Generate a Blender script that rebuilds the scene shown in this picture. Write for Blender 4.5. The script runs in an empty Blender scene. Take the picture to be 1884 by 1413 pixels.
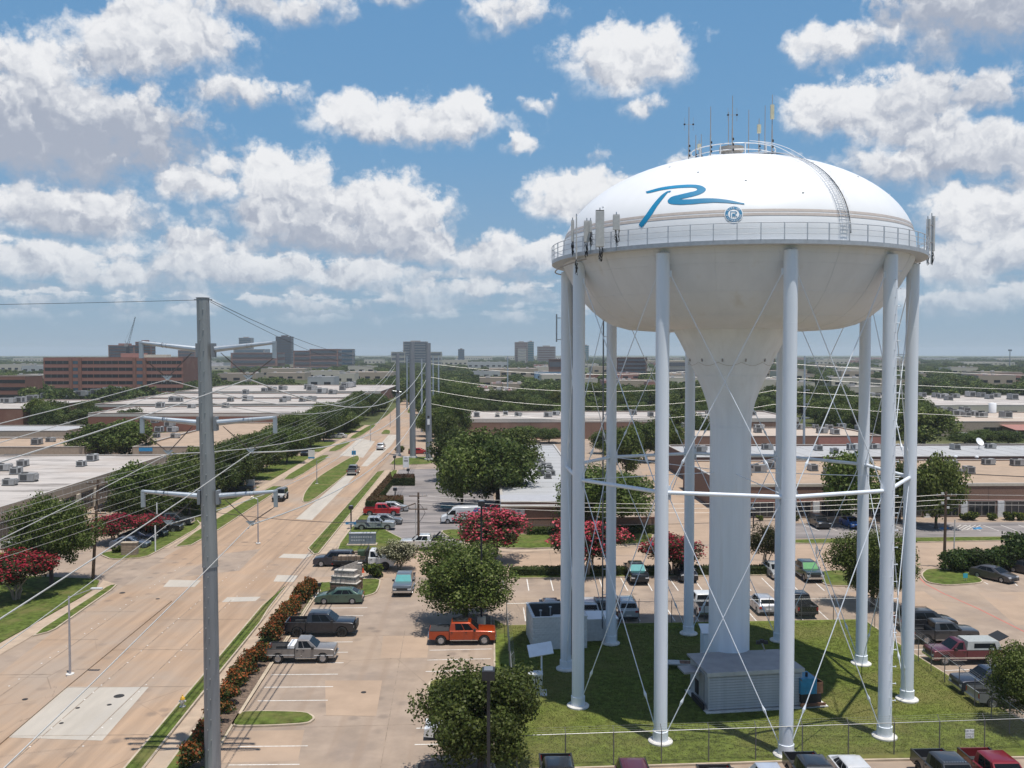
import bpy, bmesh, math, random
from mathutils import Vector, Matrix, noise as mnoise
random.seed(7)
R = math.radians
S = bpy.context.scene
COL = S.collection
# ------------------------------------------------------------------ camera
HAZE = 1.0e-4
HC = 25.5; FP = 1710.0; PIT = math.atan(56.5 / FP)
cd = bpy.data.cameras.new('camera'); cam = bpy.data.objects.new('camera', cd); COL.objects.link(cam)
cam.location = (0, 0, HC); cam.rotation_euler = (R(90) - PIT, 0, 0)
cd.sensor_fit = 'HORIZONTAL'; cd.sensor_width = 36; cd.lens = 36 * FP / 1884
cd.clip_start = 0.5; cd.clip_end = 30000
S.camera = cam
# ------------------------------------------------------------------ light
SUN_EL = 77.5; SUN_AZ = 146.0            # azimuth clockwise from +Y
sl = bpy.data.lights.new('sun', 'SUN'); sl.energy = 4.8; sl.angle = R(0.53); sl.color = (1.0, 0.955, 0.89)
so = bpy.data.objects.new('sun', sl); COL.objects.link(so); so.location = (40, -40, 120)
sd = Vector((math.sin(R(SUN_AZ)) * math.cos(R(SUN_EL)), math.cos(R(SUN_AZ)) * math.cos(R(SUN_EL)), math.sin(R(SUN_EL))))
so.rotation_euler = sd.to_track_quat('Z', 'Y').to_euler()
S.view_settings.view_transform = 'Standard'; S.view_settings.look = 'None'
S.view_settings.gamma = 1; S.view_settings.use_curve_mapping = False
S.view_settings.exposure = 0.0
S.render.filter_size = 1.15
S.cycles.max_bounces = 6; S.cycles.transparent_max_bounces = 8; S.cycles.volume_bounces = 1
S.cycles.volume_step_rate = 4
try:
    S.cycles.use_denoising = True
except Exception:
    pass

# ------------------------------------------------------------------ node helpers
class NT:
    def __init__(s, tree): s.t = tree; s.n = tree.nodes; s.l = tree.links
    def node(s, typ, **kw):
        n = s.n.new(typ)
        for k, v in kw.items(): setattr(n, k, v)
        return n
    def put(s, sock, v):
        if v is None: return
        if isinstance(v, bpy.types.NodeSocket): s.l.new(v, sock)
        else: sock.default_value = v
    def math(s, op, a, b=None, c=None, clamp=False):
        n = s.node('ShaderNodeMath', operation=op, use_clamp=clamp)
        s.put(n.inputs[0], a); s.put(n.inputs[1], b); s.put(n.inputs[2], c)
        return n.outputs[0]
    def vmath(s, op, a, b=None):
        n = s.node('ShaderNodeVectorMath', operation=op)
        s.put(n.inputs[0], a); s.put(n.inputs[1], b)
        return n.outputs['Value'] if op in ('LENGTH', 'DOT_PRODUCT') else n.outputs[0]
    def noise(s, vec, scale, detail=5, rough=.55, dim='3D', lac=2.0):
        n = s.node('ShaderNodeTexNoise', noise_dimensions=dim)
        s.put(n.inputs['Vector'], vec); n.inputs['Scale'].default_value = scale
        n.inputs['Detail'].default_value = detail; n.inputs['Roughness'].default_value = rough
        n.inputs['Lacunarity'].default_value = lac
        return n.outputs[0]
    def ramp(s, f, a, b, lo=0., hi=1., smooth=True):
        n = s.node('ShaderNodeMapRange', interpolation_type='SMOOTHSTEP' if smooth else 'LINEAR')
        s.put(n.inputs[0], f); s.put(n.inputs[1], a); s.put(n.inputs[2], b); s.put(n.inputs[3], lo); s.put(n.inputs[4], hi)
        return n.outputs[0]
    def mix(s, f, a, b, mode='MIX'):
        n = s.node('ShaderNodeMix', data_type='RGBA', blend_type=mode)
        s.put(n.inputs[0], f); s.put(n.inputs[6], a); s.put(n.inputs[7], b)
        return n.outputs[2]
def c4(c): return (c[0], c[1], c[2], 1.0)

# ------------------------------------------------------------------ sky with cumulus (directions, not picture coordinates)
W = bpy.data.worlds.new('World'); S.world = W; W.use_nodes = True
w = NT(W.node_tree); w.n.clear()
sky = w.node('ShaderNodeTexSky', sky_type='NISHITA', sun_disc=False, sun_elevation=R(SUN_EL), sun_rotation=R(SUN_AZ))
sky.air_density = 1.15; sky.dust_density = 0.25; sky.ozone_density = 4.0; sky.altitude = 200
tc = w.node('ShaderNodeTexCoord')
sep = w.node('ShaderNodeSeparateXYZ'); w.l.new(tc.outputs['Generated'], sep.inputs[0])
az = w.math('MULTIPLY', w.math('ARCTAN2', sep.outputs[0], sep.outputs[1]), 57.29578)
el = w.math('MULTIPLY', w.math('ARCSINE', sep.outputs[2]), 57.29578)
cxy = w.node('ShaderNodeCombineXYZ'); w.l.new(az, cxy.inputs[0]); w.l.new(el, cxy.inputs[1])
P2 = cxy.outputs[0]
# domain warp so that cloud outlines billow
wn = w.node('ShaderNodeTexNoise'); w.l.new(P2, wn.inputs['Vector']); wn.inputs['Scale'].default_value = .33
wn.inputs['Detail'].default_value = 5; wn.inputs['Roughness'].default_value = .6
wo = w.vmath('SUBTRACT', wn.outputs['Color'], (0.5, 0.5, 0.5))
PW = w.vmath('ADD', P2, w.vmath('MULTIPLY', wo, (3.4, 2.6, 0.)))
def pxdir(u, v):
    a = math.atan((u - 942) / FP); e = math.atan((650 - v) / FP * math.cos(a)); return math.degrees(a), math.degrees(e)
K = 57.3 / FP
# (u, v, half width, half height, weight, grey) read off the photograph's sky
CL = [(300, 85, 140, 70, 1.1, .25), (230, 120, 90, 40, 1., .3), (90, 255, 235, 90, 1.3, .8), (60, 215, 150, 60, 1.2, .5), (60, 140, 90, 60, 1., .2), (200, 230, 170, 50, .8, .6), (440, 185, 130, 32, .75, .3), (500, 25, 160, 40, .8, .35),
      (760, 235, 165, 40, 1.2, .15), (850, 215, 60, 38, 1., .05), (650, 235, 70, 30, .95, .1), (1150, 130, 105, 60, 1.25, .05), (1200, 105, 60, 38, 1., .05), (1190, 205, 48, 26, .7, .2), (955, 280, 36, 26, .9, .1), (990, 195, 36, 20, .7, .2), (940, 40, 90, 45, .7, .3), (730, 10, 60, 22, .7, .3), (1100, 290, 30, 24, .45, .3),
      (350, 345, 85, 40, 1., .15), (410, 305, 34, 28, .8, .1), (140, 405, 130, 50, 1.15, .35), (70, 490, 90, 34, 1.1, .25), (240, 465, 70, 22, .8, .2), (520, 335, 75, 58, 1.2, .2), (560, 400, 150, 52, 1.25, .45), (720, 400, 110, 62, 1.2, .25), (640, 440, 200, 40, 1., .6), (780, 460, 90, 45, 1., .3),
      (360, 460, 100, 36, 1., .35), (450, 500, 190, 34, 1.05, .3), (650, 510, 170, 32, 1., .2), (240, 520, 130, 26, .9, .2), (900, 480, 130, 40, .95, .25), (850, 540, 150, 24, .8, .25), (1000, 470, 60, 40, 1., .15), (1060, 370, 85, 50, 1.2, .05), (1160, 345, 70, 30, .9, .1), (560, 560, 220, 16, .6, .3), (130, 560, 150, 14, .55, .3),
      (1530, 95, 75, 45, .9, .2), (1640, 80, 40, 22, .8, .15), (1790, 40, 190, 75, .9, .7), (1690, 190, 150, 60, .85, .55), (1560, 215, 110, 55, 1.15, .15), (1660, 250, 110, 50, 1.1, .2), (1740, 300, 190, 55, 1.05, .4), (1830, 190, 70, 35, .7, .35), (1800, 400, 110, 60, 1.1, .2), (1860, 470, 110, 50, 1., .3), (1760, 500, 80, 40, .9, .2), (1800, 560, 140, 30, .8, .3), (1870, 330, 60, 30, .7, .3),
      (1700, 560, 90, 22, .6, .25), (1250, 330, 60, 40, .6, .3)]
dens = None; hgt = None; gry = None; wsum = None
for (u, v, ru, rv, wt, g) in CL:
    a, e = pxdir(u, v)
    q = w.vmath('MULTIPLY', w.vmath('SUBTRACT', PW, (a, e, 0.)), (1 / (ru * K * 1.05), 1 / (rv * K * 1.1), 0.))
    sq = w.node('ShaderNodeSeparateXYZ'); w.l.new(q, sq.inputs[0])
    yb = w.math('MAXIMUM', sq.outputs[1], w.math('MULTIPLY', sq.outputs[1], -1.45))
    d2 = w.math('MULTIPLY_ADD', yb, yb, w.math('MULTIPLY', sq.outputs[0], sq.outputs[0]))
    f = w.math('MULTIPLY', w.math('POWER', 2.7183, w.math('MULTIPLY', d2, -.9)), min(1.35, wt * 1.12))
    f3 = w.math('POWER', f, 3.)
    h = w.math('MULTIPLY', f3, sq.outputs[1]); gg = w.math('MULTIPLY', f3, g)
    if dens is None: dens, hgt, gry, wsum = f, h, gg, f3
    else: dens = w.math('SMOOTH_MAX', dens, f, .12); hgt = w.math('ADD', hgt, h); gry = w.math('ADD', gry, gg); wsum = w.math('ADD', wsum, f3)
nrm = w.math('MAXIMUM', wsum, .004)
hgt = w.math('DIVIDE', hgt, nrm); gry = w.math('DIVIDE', gry, nrm)
# billows: rounded cells at three sizes, sampled twice for relief (lit from above)
def vor(p, sc):
    n = w.node('ShaderNodeTexVoronoi', voronoi_dimensions='2D', feature='SMOOTH_F1'); w.l.new(p, n.inputs['Vector']); n.inputs['Scale'].default_value = sc; n.inputs['Smoothness'].default_value = .35
    d = n.outputs['Distance']; return w.math('SUBTRACT', 1., w.math('MULTIPLY', d, d))
wn2 = w.node('ShaderNodeTexNoise'); w.l.new(P2, wn2.inputs['Vector']); wn2.inputs['Scale'].default_value = 1.1; wn2.inputs['Detail'].default_value = 6; wn2.inputs['Roughness'].default_value = .62
PB = w.vmath('ADD', PW, w.vmath('MULTIPLY', w.vmath('SUBTRACT', wn2.outputs['Color'], (.5, .5, .5)), (1.5, 1.3, 0.)))
def billow(p): return w.math('ADD', w.math('ADD', w.math('MULTIPLY', vor(p, .42), .50), w.math('MULTIPLY', vor(p, .95), .30)), w.math('MULTIPLY', vor(p, 2.1), .20))
B1 = billow(PB); B2 = billow(w.vmath('ADD', PB, (.25, .62, 0.)))
N1 = w.noise(w.vmath('MULTIPLY', P2, (1., 1.2, 1.)), .55, 9, .6)
# the same kind of broken cumulus goes on outside the frame, and a hazy bank of small ones near the horizon
NB = w.noise(w.vmath('MULTIPLY', P2, (.55, 1., 1.)), .16, 6, .55)
outside = w.math('MAXIMUM', w.ramp(w.math('ABSOLUTE', az), 30., 40.), w.ramp(el, 22., 28.))
far_ = w.math('MULTIPLY', w.ramp(NB, .53, .68), w.math('MULTIPLY', outside, w.ramp(el, 1., 6.)))
NH = w.noise(w.vmath('MULTIPLY', P2, (.45, 1.6, 1.)), .5, 7, .55)
band = w.math('MULTIPLY', w.math('MULTIPLY', w.ramp(el, .8, 2.6), w.ramp(el, 9.0, 5.5)), w.ramp(NH, .30, .56))
dens = w.math('MAXIMUM', w.math('MAXIMUM', dens, far_), w.math('MULTIPLY', band, .74))
shape = w.math('ADD', w.math('ADD', dens, w.math('MULTIPLY', w.math('SUBTRACT', B1, .82), .70)), w.math('MULTIPLY', w.math('SUBTRACT', N1, .5), .95))
soft = w.ramp(hgt, -.6, .6, .80, .30)
alpha = w.ramp(shape, .28, w.math('ADD', .34, soft))
alpha = w.math('MULTIPLY', alpha, w.ramp(el, .2, 4.0, .22, .97))
relief = w.math('MULTIPLY', w.math('SUBTRACT', B1, B2), 1.5)
lit = w.math('ADD', w.math('ADD', w.math('MULTIPLY', hgt, .62), relief), .74)
lit = w.math('ADD', lit, w.math('MULTIPLY', w.math('SUBTRACT', N1, .5), .8))
lit = w.math('SUBTRACT', lit, w.math('MULTIPLY', gry, 1.05))
lit = w.ramp(lit, -.15, 1.0, 0., 1.)
ccol = w.mix(lit, (.40, .44, .53, 1), (.88, .885, .90, 1))
thin = w.ramp(el, .5, 8.)
ccol = w.mix(thin, w.mix(.6, ccol, (.43, .525, .63, 1)), ccol)
# moist summer air: the clear sky pales to grey-blue towards the horizon all round
hzf = w.ramp(el, -2., 30., 1., 0., False)
grad = w.node('ShaderNodeValToRGB'); w.l.new(hzf, grad.inputs[0]); ge_ = grad.color_ramp.elements
ge_[0].position = 0.; ge_[0].color = (1.1, 2.75, 5.3, 1); ge_[1].position = 1.; ge_[1].color = (2.75, 3.95, 5.35, 1)
for p_, c_ in ((.28, (1.35, 3.2, 5.75, 1)), (.55, (1.6, 3.5, 5.9, 1)), (.80, (2.35, 3.85, 5.6, 1))): e_ = ge_.new(p_); e_.color = c_
skc = w.mix(w.ramp(el, 22., 45., .85, .0), sky.outputs[0], grad.outputs[0])
bg1 = w.node('ShaderNodeBackground'); w.l.new(skc, bg1.inputs[0]); bg1.inputs[1].default_value = .1
bg2 = w.node('ShaderNodeBackground'); w.l.new(ccol, bg2.inputs[0]); bg2.inputs[1].default_value = 1.0
mx = w.node('ShaderNodeMixShader'); w.l.new(alpha, mx.inputs[0]); w.l.new(bg1.outputs[0], mx.inputs[1]); w.l.new(bg2.outputs[0], mx.inputs[2])
wout = w.node('ShaderNodeOutputWorld'); w.l.new(mx.outputs[0], wout.inputs[0])
W.cycles.sampling_method = 'MANUAL'; W.cycles.sample_map_resolution = 512

# ------------------------------------------------------------------ coordinates
A = R(1.57)                                  # the street runs 1.57 degrees left of +Y
CA, SA = math.cos(A), math.sin(A)
def ray(u, v):
    dx = (u - 942) / FP; up = -(v - 706.5) / FP; c, s = math.cos(PIT), math.sin(PIT)
    return Vector((dx, c + up * s, -s + up * c))
def G(u, v, z=0.0):
    d = ray(u, v); t = (z - HC) / d.z
    return Vector((d.x * t, d.y * t, z))
def at(u, v, y):
    d = ray(u, v); t = y / d.y
    return Vector((d.x * t, y, HC + d.z * t))
def ST(s, t, z=0.0): return Vector((s * CA - t * SA, s * SA + t * CA, z))

# ------------------------------------------------------------------ mesh builder
class MB:
    def __init__(s): s.v = []; s.f = []; s.m = []
    def quad(s, pts, mi=0):
        k = len(s.v); s.v += [tuple(p) for p in pts]; s.f.append(list(range(k, k + len(pts)))); s.m.append(mi); return s
    def box(s, x0, x1, y0, y1, z0, z1, mi=0, M=None):
        k = len(s.v)
        ps = [(x0, y0, z0), (x1, y0, z0), (x1, y1, z0), (x0, y1, z0), (x0, y0, z1), (x1, y0, z1), (x1, y1, z1), (x0, y1, z1)]
        s.v += [tuple(M @ Vector(p)) for p in ps] if M else ps
        for f in ((3, 2, 1, 0), (4, 5, 6, 7), (0, 1, 5, 4), (1, 2, 6, 5), (2, 3, 7, 6), (3, 0, 4, 7)): s.f.append([k + i for i in f]); s.m.append(mi)
        return s
    def tube(s, p0, p1, r0, r1=None, n=8, mi=0, cap=True):
        p0 = Vector(p0); p1 = Vector(p1); r1 = r0 if r1 is None else r1
        d = (p1 - p0).normalized(); a = d.orthogonal().normalized(); b = d.cross(a); k = len(s.v)
        for p, r in ((p0, r0), (p1, r1)):
            for i in range(n):
                t = 2 * math.pi * i / n; s.v.append(tuple(p + (a * math.cos(t) + b * math.sin(t)) * r))
        for i in range(n): j = (i + 1) % n; s.f.append([k + i, k + j, k + n + j, k + n + i]); s.m.append(mi)
        if cap: s.f.append([k + i for i in reversed(range(n))]); s.f.append([k + n + i for i in range(n)]); s.m += [mi, mi]
        return s
    def path(s, pts, r, n=5, mi=0):
        pts = [Vector(p) for p in pts]; k = len(s.v); N = len(pts)
        for i, p in enumerate(pts):
            d = (pts[min(i + 1, N - 1)] - pts[max(i - 1, 0)]).normalized()
            a = d.cross(Vector((0, 0, 1))); a = a.normalized() if a.length > 1e-4 else Vector((1, 0, 0)); b = d.cross(a)
            rr = r[i] if isinstance(r, (list, tuple)) else r
            for q in range(n):
                t = 2 * math.pi * q / n; s.v.append(tuple(p + (a * math.cos(t) + b * math.sin(t)) * rr))
        for i in range(N - 1):
            for q in range(n): j = (q + 1) % n; s.f.append([k + i * n + q, k + i * n + j, k + (i + 1) * n + j, k + (i + 1) * n + q]); s.m.append(mi)
        return s
    def lathe(s, prof, n=32, mi=0, c=(0, 0, 0), a0=0., a1=2 * math.pi):
        full = abs(a1 - a0 - 2 * math.pi) < 1e-6; cols = n if full else n + 1; k = len(s.v)
        for i in range(cols):
            t = a0 + (a1 - a0) * i / n
            for r, z in prof: s.v.append((c[0] + r * math.cos(t), c[1] + r * math.sin(t), c[2] + z))
        P = len(prof)
        for i in range(n):
            j = (i + 1) % cols
            for q in range(P - 1): s.f.append([k + i * P + q, k + j * P + q, k + j * P + q + 1, k + i * P + q + 1]); s.m.append(mi)
        return s
    def prism(s, poly, z0, z1, mi=0, bottom=False, side=None):
        n = len(poly); k = len(s.v)
        ar = sum(poly[i][0] * poly[(i + 1) % n][1] - poly[(i + 1) % n][0] * poly[i][1] for i in range(n))
        if ar < 0: poly = poly[::-1]
        s.v += [(p[0], p[1], z0) for p in poly] + [(p[0], p[1], z1) for p in poly]
        s.f.append([k + n + i for i in range(n)]); s.m.append(mi)
        if bottom: s.f.append([k + i for i in reversed(range(n))]); s.m.append(mi)
        for i in range(n): j = (i + 1) % n; s.f.append([k + i, k + j, k + n + j, k + n + i]); s.m.append(mi if side is None else side)
        return s
    def mesh(s, name, mats, smooth=None):
        me = bpy.data.meshes.new(name); me.from_pydata(s.v, [], s.f)
        for m in (mats if isinstance(mats, (list, tuple)) else [mats]): me.materials.append(m)
        if any(s.m): me.polygons.foreach_set('material_index', s.m)
        if smooth is not None:
            me.polygons.foreach_set('use_smooth', [True] * len(me.polygons))
            if smooth < 180: me.set_sharp_from_angle(angle=R(smooth))
        me.update(); return me
    def out(s, name, mats, parent=None, smooth=None, **kw): return link(name, s.mesh(name, mats, smooth), parent, **kw)
def link(name, data, parent=None, loc=None, rz=None, rot=None, scale=None, label=None, kind=None):
    o = bpy.data.objects.new(name, data); COL.objects.link(o)
    if parent is not None: o.parent = parent
    if loc is not None: o.location = loc
    if rz is not None: o.rotation_euler = (0, 0, rz)
    if rot is not None: o.rotation_euler = rot
    if scale is not None: o.scale = scale if isinstance(scale, (tuple, list)) else (scale,) * 3
    if label: o['label'] = label
    if kind: o['kind'] = kind
    return o
def tag(o, label, cat, group=None):
    o['label'] = label; o['category'] = cat
    if group: o['group'] = group
    return o
def thing(name, label, cat, loc=(0, 0, 0), rz=0., group=None):
    o = bpy.data.objects.new(name, None); COL.objects.link(o); o.location = loc; o.rotation_euler = (0, 0, rz)
    o.empty_display_size = .2
    return tag(o, label, cat, group)
def copy_tree(root, loc, rz=0., scale=None, label=None, group=None):
    r = root.copy(); COL.objects.link(r); r.location = loc; r.rotation_euler = (0, 0, rz)
    if scale is not None: r.scale = scale if isinstance(scale, (tuple, list)) else (scale,) * 3
    if label: r['label'] = label
    if group: r['group'] = group
    def rec(src, dst):
        for ch in KIDS(src):
            c = ch.copy(); COL.objects.link(c); c.parent = dst; rec(ch, c)
    rec(root, r); return r
def KIDS(o): return list(o.children)
ORD = ['first', 'second', 'third', 'fourth', 'fifth', 'sixth', 'seventh', 'eighth', 'ninth', 'tenth', 'eleventh', 'twelfth', 'thirteenth', 'fourteenth', 'fifteenth', 'sixteenth', 'seventeenth', 'eighteenth', 'nineteenth', 'twentieth', 'twenty-first', 'twenty-second', 'twenty-third', 'twenty-fourth', 'twenty-fifth', 'twenty-sixth', 'twenty-seventh', 'twenty-eighth', 'twenty-ninth', 'thirtieth']

# ------------------------------------------------------------------ materials
def mat(name, col, rough=.6, metal=0., var=.12, scale=1.5, bump=0., bscale=30., dirt=None, dscale=.25, dlo=.5, dhi=.75, stretch=None, dirt2=None, d2scale=.04, per_obj=0., spec=.5, coat=0., coords='Object', detail=6):
    m = bpy.data.materials.new(name); m.use_nodes = True; t = NT(m.node_tree)
    b = t.n['Principled BSDF']; b.inputs['Roughness'].default_value = rough; b.inputs['Metallic'].default_value = metal
    b.inputs['Specular IOR Level'].default_value = spec; b.inputs['Coat Weight'].default_value = coat; b.inputs['Coat Roughness'].default_value = .05
    tcn = t.node('ShaderNodeTexCoord'); vec = tcn.outputs[coords]
    v2 = t.vmath('MULTIPLY', vec, stretch) if stretch else vec
    n = t.noise(v2, scale, detail, .6)
    lo = [max(0, x * (1 - var * 1.6)) for x in col]; hi = [min(1, x * (1 + var * 1.6)) for x in col]
    c = t.mix(t.ramp(n, .25, .75), c4(lo), c4(hi))
    if dirt:
        n2 = t.noise(v2, dscale, 8, .62); c = t.mix(t.ramp(n2, dlo, dhi, 0., .85), c, c4(dirt))
    if dirt2: c = t.mix(t.ramp(t.noise(vec, d2scale, 9, .65), .47, .66, 0., .8), c, c4(dirt2))
    if per_obj:
        oi = t.node('ShaderNodeObjectInfo'); hs = t.node('ShaderNodeHueSaturation')
        t.l.new(c, hs.inputs['Color']); t.l.new(t.ramp(oi.outputs['Random'], 0., 1., 1 - per_obj, 1 + per_obj, False), hs.inputs['Value'])
        t.l.new(t.ramp(t.math('FRACT', t.math('MULTIPLY', oi.outputs['Random'], 7.31)), 0., 1., .5 - per_obj * .06, .5 + per_obj * .06, False), hs.inputs['Hue'])
        c = hs.outputs[0]
    t.l.new(c, b.inputs['Base Color'])
    if bump:
        bn = t.node('ShaderNodeBump'); bn.inputs['Strength'].default_value = bump; bn.inputs['Distance'].default_value = .05
        t.l.new(t.noise(vec, bscale, 6, .6), bn.inputs['Height']); t.l.new(bn.outputs[0], b.inputs['Normal'])
    return m
def leafmat(name, cols, trans=.32, per_obj=.25, rough=.5):
    m = bpy.data.materials.new(name); m.use_nodes = True; t = NT(m.node_tree); t.n.clear()
    ge = t.node('ShaderNodeNewGeometry'); rr = t.node('ShaderNodeValToRGB'); rr.color_ramp.interpolation = 'LINEAR'
    e = rr.color_ramp.elements
    while len(e) < len(cols): e.new(.5)
    for i, c in enumerate(cols): e[i].position = i / (len(cols) - 1); e[i].color = c4(c)
    t.l.new(ge.outputs['Random Per Island'], rr.inputs[0])
    oi = t.node('ShaderNodeObjectInfo'); hs = t.node('ShaderNodeHueSaturation'); t.l.new(rr.outputs[0], hs.inputs['Color'])
    t.l.new(t.ramp(oi.outputs['Random'], 0., 1., 1 - per_obj, 1 + per_obj, False), hs.inputs['Value'])
    t.l.new(t.ramp(t.math('FRACT', t.math('MULTIPLY', oi.outputs['Random'], 5.7)), 0., 1., .5 - per_obj * .035, .5 + per_obj * .045, False), hs.inputs['Hue'])
    b = t.node('ShaderNodeBsdfPrincipled'); b.inputs['Roughness'].default_value = rough; b.inputs['Specular IOR Level'].default_value = .15
    tr = t.node('ShaderNodeBsdfTranslucent'); ms = t.node('ShaderNodeMixShader'); ms.inputs[0].default_value = trans
    t.l.new(hs.outputs[0], b.inputs['Base Color']); t.l.new(hs.outputs[0], tr.inputs['Color'])
    t.l.new(b.outputs[0], ms.inputs[1]); t.l.new(tr.outputs[0], ms.inputs[2])
    o = t.node('ShaderNodeOutputMaterial'); t.l.new(ms.outputs[0], o.inputs[0]); return m
def plain(name, col, rough=.5, metal=0., spec=.5, coat=0.): return mat(name, col, rough, metal, var=.05, scale=4, spec=spec, coat=coat, detail=2)

m_road = mat('road_concrete', (.372, .254, .167), .9, var=.11, scale=.5, dirt=(.285, .19, .122), dscale=.16, dlo=.46, dhi=.72, stretch=(1.9, .12, 1), dirt2=(.325, .265, .212), d2scale=.035, bump=.25, bscale=7)
def road_wear(m, cols=(.78, .70, .66)):
    # tyre paths along the lanes, oil drips and a few cracks
    t = NT(m.node_tree); b = t.n['Principled BSDF']; src = b.inputs['Base Color'].links[0].from_socket
    v = t.node('ShaderNodeTexCoord').outputs['Object']; s_ = t.vmath('DOT_PRODUCT', v, (math.cos(R(1.57)), math.sin(R(1.57)), 0))
    wv = t.math('SINE', t.math('MULTIPLY', s_, 2 * math.pi / 1.72)); n = t.noise(t.vmath('MULTIPLY', v, (1.4, .05, 1)), .5, 6)
    f = t.math('MULTIPLY', t.ramp(wv, .1, 1.), t.ramp(n, .40, .68, 0., .42)); c = t.mix(f, src, (.26, .185, .13, 1))
    vo = t.node('ShaderNodeTexVoronoi', voronoi_dimensions='2D', feature='F1'); t.l.new(v, vo.inputs['Vector']); vo.inputs['Scale'].default_value = .32
    n2 = t.noise(v, 3., 5); drip = t.math('MULTIPLY', t.ramp(t.math('ADD', vo.outputs['Distance'], t.math('MULTIPLY', n2, .12)), .26, .10), t.ramp(t.noise(v, .06, 3), .45, .6, 0., .5)); c = t.mix(drip, c, (.14, .11, .09, 1))
    ve = t.node('ShaderNodeTexVoronoi', voronoi_dimensions='2D', feature='DISTANCE_TO_EDGE'); t.l.new(t.vmath('ADD', v, t.vmath('MULTIPLY', t.node('ShaderNodeTexNoise').outputs['Color'], (2., 2., 0))), ve.inputs['Vector']); ve.inputs['Scale'].default_value = .09
    ck = t.math('MULTIPLY', t.ramp(ve.outputs['Distance'], .006, .002), t.ramp(t.noise(v, .05, 3), .5, .6, 0., .45)); c = t.mix(ck, c, (.15, .11, .08, 1))
    t.l.new(c, b.inputs['Base Color'])
road_wear(m_road)
m_lot = mat('lot_concrete', (.315, .242, .184), .9, var=.12, scale=.35, dirt=(.23, .18, .145), dscale=.14, dlo=.48, dhi=.74, dirt2=(.355, .262, .184), d2scale=.05, bump=.15, bscale=9)
road_wear(m_lot)
m_drive = mat('drive_concrete', (.365, .264, .186), .9, var=.08, scale=.3, dirt=(.34, .26, .2), dscale=.1, dlo=.48, dhi=.72, bump=.1, bscale=9)
m_asph = mat('worn_asphalt', (.24, .213, .20), .92, var=.16, scale=.3, dirt=(.13, .12, .12), dscale=.16, dlo=.46, dhi=.66, stretch=(.5, 1.6, 1), bump=.2, bscale=12)
m_patch = mat('pale_concrete', (.43, .385, .325), .9, var=.06, scale=.5, dirt=(.40, .37, .33), dscale=.2, dlo=.5, dhi=.75, stretch=(1.5, .3, 1))
m_walk = mat('sidewalk_concrete', (.41, .31, .222), .9, var=.10, scale=.8, dirt=(.37, .29, .22), dscale=.3)
m_curb = mat('curb_concrete', (.43, .352, .26), .9, var=.12, scale=1.)
m_grass = mat('lawn_grass', (.112, .140, .028), .95, var=.3, scale=2.2, dirt=(.17, .155, .055), dscale=.11, dlo=.42, dhi=.68, bump=.9, bscale=28, spec=.1, detail=10)
m_grass2 = mat('verge_grass', (.088, .118, .025), .95, var=.3, scale=1.6, dirt=(.165, .15, .055), dscale=.3, dlo=.45, dhi=.7, bump=.9, bscale=28, spec=.1, detail=10)
m_soil = mat('mulch_soil', (.15, .105, .075), .95, var=.3, scale=4, bump=.6, bscale=40)
m_far = mat('far_ground', (.075, .085, .032), .95, var=.35, scale=.03, dirt=(.20, .17, .11), dscale=.012, dlo=.58, dhi=.66, spec=.1, detail=9)
m_white = mat('road_paint_white', (.68, .65, .60), .8, var=.12, scale=6, dirt=(.45, .38, .31), dscale=1.3, dlo=.5, dhi=.7)
m_redpaint = plain('road_paint_red', (.50, .13, .10), .8)
m_bluepaint = plain('road_paint_blue', (.05, .22, .42), .8)
m_joint = mat('joint_tar', (.255, .195, .145), .9, var=.25, scale=1.5)
# ================================================================== GROUND
def px(l, z=0.0): return [tuple(G(u, v, z)[:2]) for u, v in l]
def sheet(name, poly, z, m, parent=None, **kw):
    mb = MB(); n = len(poly)
    ar = sum(poly[i][0] * poly[(i + 1) % n][1] - poly[(i + 1) % n][0] * poly[i][1] for i in range(n))
    mb.quad([(p[0], p[1], z) for p in (poly if ar > 0 else poly[::-1])])
    return mb.out(name, m, parent, **kw)
mb = MB(); n = 64
mb.quad([(9000 * math.cos(2 * math.pi * i / n), 1500 + 9000 * math.sin(2 * math.pi * i / n), -.05) for i in range(n)])
ground = mb.out('ground', m_far, kind='structure')
# paved plain of lots and drives
pav = sheet('pavement', [(-175, 20), (175, 20), (175, 205), (110, 215), (35, 330), (-14, 330), (-66, 330), (-110, 300), (-175, 235)], 0.0, m_lot, kind='structure')
road = sheet('road', px([(-520, 1640), (0, 1239), (97, 1163), (222, 1082), (306, 1023), (440, 944), (510, 905), (631, 822), (714, 763), (754, 726), (776, 699), (786, 689), (808, 689), (808, 700), (800, 716), (782, 746), (760, 771), (752, 797), (741, 816), (722, 837), (693, 869), (565, 1017), (527, 1079), (480, 1120), (372, 1244), (229, 1413), (40, 1640)]), .004, m_road, kind='structure')
cross = sheet('road', px([(560, 1021), (700, 1021), (850, 1016), (945, 1017), (1133, 1008), (1460, 1003), (1700, 999), (1990, 994), (1990, 1040), (1700, 1046), (1480, 1050), (1130, 1054), (950, 1058), (720, 1062), (527, 1079)]), .009, m_drive, kind='structure')
cross['label'] = 'cross street running right behind the tower lot'
drive = sheet('driveway', px([(1196, 1001), (1330, 1002), (1332, 955), (1276, 868), (1230, 845), (1170, 845), (1195, 900), (1210, 950)]), .005, m_drive, kind='structure')
midlot = sheet('parking_lot', px([(735, 864), (835, 862), (900, 880), (915, 945), (880, 985), (852, 997), (845, 1008), (790, 1014), (757, 998), (720, 981), (690, 968), (665, 940), (705, 905)]), .005, m_asph, kind='structure')
rlot = sheet('parking_lot', px([(1440, 991), (1990, 986), (1990, 960), (1440, 963)]), .006, m_asph, kind='structure')
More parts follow.
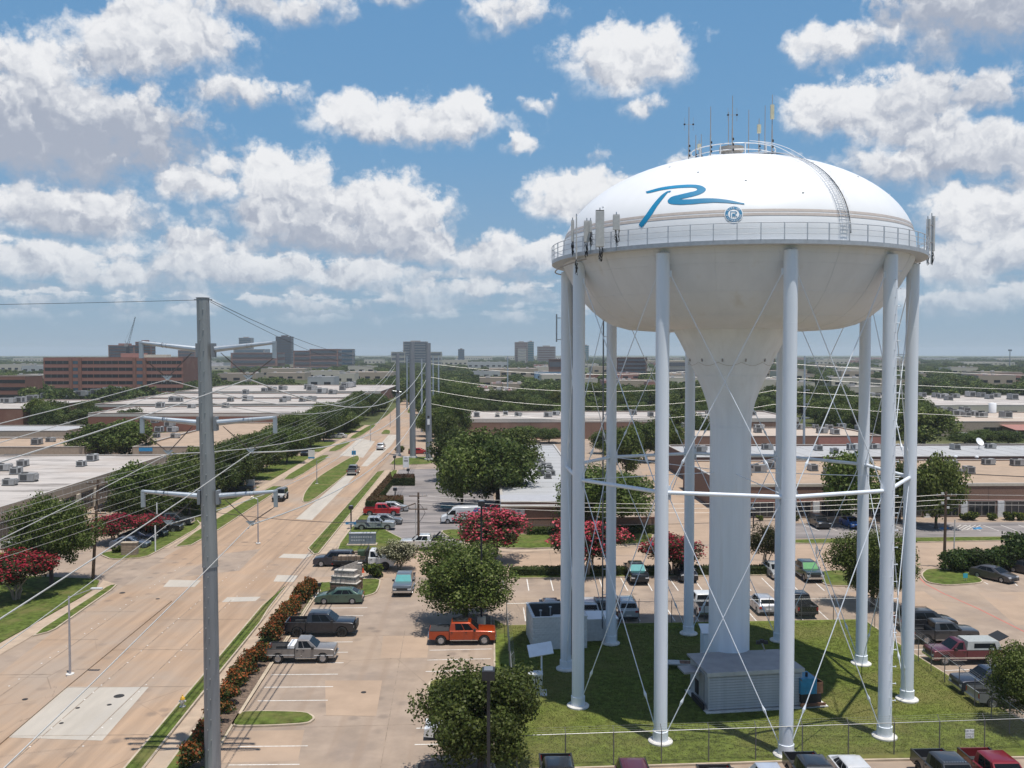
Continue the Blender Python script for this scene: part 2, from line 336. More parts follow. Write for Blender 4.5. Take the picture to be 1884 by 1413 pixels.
plot = sheet('parking_lot', px([(745, 838), (830, 835), (838, 800), (770, 800)]), .005, m_drive, kind='structure')
wdrive = sheet('driveway', px([(-60, 1050), (60, 1040), (110, 1060), (190, 1064), (222, 1081), (300, 1027), (272, 1029), (204, 1033), (178, 1022), (90, 1030), (-60, 1015)]), .006, m_asph if False else m_lot, kind='structure')
# pale re-poured slabs
for q in ([(125, 1264), (274, 1264), (188, 1363), (14, 1357)], [(408, 1108), (470, 1106), (480, 1098), (418, 1099)], [(503, 1070), (540, 1071), (548, 1059), (510, 1058)], [(512, 1026), (560, 1028), (578, 1020), (522, 1019)], [(544, 955), (574, 957), (640, 890), (664, 862), (652, 860)], [(664, 858), (676, 858), (718, 822), (733, 800), (715, 800)], [(625, 838), (668, 842), (690, 812), (660, 806)], [(300, 1080), (358, 1080), (370, 1068), (312, 1067)]):
    sheet('road_patch', px(q), .0135, m_patch, road)
# slab joints of road and lot
def strip(name, a, b, wd, z, m, parent):
    a = G(*a) if len(a) == 2 else Vector(a); b = G(*b) if len(b) == 2 else Vector(b)
    d = (b - a); d.z = 0; nrm = Vector((-d.y, d.x, 0)).normalized() * wd / 2
    mb = MB(); mb.quad([(p.x, p.y, z) for p in (a + nrm, a - nrm, b - nrm, b + nrm)][::1])
    o = mb.out(name, m, parent); me = o.data
    if me.polygons[0].normal.z < 0: me.flip_normals()
    return o
for s in (-26.4, -29.6, -36.2): strip('expansion_joint', ST(s, 40), ST(s, 96), .07, .016, m_joint, road); strip('expansion_joint', ST(s, 112), ST(s, 290), .07, .016, m_joint, road)
for t in range(44, 96, 9): strip('expansion_joint', ST(-33, t), ST(-22.6, t), .06, .0165, m_joint, road); strip('expansion_joint', ST(-40, t + 3), ST(-34.6, t + 3), .06, .0165, m_joint, road)
for (a, b) in (((700, 1413), (745, 1160)), ((560, 1338), (760, 1333)), ((595, 1316), (690, 1318)), ((670, 1169), (760, 1170)), ((1031, 1016), (1031, 1050))): strip('expansion_joint', a, b, .05, .006, m_joint, pav)
for u in (1010, 1180, 1400, 1560, 1690): strip('expansion_joint', (u, 1008), (u + 6, 1050), .05, .013, m_joint, cross)
# kerbed lawns: grass prism ringed by its own kerb
def chaikin(poly, k=1):
    for _ in range(k):
        q = []
        for i in range(len(poly)):
            a = Vector(poly[i]); b = Vector(poly[(i + 1) % len(poly)])
            q += [tuple(a * .82 + b * .18), tuple(a * .18 + b * .82)]
        poly = q
    return poly
def inset(poly, d):
    n = len(poly); ar = sum(poly[i][0] * poly[(i + 1) % n][1] - poly[(i + 1) % n][0] * poly[i][1] for i in range(n))
    if ar < 0: poly = poly[::-1]
    out = []
    for i in range(n):
        p0, p1, p2 = Vector(poly[i - 1]), Vector(poly[i]), Vector(poly[(i + 1) % n])
        d1 = (p1 - p0).normalized(); d2 = (p2 - p1).normalized()
        n1 = Vector((-d1.y, d1.x)); n2 = Vector((-d2.y, d2.x)); m = (n1 + n2)
        m = m / max(m.length_squared, .35) * 2 if m.length > .2 else n1
        out.append(tuple(p1 + m * d))
    return out
def lawn(name, pts, m=None, k=1, curb=True, h=.13, world=False):
    poly = chaikin(pts if world else px(pts), k)
    if curb:
        c = MB().prism(poly, -.02, h).out('curb', m_curb, kind='structure')
        mb = MB().prism(inset(poly, .16), h - .05, h + .02)
        o = mb.out(name, m or m_grass, kind='structure')
        c.parent = o; del c['kind']
        return o
    return MB().prism(poly, -.02, h).out(name, m or m_grass, kind='structure')
lawn('lawn', [(-60, 1056), (110, 1063), (184, 1066), (176, 1084), (10, 1178), (-60, 1215)], m_grass2, 1, False, .08)
lawn('lawn', [(-60, 1017), (36, 1018), (42, 1028), (-60, 1040)], m_grass2, 1, False, .08)
sheet('sidewalk', px([(-60, 1219), (10, 1179), (176, 1085), (190, 1068), (212, 1074), (170, 1097), (52, 1175), (-60, 1240)]), .03, m_walk, kind='structure')
lawn('grass_verge', [(219, 1077), (200, 1078), (168, 1099), (52, 1174), (97, 1163), (132, 1138)], m_grass2)
lawn('lawn', [(180, 1020), (205, 1031), (268, 1027), (300, 1010), (372, 968), (362, 956), (300, 984), (236, 1010)], m_grass2)
# west side, beyond the junction (street coordinates: s across, t along)
sheet('sidewalk', [tuple(ST(s, t)[:2]) for s, t in ((-43.2, 122), (-41.6, 122), (-41.6, 330), (-43.2, 330))], .03, m_walk, kind='structure')
for (t0, t1) in ((121, 178), (186, 232), (240, 268), (276, 330)):
    lawn('grass_verge', [tuple(ST(s, t)[:2]) for s, t in ((-41.5, t0 + 1), (-38.6, t0 + 3), (-38.6, t1), (-41.5, t1))], m_grass2, 1, world=True)
    lawn('lawn', [tuple(ST(s, t)[:2]) for s, t in ((-49.5, t0 + 3), (-43.3, t0 + 1), (-43.3, t1), (-49.5, t1))], m_grass2, 0, False, .06, True)
# east side, near
lawn('grass_verge', [(229, 1413), (340, 1281), (402, 1209), (480, 1117), (527, 1080), (496, 1120), (480, 1147), (372, 1280), (268, 1413), (150, 1560), (100, 1570)], m_grass2, 0)
sheet('sidewalk', px([(152, 1560), (268, 1412.8), (372, 1280), (496, 1120), (528, 1079), (546, 1078), (517, 1120), (405, 1275), (304, 1413), (195, 1560)]), .03, m_walk, kind='structure')
lawn('lawn', [(196, 1560), (305, 1413), (405, 1276), (517, 1121), (546, 1080), (598, 1072), (577, 1100), (505, 1213), (440, 1318), (385, 1413), (320, 1560)], m_grass2, 0)
bed = sheet('planting_bed', px([(378, 1413), (437, 1317), (505, 1208), (574, 1098), (560, 1098), (480, 1208), (415, 1290), (350, 1395), (330, 1430)]), .155, m_soil, kind='structure')
strip('curb', (441, 1317), (578, 1103), .16, .16, m_curb, bed)
lawn('lawn', [(546, 1079), (650, 1067), (701, 1066), (699, 1080), (692, 1093), (664, 1101), (579, 1103), (590, 1085)], m_grass2)
sheet('sidewalk', px([(560, 1075), (652, 1062), (706, 1061), (706, 1066), (652, 1067)]), .03, m_walk, kind='structure')
lawn('traffic_island', [(425, 1333), (440, 1311), (500, 1310), (566, 1312), (582, 1323), (568, 1334), (500, 1338), (430, 1339)], m_grass2, 2)
# north of the cross street
lawn('grass_verge', [(566, 1010), (577, 1021), (587, 1019), (709, 866), (693, 869)], m_grass2, 0)
sheet('sidewalk', px([(587, 1020), (611, 1019), (669, 939), (719, 865), (709, 865)]), .03, m_walk, kind='structure')
lawn('lawn', [(612, 1018), (669, 940), (688, 962), (718, 981), (758, 1001), (758, 1011), (700, 1014), (644, 1016)], m_grass2)
sheet('sidewalk', px([(644, 1017), (758, 1012), (790, 1016), (700, 1020), (644, 1021)]), .03, m_walk, kind='structure')
lawn('lawn', [(719, 866), (735, 866), (706, 905), (690, 912)], m_grass2)
lawn('lawn', [(714, 857), (728, 842), (800, 841), (803, 854)], m_grass2)
lawn('traffic_island', [(809, 978), (830, 975), (855, 976), (905, 985), (985, 984), (1140, 983), (1204, 982), (1196, 1000), (1133, 1004), (940, 1012), (850, 996), (826, 990)], m_grass2)
sheet('sidewalk', px([(850, 997), (940, 1013), (1133, 1005), (1196, 1001), (1196, 1004), (1133, 1008), (940, 1017), (850, 1003)]), .03, m_walk, kind='structure')
lawn('grass_verge', [(1450, 1002), (1720, 998), (1990, 993), (1990, 987), (1450, 993)], m_grass2)
# medians
lawn('median', [(555, 925), (559, 908), (580, 881), (642, 843), (659, 838), (663, 846), (640, 872), (574, 924)], m_grass2, 2)
lawn('median', [(699, 799), (707, 791), (718, 792), (719, 799)], m_grass2, 1)
lawn('median', [(748, 760), (754, 748), (760, 748), (757, 760)], m_grass2, 1)
cm = MB().prism(px([(293, 1112), (314, 1104), (316, 1107), (126, 1263), (0, 1371), (-80, 1440), (-100, 1425), (0, 1344), (120, 1249)]), -.02, .1).out('median', m_road, kind='structure')
# tower lot
tlawn = lawn('lawn', [(931, 1152), (1250, 1147), (1590, 1141), (1640, 1176), (1700, 1216), (1845, 1306), (1990, 1395), (1450, 1404), (950, 1420), (908, 1420), (908, 1210), (908, 1140)], m_grass, 0)
lawn('traffic_island', [(784, 1300), (787, 1258), (800, 1251), (905, 1248), (905, 1308), (800, 1312)], m_grass2, 1)
lawn('traffic_island', [(764, 1410), (775, 1402), (905, 1398), (905, 1430), (764, 1430)], m_soil, 1)
lawn('traffic_island', [(815, 1166), (840, 1132), (905, 1130), (906, 1165), (850, 1172)], m_soil, 1)
lawn('traffic_island', [(930, 1063), (960, 1053), (1120, 1052), (1250, 1051), (1450, 1050), (1450, 1059), (1200, 1062), (960, 1066)], m_grass2, 1)
lawn('traffic_island', [(1500, 1052), (1590, 1050), (1625, 1060), (1602, 1079), (1515, 1080)], m_grass2, 2)
isl = lawn('traffic_island', [(1693, 1058), (1706, 1047), (1779, 1052), (1818, 1073), (1745, 1079), (1704, 1073)], m_grass2, 2)
for a, b in (((1690, 1062), (1702, 1073)), ((1702, 1074), (1740, 1094)), ((1741, 1094), (1800, 1120)), ((1800, 1120), (1890, 1165))): strip('fire_lane_line', a, b, .14, .006, m_redpaint, pav)
# parking stripes
def stripe(a, b, m=m_white, par=pav, wd=.11, z=.008): strip('parking_stripe', a, b, wd, z, m, par)
for v, u0, u1 in ((1118.6, 574, 676), (1133.5, 567, 668), (1149, 556, 661), (1164.5, 546, 655), (1181.6, 536, 649), (1200.6, 520, 640), (1220, 508, 632), (1241, 499, 622), (1264, 486, 613), (1289, 474, 603), (1373, 438, 566), (1407, 420, 551)): stripe((u0, v + .6), (u1, v - .6))
for v, u0, u1 in ((1196.5, 790, 905), (1214.5, 786, 903), (1235.5, 783, 902), (1150, 798, 812), (1370, 763, 900), (1340, 766, 900)): stripe((u0, v), (u1, v - 2.5))
for u, du in ((925, 2), (969, 4), (1012, 6), (1056, 7), (1102, 8), (1142, 13), (1186, 14), (1231, 17), (1275, 18), (1319, 20), (1360, 22), (1401, 24), (1444, 25), (1490, 27)): stripe((u, 1063), (u + du, 1087))
for u, du in ((963, 4), (1007, 6), (1051, 8), (1096, 10), (1141, 12), (1164, 14), (1226, 16), (1268, 18), (1310, 20), (1370, 22), (1412, 23), (1455, 25), (1500, 27)): stripe((u, 1118), (u + du, 1143))
for (a, b) in (((1645, 1172), (1700, 1172)), ((1676, 1195), (1730, 1195)), ((1690, 1206), (1750, 1203)), ((1738, 1234), (1800, 1231)), ((1780, 1257), (1850, 1256))): stripe(a, b)
for u in range(1478, 1884, 33): stripe((u, 966), (u + 30, 977), par=rlot, z=.012)
for k in range(5): stripe((1752 + k * 9, 975 - k * .2), (1768 + k * 9, 966), par=rlot, z=.012)
stripe((1748, 972), (1790, 975.5), par=rlot, z=.012); stripe((1765, 965.5), (1805, 972), par=rlot, z=.012)
for u in (1737, 1797): sheet('accessible_bay_mark', px([(u - 9, 971), (u + 6, 969.5), (u + 11, 973), (u - 5, 974.5)]), .012, m_bluepaint, rlot)
for v in (897, 904, 911, 918, 925): stripe((716, v), (735, v), par=midlot, z=.010)
for (a, b) in (((1780, 1054), (1818, 1075)), ((1846, 1054), (1872, 1078)), ((1884, 1053), (1920, 1078))): stripe(a, b)
for k in range(30):
    for s_ in (-29.6, -36.6, -26.2): t = 52 + k * 1.5 + (k // 4) * 2.2; stripe(ST(s_, t), ST(s_, t + .14), par=road, z=.017)
for q in ([(598, 1252), (703, 1252), (692, 1317), (600, 1317)], [(705, 1170), (790, 1169), (786, 1210), (700, 1211)], [(1560, 1090), (1700, 1088), (1745, 1120), (1590, 1122)], [(1800, 1090), (1990, 1088), (1990, 1150), (1868, 1150)], [(420, 1345), (560, 1343), (548, 1400), (400, 1404)]): sheet('concrete_slab', px(q), .0035, m_drive, pav)
for q in ([(560, 1062), (680, 1060), (690, 1040), (600, 1030)], [(330, 1062), (440, 1050), (480, 1010), (400, 1020)], [(230, 1060), (300, 1034), (260, 1032), (190, 1048)]): sheet('concrete_slab', px(q), .0125, m_lot, road)
# utility covers in the road
m_iron = plain('cast_iron', (.06, .055, .05), .6, .6)
for (u, v, r) in ((219, 1281, .38), (201, 1297, .17), (143, 1303, .15), (113, 1331, .15), (46, 1287, .2), (225, 1091, .3), (290, 1102, .2), (669, 1274, .2)):
    p = G(u, v); tag(MB().lathe([(0, .03), (r, .03), (r, .0)], 16).out('manhole_cover', m_iron, loc=(p.x, p.y, 0)), {219: 'round dark manhole cover in the pale concrete patch', 669: 'small dark drain cover in the left parking lot', 225: 'dark drain cover near the verge tip at left', 290: 'small dark cover at the end of the concrete median', 46: 'small cover left of the concrete median'}.get(u, 'tiny dark valve cover in the pale patch, %s down' % {201: 'uppermost', 143: 'middle one', 113: 'lowest'}.get(u, '')), 'manhole cover', 'covers set in the paving')
# ================================================================== WATER TOWER
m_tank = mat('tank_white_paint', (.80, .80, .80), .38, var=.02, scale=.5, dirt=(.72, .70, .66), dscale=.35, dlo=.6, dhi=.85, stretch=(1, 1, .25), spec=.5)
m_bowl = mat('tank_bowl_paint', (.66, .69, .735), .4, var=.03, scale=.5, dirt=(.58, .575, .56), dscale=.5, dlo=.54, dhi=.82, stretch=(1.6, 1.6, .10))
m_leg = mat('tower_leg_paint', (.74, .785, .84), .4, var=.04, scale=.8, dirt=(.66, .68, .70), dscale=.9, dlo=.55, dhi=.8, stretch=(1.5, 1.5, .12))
m_stripe = plain('taupe_stripe', (.50, .435, .39), .45)
m_blue = mat('logo_blue', (.002, .21, .40), .5, var=.12, scale=.3)
m_sealb = plain('seal_blue', (.03, .20, .36), .45)
m_rail = plain('rail_paint', (.50, .53, .57), .45)
m_galv = mat('galvanised_steel', (.42, .44, .46), .42, .75, var=.1, scale=3)
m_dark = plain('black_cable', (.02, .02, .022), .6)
m_panelg = plain('antenna_casing', (.50, .50, .485), .5)
m_cream = plain('cream_antenna', (.66, .60, .42), .5)
m_rod = plain('antenna_rod', (.36, .34, .33), .5)
m_conc = mat('footing_concrete', (.62, .60, .56), .85, var=.1, scale=2)
TC = Vector((16.63, 70.57, .0)); TR = 12.73; PH = .0519
tower = thing('water_tower', 'huge white multi-leg water tower with blue brush-stroke R on its tank', 'water tower', TC)
b_, rz_ = 7.05, 12.8
def dome_r(z): return rz_ * math.sqrt(max(0, 1 - ((z - 33.0) / b_) ** 2))
prof = [(rz_, 32.3), (rz_, 33.0)] + [(rz_ * math.cos(t), 33 + b_ * math.sin(t)) for t in [R(k * 90 / 26) for k in range(1, 26)]] + [(.02, 33 + b_)]
MB().lathe(prof, 96).out('tank_dome', m_tank, tower, 60)
bp = [(4.35, 27.28), (6.2, 27.2), (7.8, 27.32), (8.9, 27.62), (9.7, 28.05), (10.5, 28.7), (11.25, 29.5), (11.85, 30.4), (12.3, 31.2), (12.62, 31.8), (12.79, 32.3)]
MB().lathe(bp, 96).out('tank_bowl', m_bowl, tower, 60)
cp = [(1.9, .0), (1.9, .35), (1.53, .36), (1.53, 20.0), (1.6, 20.9), (1.78, 21.7), (2.12, 22.7), (2.62, 23.85), (3.3, 25.3), (3.9, 26.5), (4.36, 27.3)]
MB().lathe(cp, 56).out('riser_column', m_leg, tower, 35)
for z in (23.85, 20.0): MB().lathe([(dict([(23.85, 2.62), (20.0, 1.53)])[z], z - .02), (dict([(23.85, 2.645), (20.0, 1.555)])[z], z), (dict([(23.85, 2.62), (20.0, 1.53)])[z], z + .02)], 56).out('weld_seam', m_leg, tower)
# stripes a few mm proud of the dome
for z0, z1 in ((34.05, 34.23), (34.30, 34.48)):
    MB().lathe([(dome_r(z0 + (z1 - z0) * k / 4) + .012, z0 + (z1 - z0) * k / 4) for k in range(5)], 96).out('painted_stripe', m_stripe, tower, 60)
for k in range(9):
    a = R(-150 + k * 17); z = 35.6 + (k * 7 % 4) * .9; r = dome_r(z) + .03
    MB().box(-.07, .07, -.03, .03, -.02, .03).out('lifting_lug', m_tank, tower, loc=(r * math.cos(a), r * math.sin(a), z), rz=a + R(90))
# balcony
deck_o = 13.6
MB().lathe([(12.72, 32.2), (deck_o, 32.2), (deck_o + .02, 32.46), (deck_o - .06, 32.46), (deck_o - .06, 32.26), (12.72, 32.26)], 120).out('balcony_deck', m_rail, tower, 30)
for z, r in ((33.5, .032), (33.16, .02), (32.82, .02)):
    MB().lathe([(deck_o + r * math.cos(t), z + r * math.sin(t)) for t in [2 * math.pi * q / 6 for q in range(7)]], 120).out('handrail', m_rail, tower, 60)
pm = MB().box(-.03, .03, -.03, .03, 32.46, 33.5).mesh('rail_post', m_rail)
for k in range(60):
    a = 2 * math.pi * k / 60; link('rail_post', pm, tower, loc=(deck_o * math.cos(a), deck_o * math.sin(a), 0), rz=a)
gb = None and MB().quad([(12.7, -.02, 32.2), (13.55, -.02, 32.2), (12.75, -.02, 31.7)]).quad([(12.7, .02, 32.2), (12.75, .02, 31.7), (13.55, .02, 32.2)]).mesh('deck_bracket', m_rail)
for k in range(0): link('deck_bracket', gb, tower, loc=(0, 0, 0), rz=2 * math.pi * k / 30)
# conduit loop under the deck, west side
MB().path([(13.35 * math.cos(R(a)), 13.35 * math.sin(R(a)), 31.95 - .25 * math.sin(R((a - 150) * 3))) for a in range(150, 211, 4)], .05).out('conduit', m_rod, tower, 60)
MB().path([(13.2 * math.cos(R(a)), 13.2 * math.sin(R(a)), 31.98) for a in range(-15, 50, 4)], .05).out('conduit', m_rod, tower, 60)
# legs, struts and cross rods
LEG = []
for o in range(10):
    a = PH + o * math.pi / 5; LEG.append((TR * math.sin(a), -TR * math.cos(a)))
legp = [(.78, -.05), (.78, .28), (.70, .34), (.47, .35), (.47, 31.9)]
fm = MB().lathe([(.8, -.05), (.8, .24), (.72, .3), (.01, .3)], 28).mesh('leg_footing', m_conc, 30)
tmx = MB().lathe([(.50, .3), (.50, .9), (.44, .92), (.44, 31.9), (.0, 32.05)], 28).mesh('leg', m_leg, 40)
m_seam = plain('weld_seam_grey', (.52, .54, .56), .5)
wr = MB().lathe([(.4405, -.025), (.445, 0), (.4405, .025)], 24).mesh('weld_ring', m_leg)
for k in range(20):
    a = 2 * math.pi * k / 20
    MB().path([((r + .004) * math.cos(a), (r + .004) * math.sin(a), z) for r, z in bp], .011, 4).out('plate_seam', m_bowl, tower)
for k in range(4): MB().lathe([(bp[(4, 6, 8, 9)[k]][0] + .002, bp[(4, 6, 8, 9)[k]][1] - .015), (bp[(4, 6, 8, 9)[k]][0] + .014, bp[(4, 6, 8, 9)[k]][1]), (bp[(4, 6, 8, 9)[k]][0] + .006, bp[(4, 6, 8, 9)[k]][1] + .015)], 80).out('plate_seam', m_bowl, tower)
for x, y in LEG:
    l = link('leg', tmx, tower, loc=(x, y, 0)); link('footing', fm, l)
    for z in (5.4, 10.9, 16.4, 21.9, 27.4): link('weld_ring', wr, l, loc=(0, 0, z))
ZS = 16.5
sm = None
def rod(mb, p0, p1, r=.032):
    mb.tube(p0, p1, r, n=6); d = Vector(p1) - Vector(p0); c = Vector(p0) + d * .13
    mb.tube(c - d.normalized() * .35, c, .03, .1, 6).tube(c, c + d.normalized() * .35, .1, .03, 6)
for i in range(10):
    a, b = Vector((*LEG[i], 0)), Vector((*LEG[(i + 1) % 10], 0)); d = (b - a).normalized()
    mb = MB().tube((a + d * .4) + Vector((0, 0, ZS)), (b - d * .4) + Vector((0, 0, ZS)), .135, n=10)
    for q in (a + d * .5, b - d * .5): mb.box(-.1, .1, -.02, .02, -.45, .45, M=Matrix.Translation(q + Vector((0, 0, ZS))) @ Matrix.Rotation(math.atan2(d.y, d.x), 4, 'Z'))
    mb.out('strut', m_leg, tower, 40)
    for z0, z1 in ((.9, ZS - .25), (ZS + .25, 30.6)):
        for p, q in ((a + d * .45, b - d * .45), (b - d * .45, a + d * .45)):
            mb = MB(); rod(mb, p + Vector((0, 0, z0)), q + Vector((0, 0, z1))); mb.out('cross_rod', m_leg, tower, 40)
        for q, sg in ((a + d * .55, 1), (b - d * .55, -1)):
            MB().box(-.13, .13, -.02, .02, -.2, .2, M=Matrix.Translation(q - d * sg * .12 + Vector((0, 0, z1))) @ Matrix.Rotation(math.atan2(d.y, d.x), 4, 'Z')).out('gusset_plate', m_leg, tower)
# guy rods from column to struts level
for i in range(0, 10, 2):
    a = Vector((*LEG[i], ZS)); a2 = a.normalized(); MB().tube(Vector((LEG[i][0] * .12, LEG[i][1] * .12, ZS)), Vector((LEG[i][0] * .965, LEG[i][1] * .965, ZS)), .03, n=6).out('tie_rod', m_leg, tower)
for k in range(12):
    a = 2 * math.pi * k / 12 + .1; z = 25.0; r = 3.2
    MB().box(-.04, .04, -.05, .05, -.11, .11).out('pipe_clip', m_rod, tower, loc=(r * math.cos(a), r * math.sin(a), z), rz=a)
MB().path([(3.22 * math.cos(t), 3.22 * math.sin(t), 24.85 - .25 * abs(math.sin(t * 6))) for t in [R(k * 5) for k in range(0, 73)]], .012, 4).out('hanging_cable', m_rod, tower)
# climbing bolts on leg 1 (front right) and ladders on the two western legs
x, y = LEG[1]; bolts = MB().tube((0, 0, 0), (.24, 0, 0), .022, n=6).box(.20, .26, -.05, .05, -.035, .035).mesh('step_bolt', m_leg)
for k in range(26): link('step_bolt', bolts, tower, loc=(x + .42, y - .05, 2.6 + k * 1.13))
sb2 = MB().box(-.015, .015, -.14, .0, -.02, .02).mesh('rung', m_rail)
for k in range(52): link('step_rung', sb2, tower, loc=(x + (.16 if k % 2 else .26), y - .38, 1.2 + k * .57))
m_slab0 = plain('ladder_dark_steel', (.16, .17, .19), .5, .4)
def ladder(i, off, name='caged_ladder'):
    x, y = LEG[i]; n = Vector((off[0], off[1], 0)); t = Vector((-n.y, n.x, 0)); c = Vector((x, y, 0)) + n * .72
    mb = MB()
    for s in (-.2, .2): mb.tube(c + t * s + Vector((0, 0, 1.5)), c + t * s + Vector((0, 0, 32)), .045, n=5)
    o = mb.out('ladder', m_slab0, tower, 40)
    rg = MB()
    for k in range(95): rg.tube(c - t * .2 + Vector((0, 0, 1.7 + k * .32)), c + t * .2 + Vector((0, 0, 1.7 + k * .32)), .014, n=4)
    rg.out('ladder_rungs', m_galv, o, kind='stuff')
    for k in range(14): MB().tube(c, c - n * .3, .03, n=5).out('standoff', m_leg, o, loc=(0, 0, 2.2 + k * 2.25))
ladder(7, (.75, -.66)); ladder(6, (-1, 0))
# vertical whip antenna bracket on the west leg
x, y = LEG[7]; MB().tube((x - .8, y, 26.4), (x - .8, y, 28.6), .06, n=6).tube((x - .8, y, 26.6), (x - .4, y, 26.6), .03, n=5).tube((x - .8, y, 28.3), (x - .4, y, 28.3), .03, n=5).out('side_antenna', m_galv, tower)
x, y = LEG[2]; MB().tube((x - 2.1, y, 16), (x - 2.1, y, 25.4), .05, n=6).tube((x - 2.1, y, 25.4), (x - .4, y, 25.4), .04, n=6).out('side_mast', m_leg, tower)
# roof ladder with cage, running down the dome to the balcony
az_l = R(-71)
def domept(a, z, off): r = dome_r(z) + off; return Vector((r * math.cos(a), r * math.sin(a), z + off * .6))
zz = [40.0 - .0 * k for k in range(1)]; tt = [R(80 - k * 4.2) for k in range(20)]
def dp(t, a, off): return Vector(((rz_ + off) * math.cos(t) * math.cos(a), (rz_ + off) * math.cos(t) * math.sin(a), 33 + (b_ + off) * math.sin(t)))
ld = None
for s in (-.25, .25):
    o = MB().path([dp(t, az_l + s / max(2, rz_ * math.cos(t)), .15) for t in tt], .018, 5).out('roof_ladder_rail', m_rail, tower, 60)
rg = MB()
for k in range(60):
    t = R(80 - k * 1.33); d_ = .25 / max(2, rz_ * math.cos(t)); rg.tube(dp(t, az_l - d_, .15), dp(t, az_l + d_, .15), .014, n=4)
rg.out('roof_ladder_rungs', m_rail, tower, kind='stuff')
for q in range(5):
    f = (-1, -.7, 0, .7, 1)[q]; h = (.25, .5, .62, .5, .25)[q]
    MB().path([dp(t, az_l + f * .36 / max(2, rz_ * math.cos(t)), h) for t in tt[11:]], .007, 4).out('ladder_cage_bar', m_tank, tower, 60)
for k in range(8):
    t = R(33 - k * 4.); e = .36 / max(2, rz_ * math.cos(t))
    MB().path([dp(t, az_l + f * e, h) for f, h in ((-.7, .1), (-1, .25), (-.7, .5), (0, .62), (.7, .5), (1, .25), (.7, .1))], .007, 4).out('ladder_cage_hoop', m_tank, tower)
MB().path([dp(t, az_l + .42 / max(2, rz_ * math.cos(t)), .1) for t in tt], .035, 5).out('cable_run', m_dark, tower)
for s in (-.35, .35): MB().path([dp(R(78 - k * 3), az_l + s / max(2, rz_ * math.cos(R(78 - k * 3))), 1.0 - .085 * k) for k in range(0, 11)], .022, 5).out('roof_handrail', m_tank, tower)
# crown rail and hatch on top
zt = 39.30; rr = 3.1
for z, rad in ((zt + 1.35, .035), (zt + .9, .03), (zt + .45, .03), (zt + .12, .03)):
    MB().lathe([(rr + rad * math.cos(q), z + rad * math.sin(q)) for q in [2 * math.pi * k / 6 for k in range(7)]], 40).out('crown_rail', m_tank, tower, 60)
for k in range(11):
    a = 2 * math.pi * k / 11 + .2; MB().box(-.05, .05, -.03, .03, -.2, 1.4).out('crown_post', m_tank, tower, loc=(rr * math.cos(a), rr * math.sin(a), zt), rz=a)
MB().lathe([(.75, .1), (.75, .55), (.9, .6), (.9, .95), (.0, 1.12)], 24).out('roof_vent', plain('vent_grey', (.34, .31, .28), .6), tower, 30, loc=(-.3, -.9, 39.85))
MB().box(-.55, .55, -.5, .5, 0, .45).out('hatch', m_tank, tower, loc=(-1.5, -.9, 39.75))
# decals: outlines cast on to the dome's own surface
def on_dome(u, v, off=.018):
    d = ray(u, v); o = Vector((0, 0, HC)) - TC - Vector((0, 0, 33)); sc = Vector((1 / (rz_ + off), 1 / (rz_ + off), 1 / (b_ + off)))
    O = Vector((o.x * sc.x, o.y * sc.y, o.z * sc.z)); D = Vector((d.x * sc.x, d.y * sc.y, d.z * sc.z))
    a_ = D.dot(D); b2 = O.dot(D); c_ = O.dot(O) - 1; t = (-b2 - math.sqrt(max(0, b2 * b2 - a_ * c_))) / a_
    return o + d * t + Vector((0, 0, 33))
def zz_(l): return [(1180 + x / 8.5636, 330 + y / 8.5636) for x, y in l]
def smooth_line(p, n):
    out = []
    for i in range(len(p) - 1):
        p0 = p[max(i - 1, 0)]; p1 = p[i]; p2 = p[i + 1]; p3 = p[min(i + 2, len(p) - 1)]
        for k in range(n):
            t = k / n; out.append(tuple(.5 * (2 * p1[c] + (p2[c] - p0[c]) * t + (2 * p0[c] - 5 * p1[c] + 4 * p2[c] - p3[c]) * t * t + (3 * p1[c] - p0[c] - 3 * p2[c] + p3[c]) * t ** 3) for c in (0, 1)))
    out.append(p[-1]); return out
def ribbon(name, up, lo, n=8, m=m_blue, off=.018):
    u_, l_ = smooth_line(zz_(up), n), smooth_line(zz_(lo), n); mb = MB()
    U = [on_dome(*p, off) for p in u_]; L = [on_dome(*p, off) for p in l_]
    NS = 3
    RB = [[on_dome(l_[i][0] + (u_[i][0] - l_[i][0]) * k / NS, l_[i][1] + (u_[i][1] - l_[i][1]) * k / NS, off) for k in range(NS + 1)] for i in range(len(U))]
    for i in range(len(U) - 1):
        for k in range(NS): mb.quad([RB[i][k], RB[i + 1][k], RB[i + 1][k + 1], RB[i][k + 1]])
    return mb.out(name, m, tower)
# upper stroke: tip - bowl - back to the centre - long tail
up = [(68, 185), (100, 182), (300, 128), (520, 95), (760, 80), (920, 92), (1005, 135), (1010, 175), (940, 225), (800, 270), (650, 301), (609, 311), (606, 313), (610, 314), (640, 315), (700, 314), (780, 311), (1000, 297), (1200, 302), (1400, 328), (1560, 364), (1622, 374)]
lo = [(78, 195), (106, 216), (300, 172), (520, 140), (740, 127), (850, 132), (880, 155), (850, 180), (760, 202), (600, 240), (480, 272), (424, 318), (415, 345), (436, 374), (500, 391), (620, 396), (780, 389), (1000, 371), (1200, 363), (1400, 373), (1560, 388), (1624, 394)]
ribbon('brush_stroke', up, lo)
ribbon('brush_stroke', [(470, 178), (400, 190), (300, 262), (180, 400), (80, 540), (0, 650), (-42, 712)], [(450, 205), (415, 212), (350, 290), (250, 420), (150, 580), (45, 715), (0, 765)])
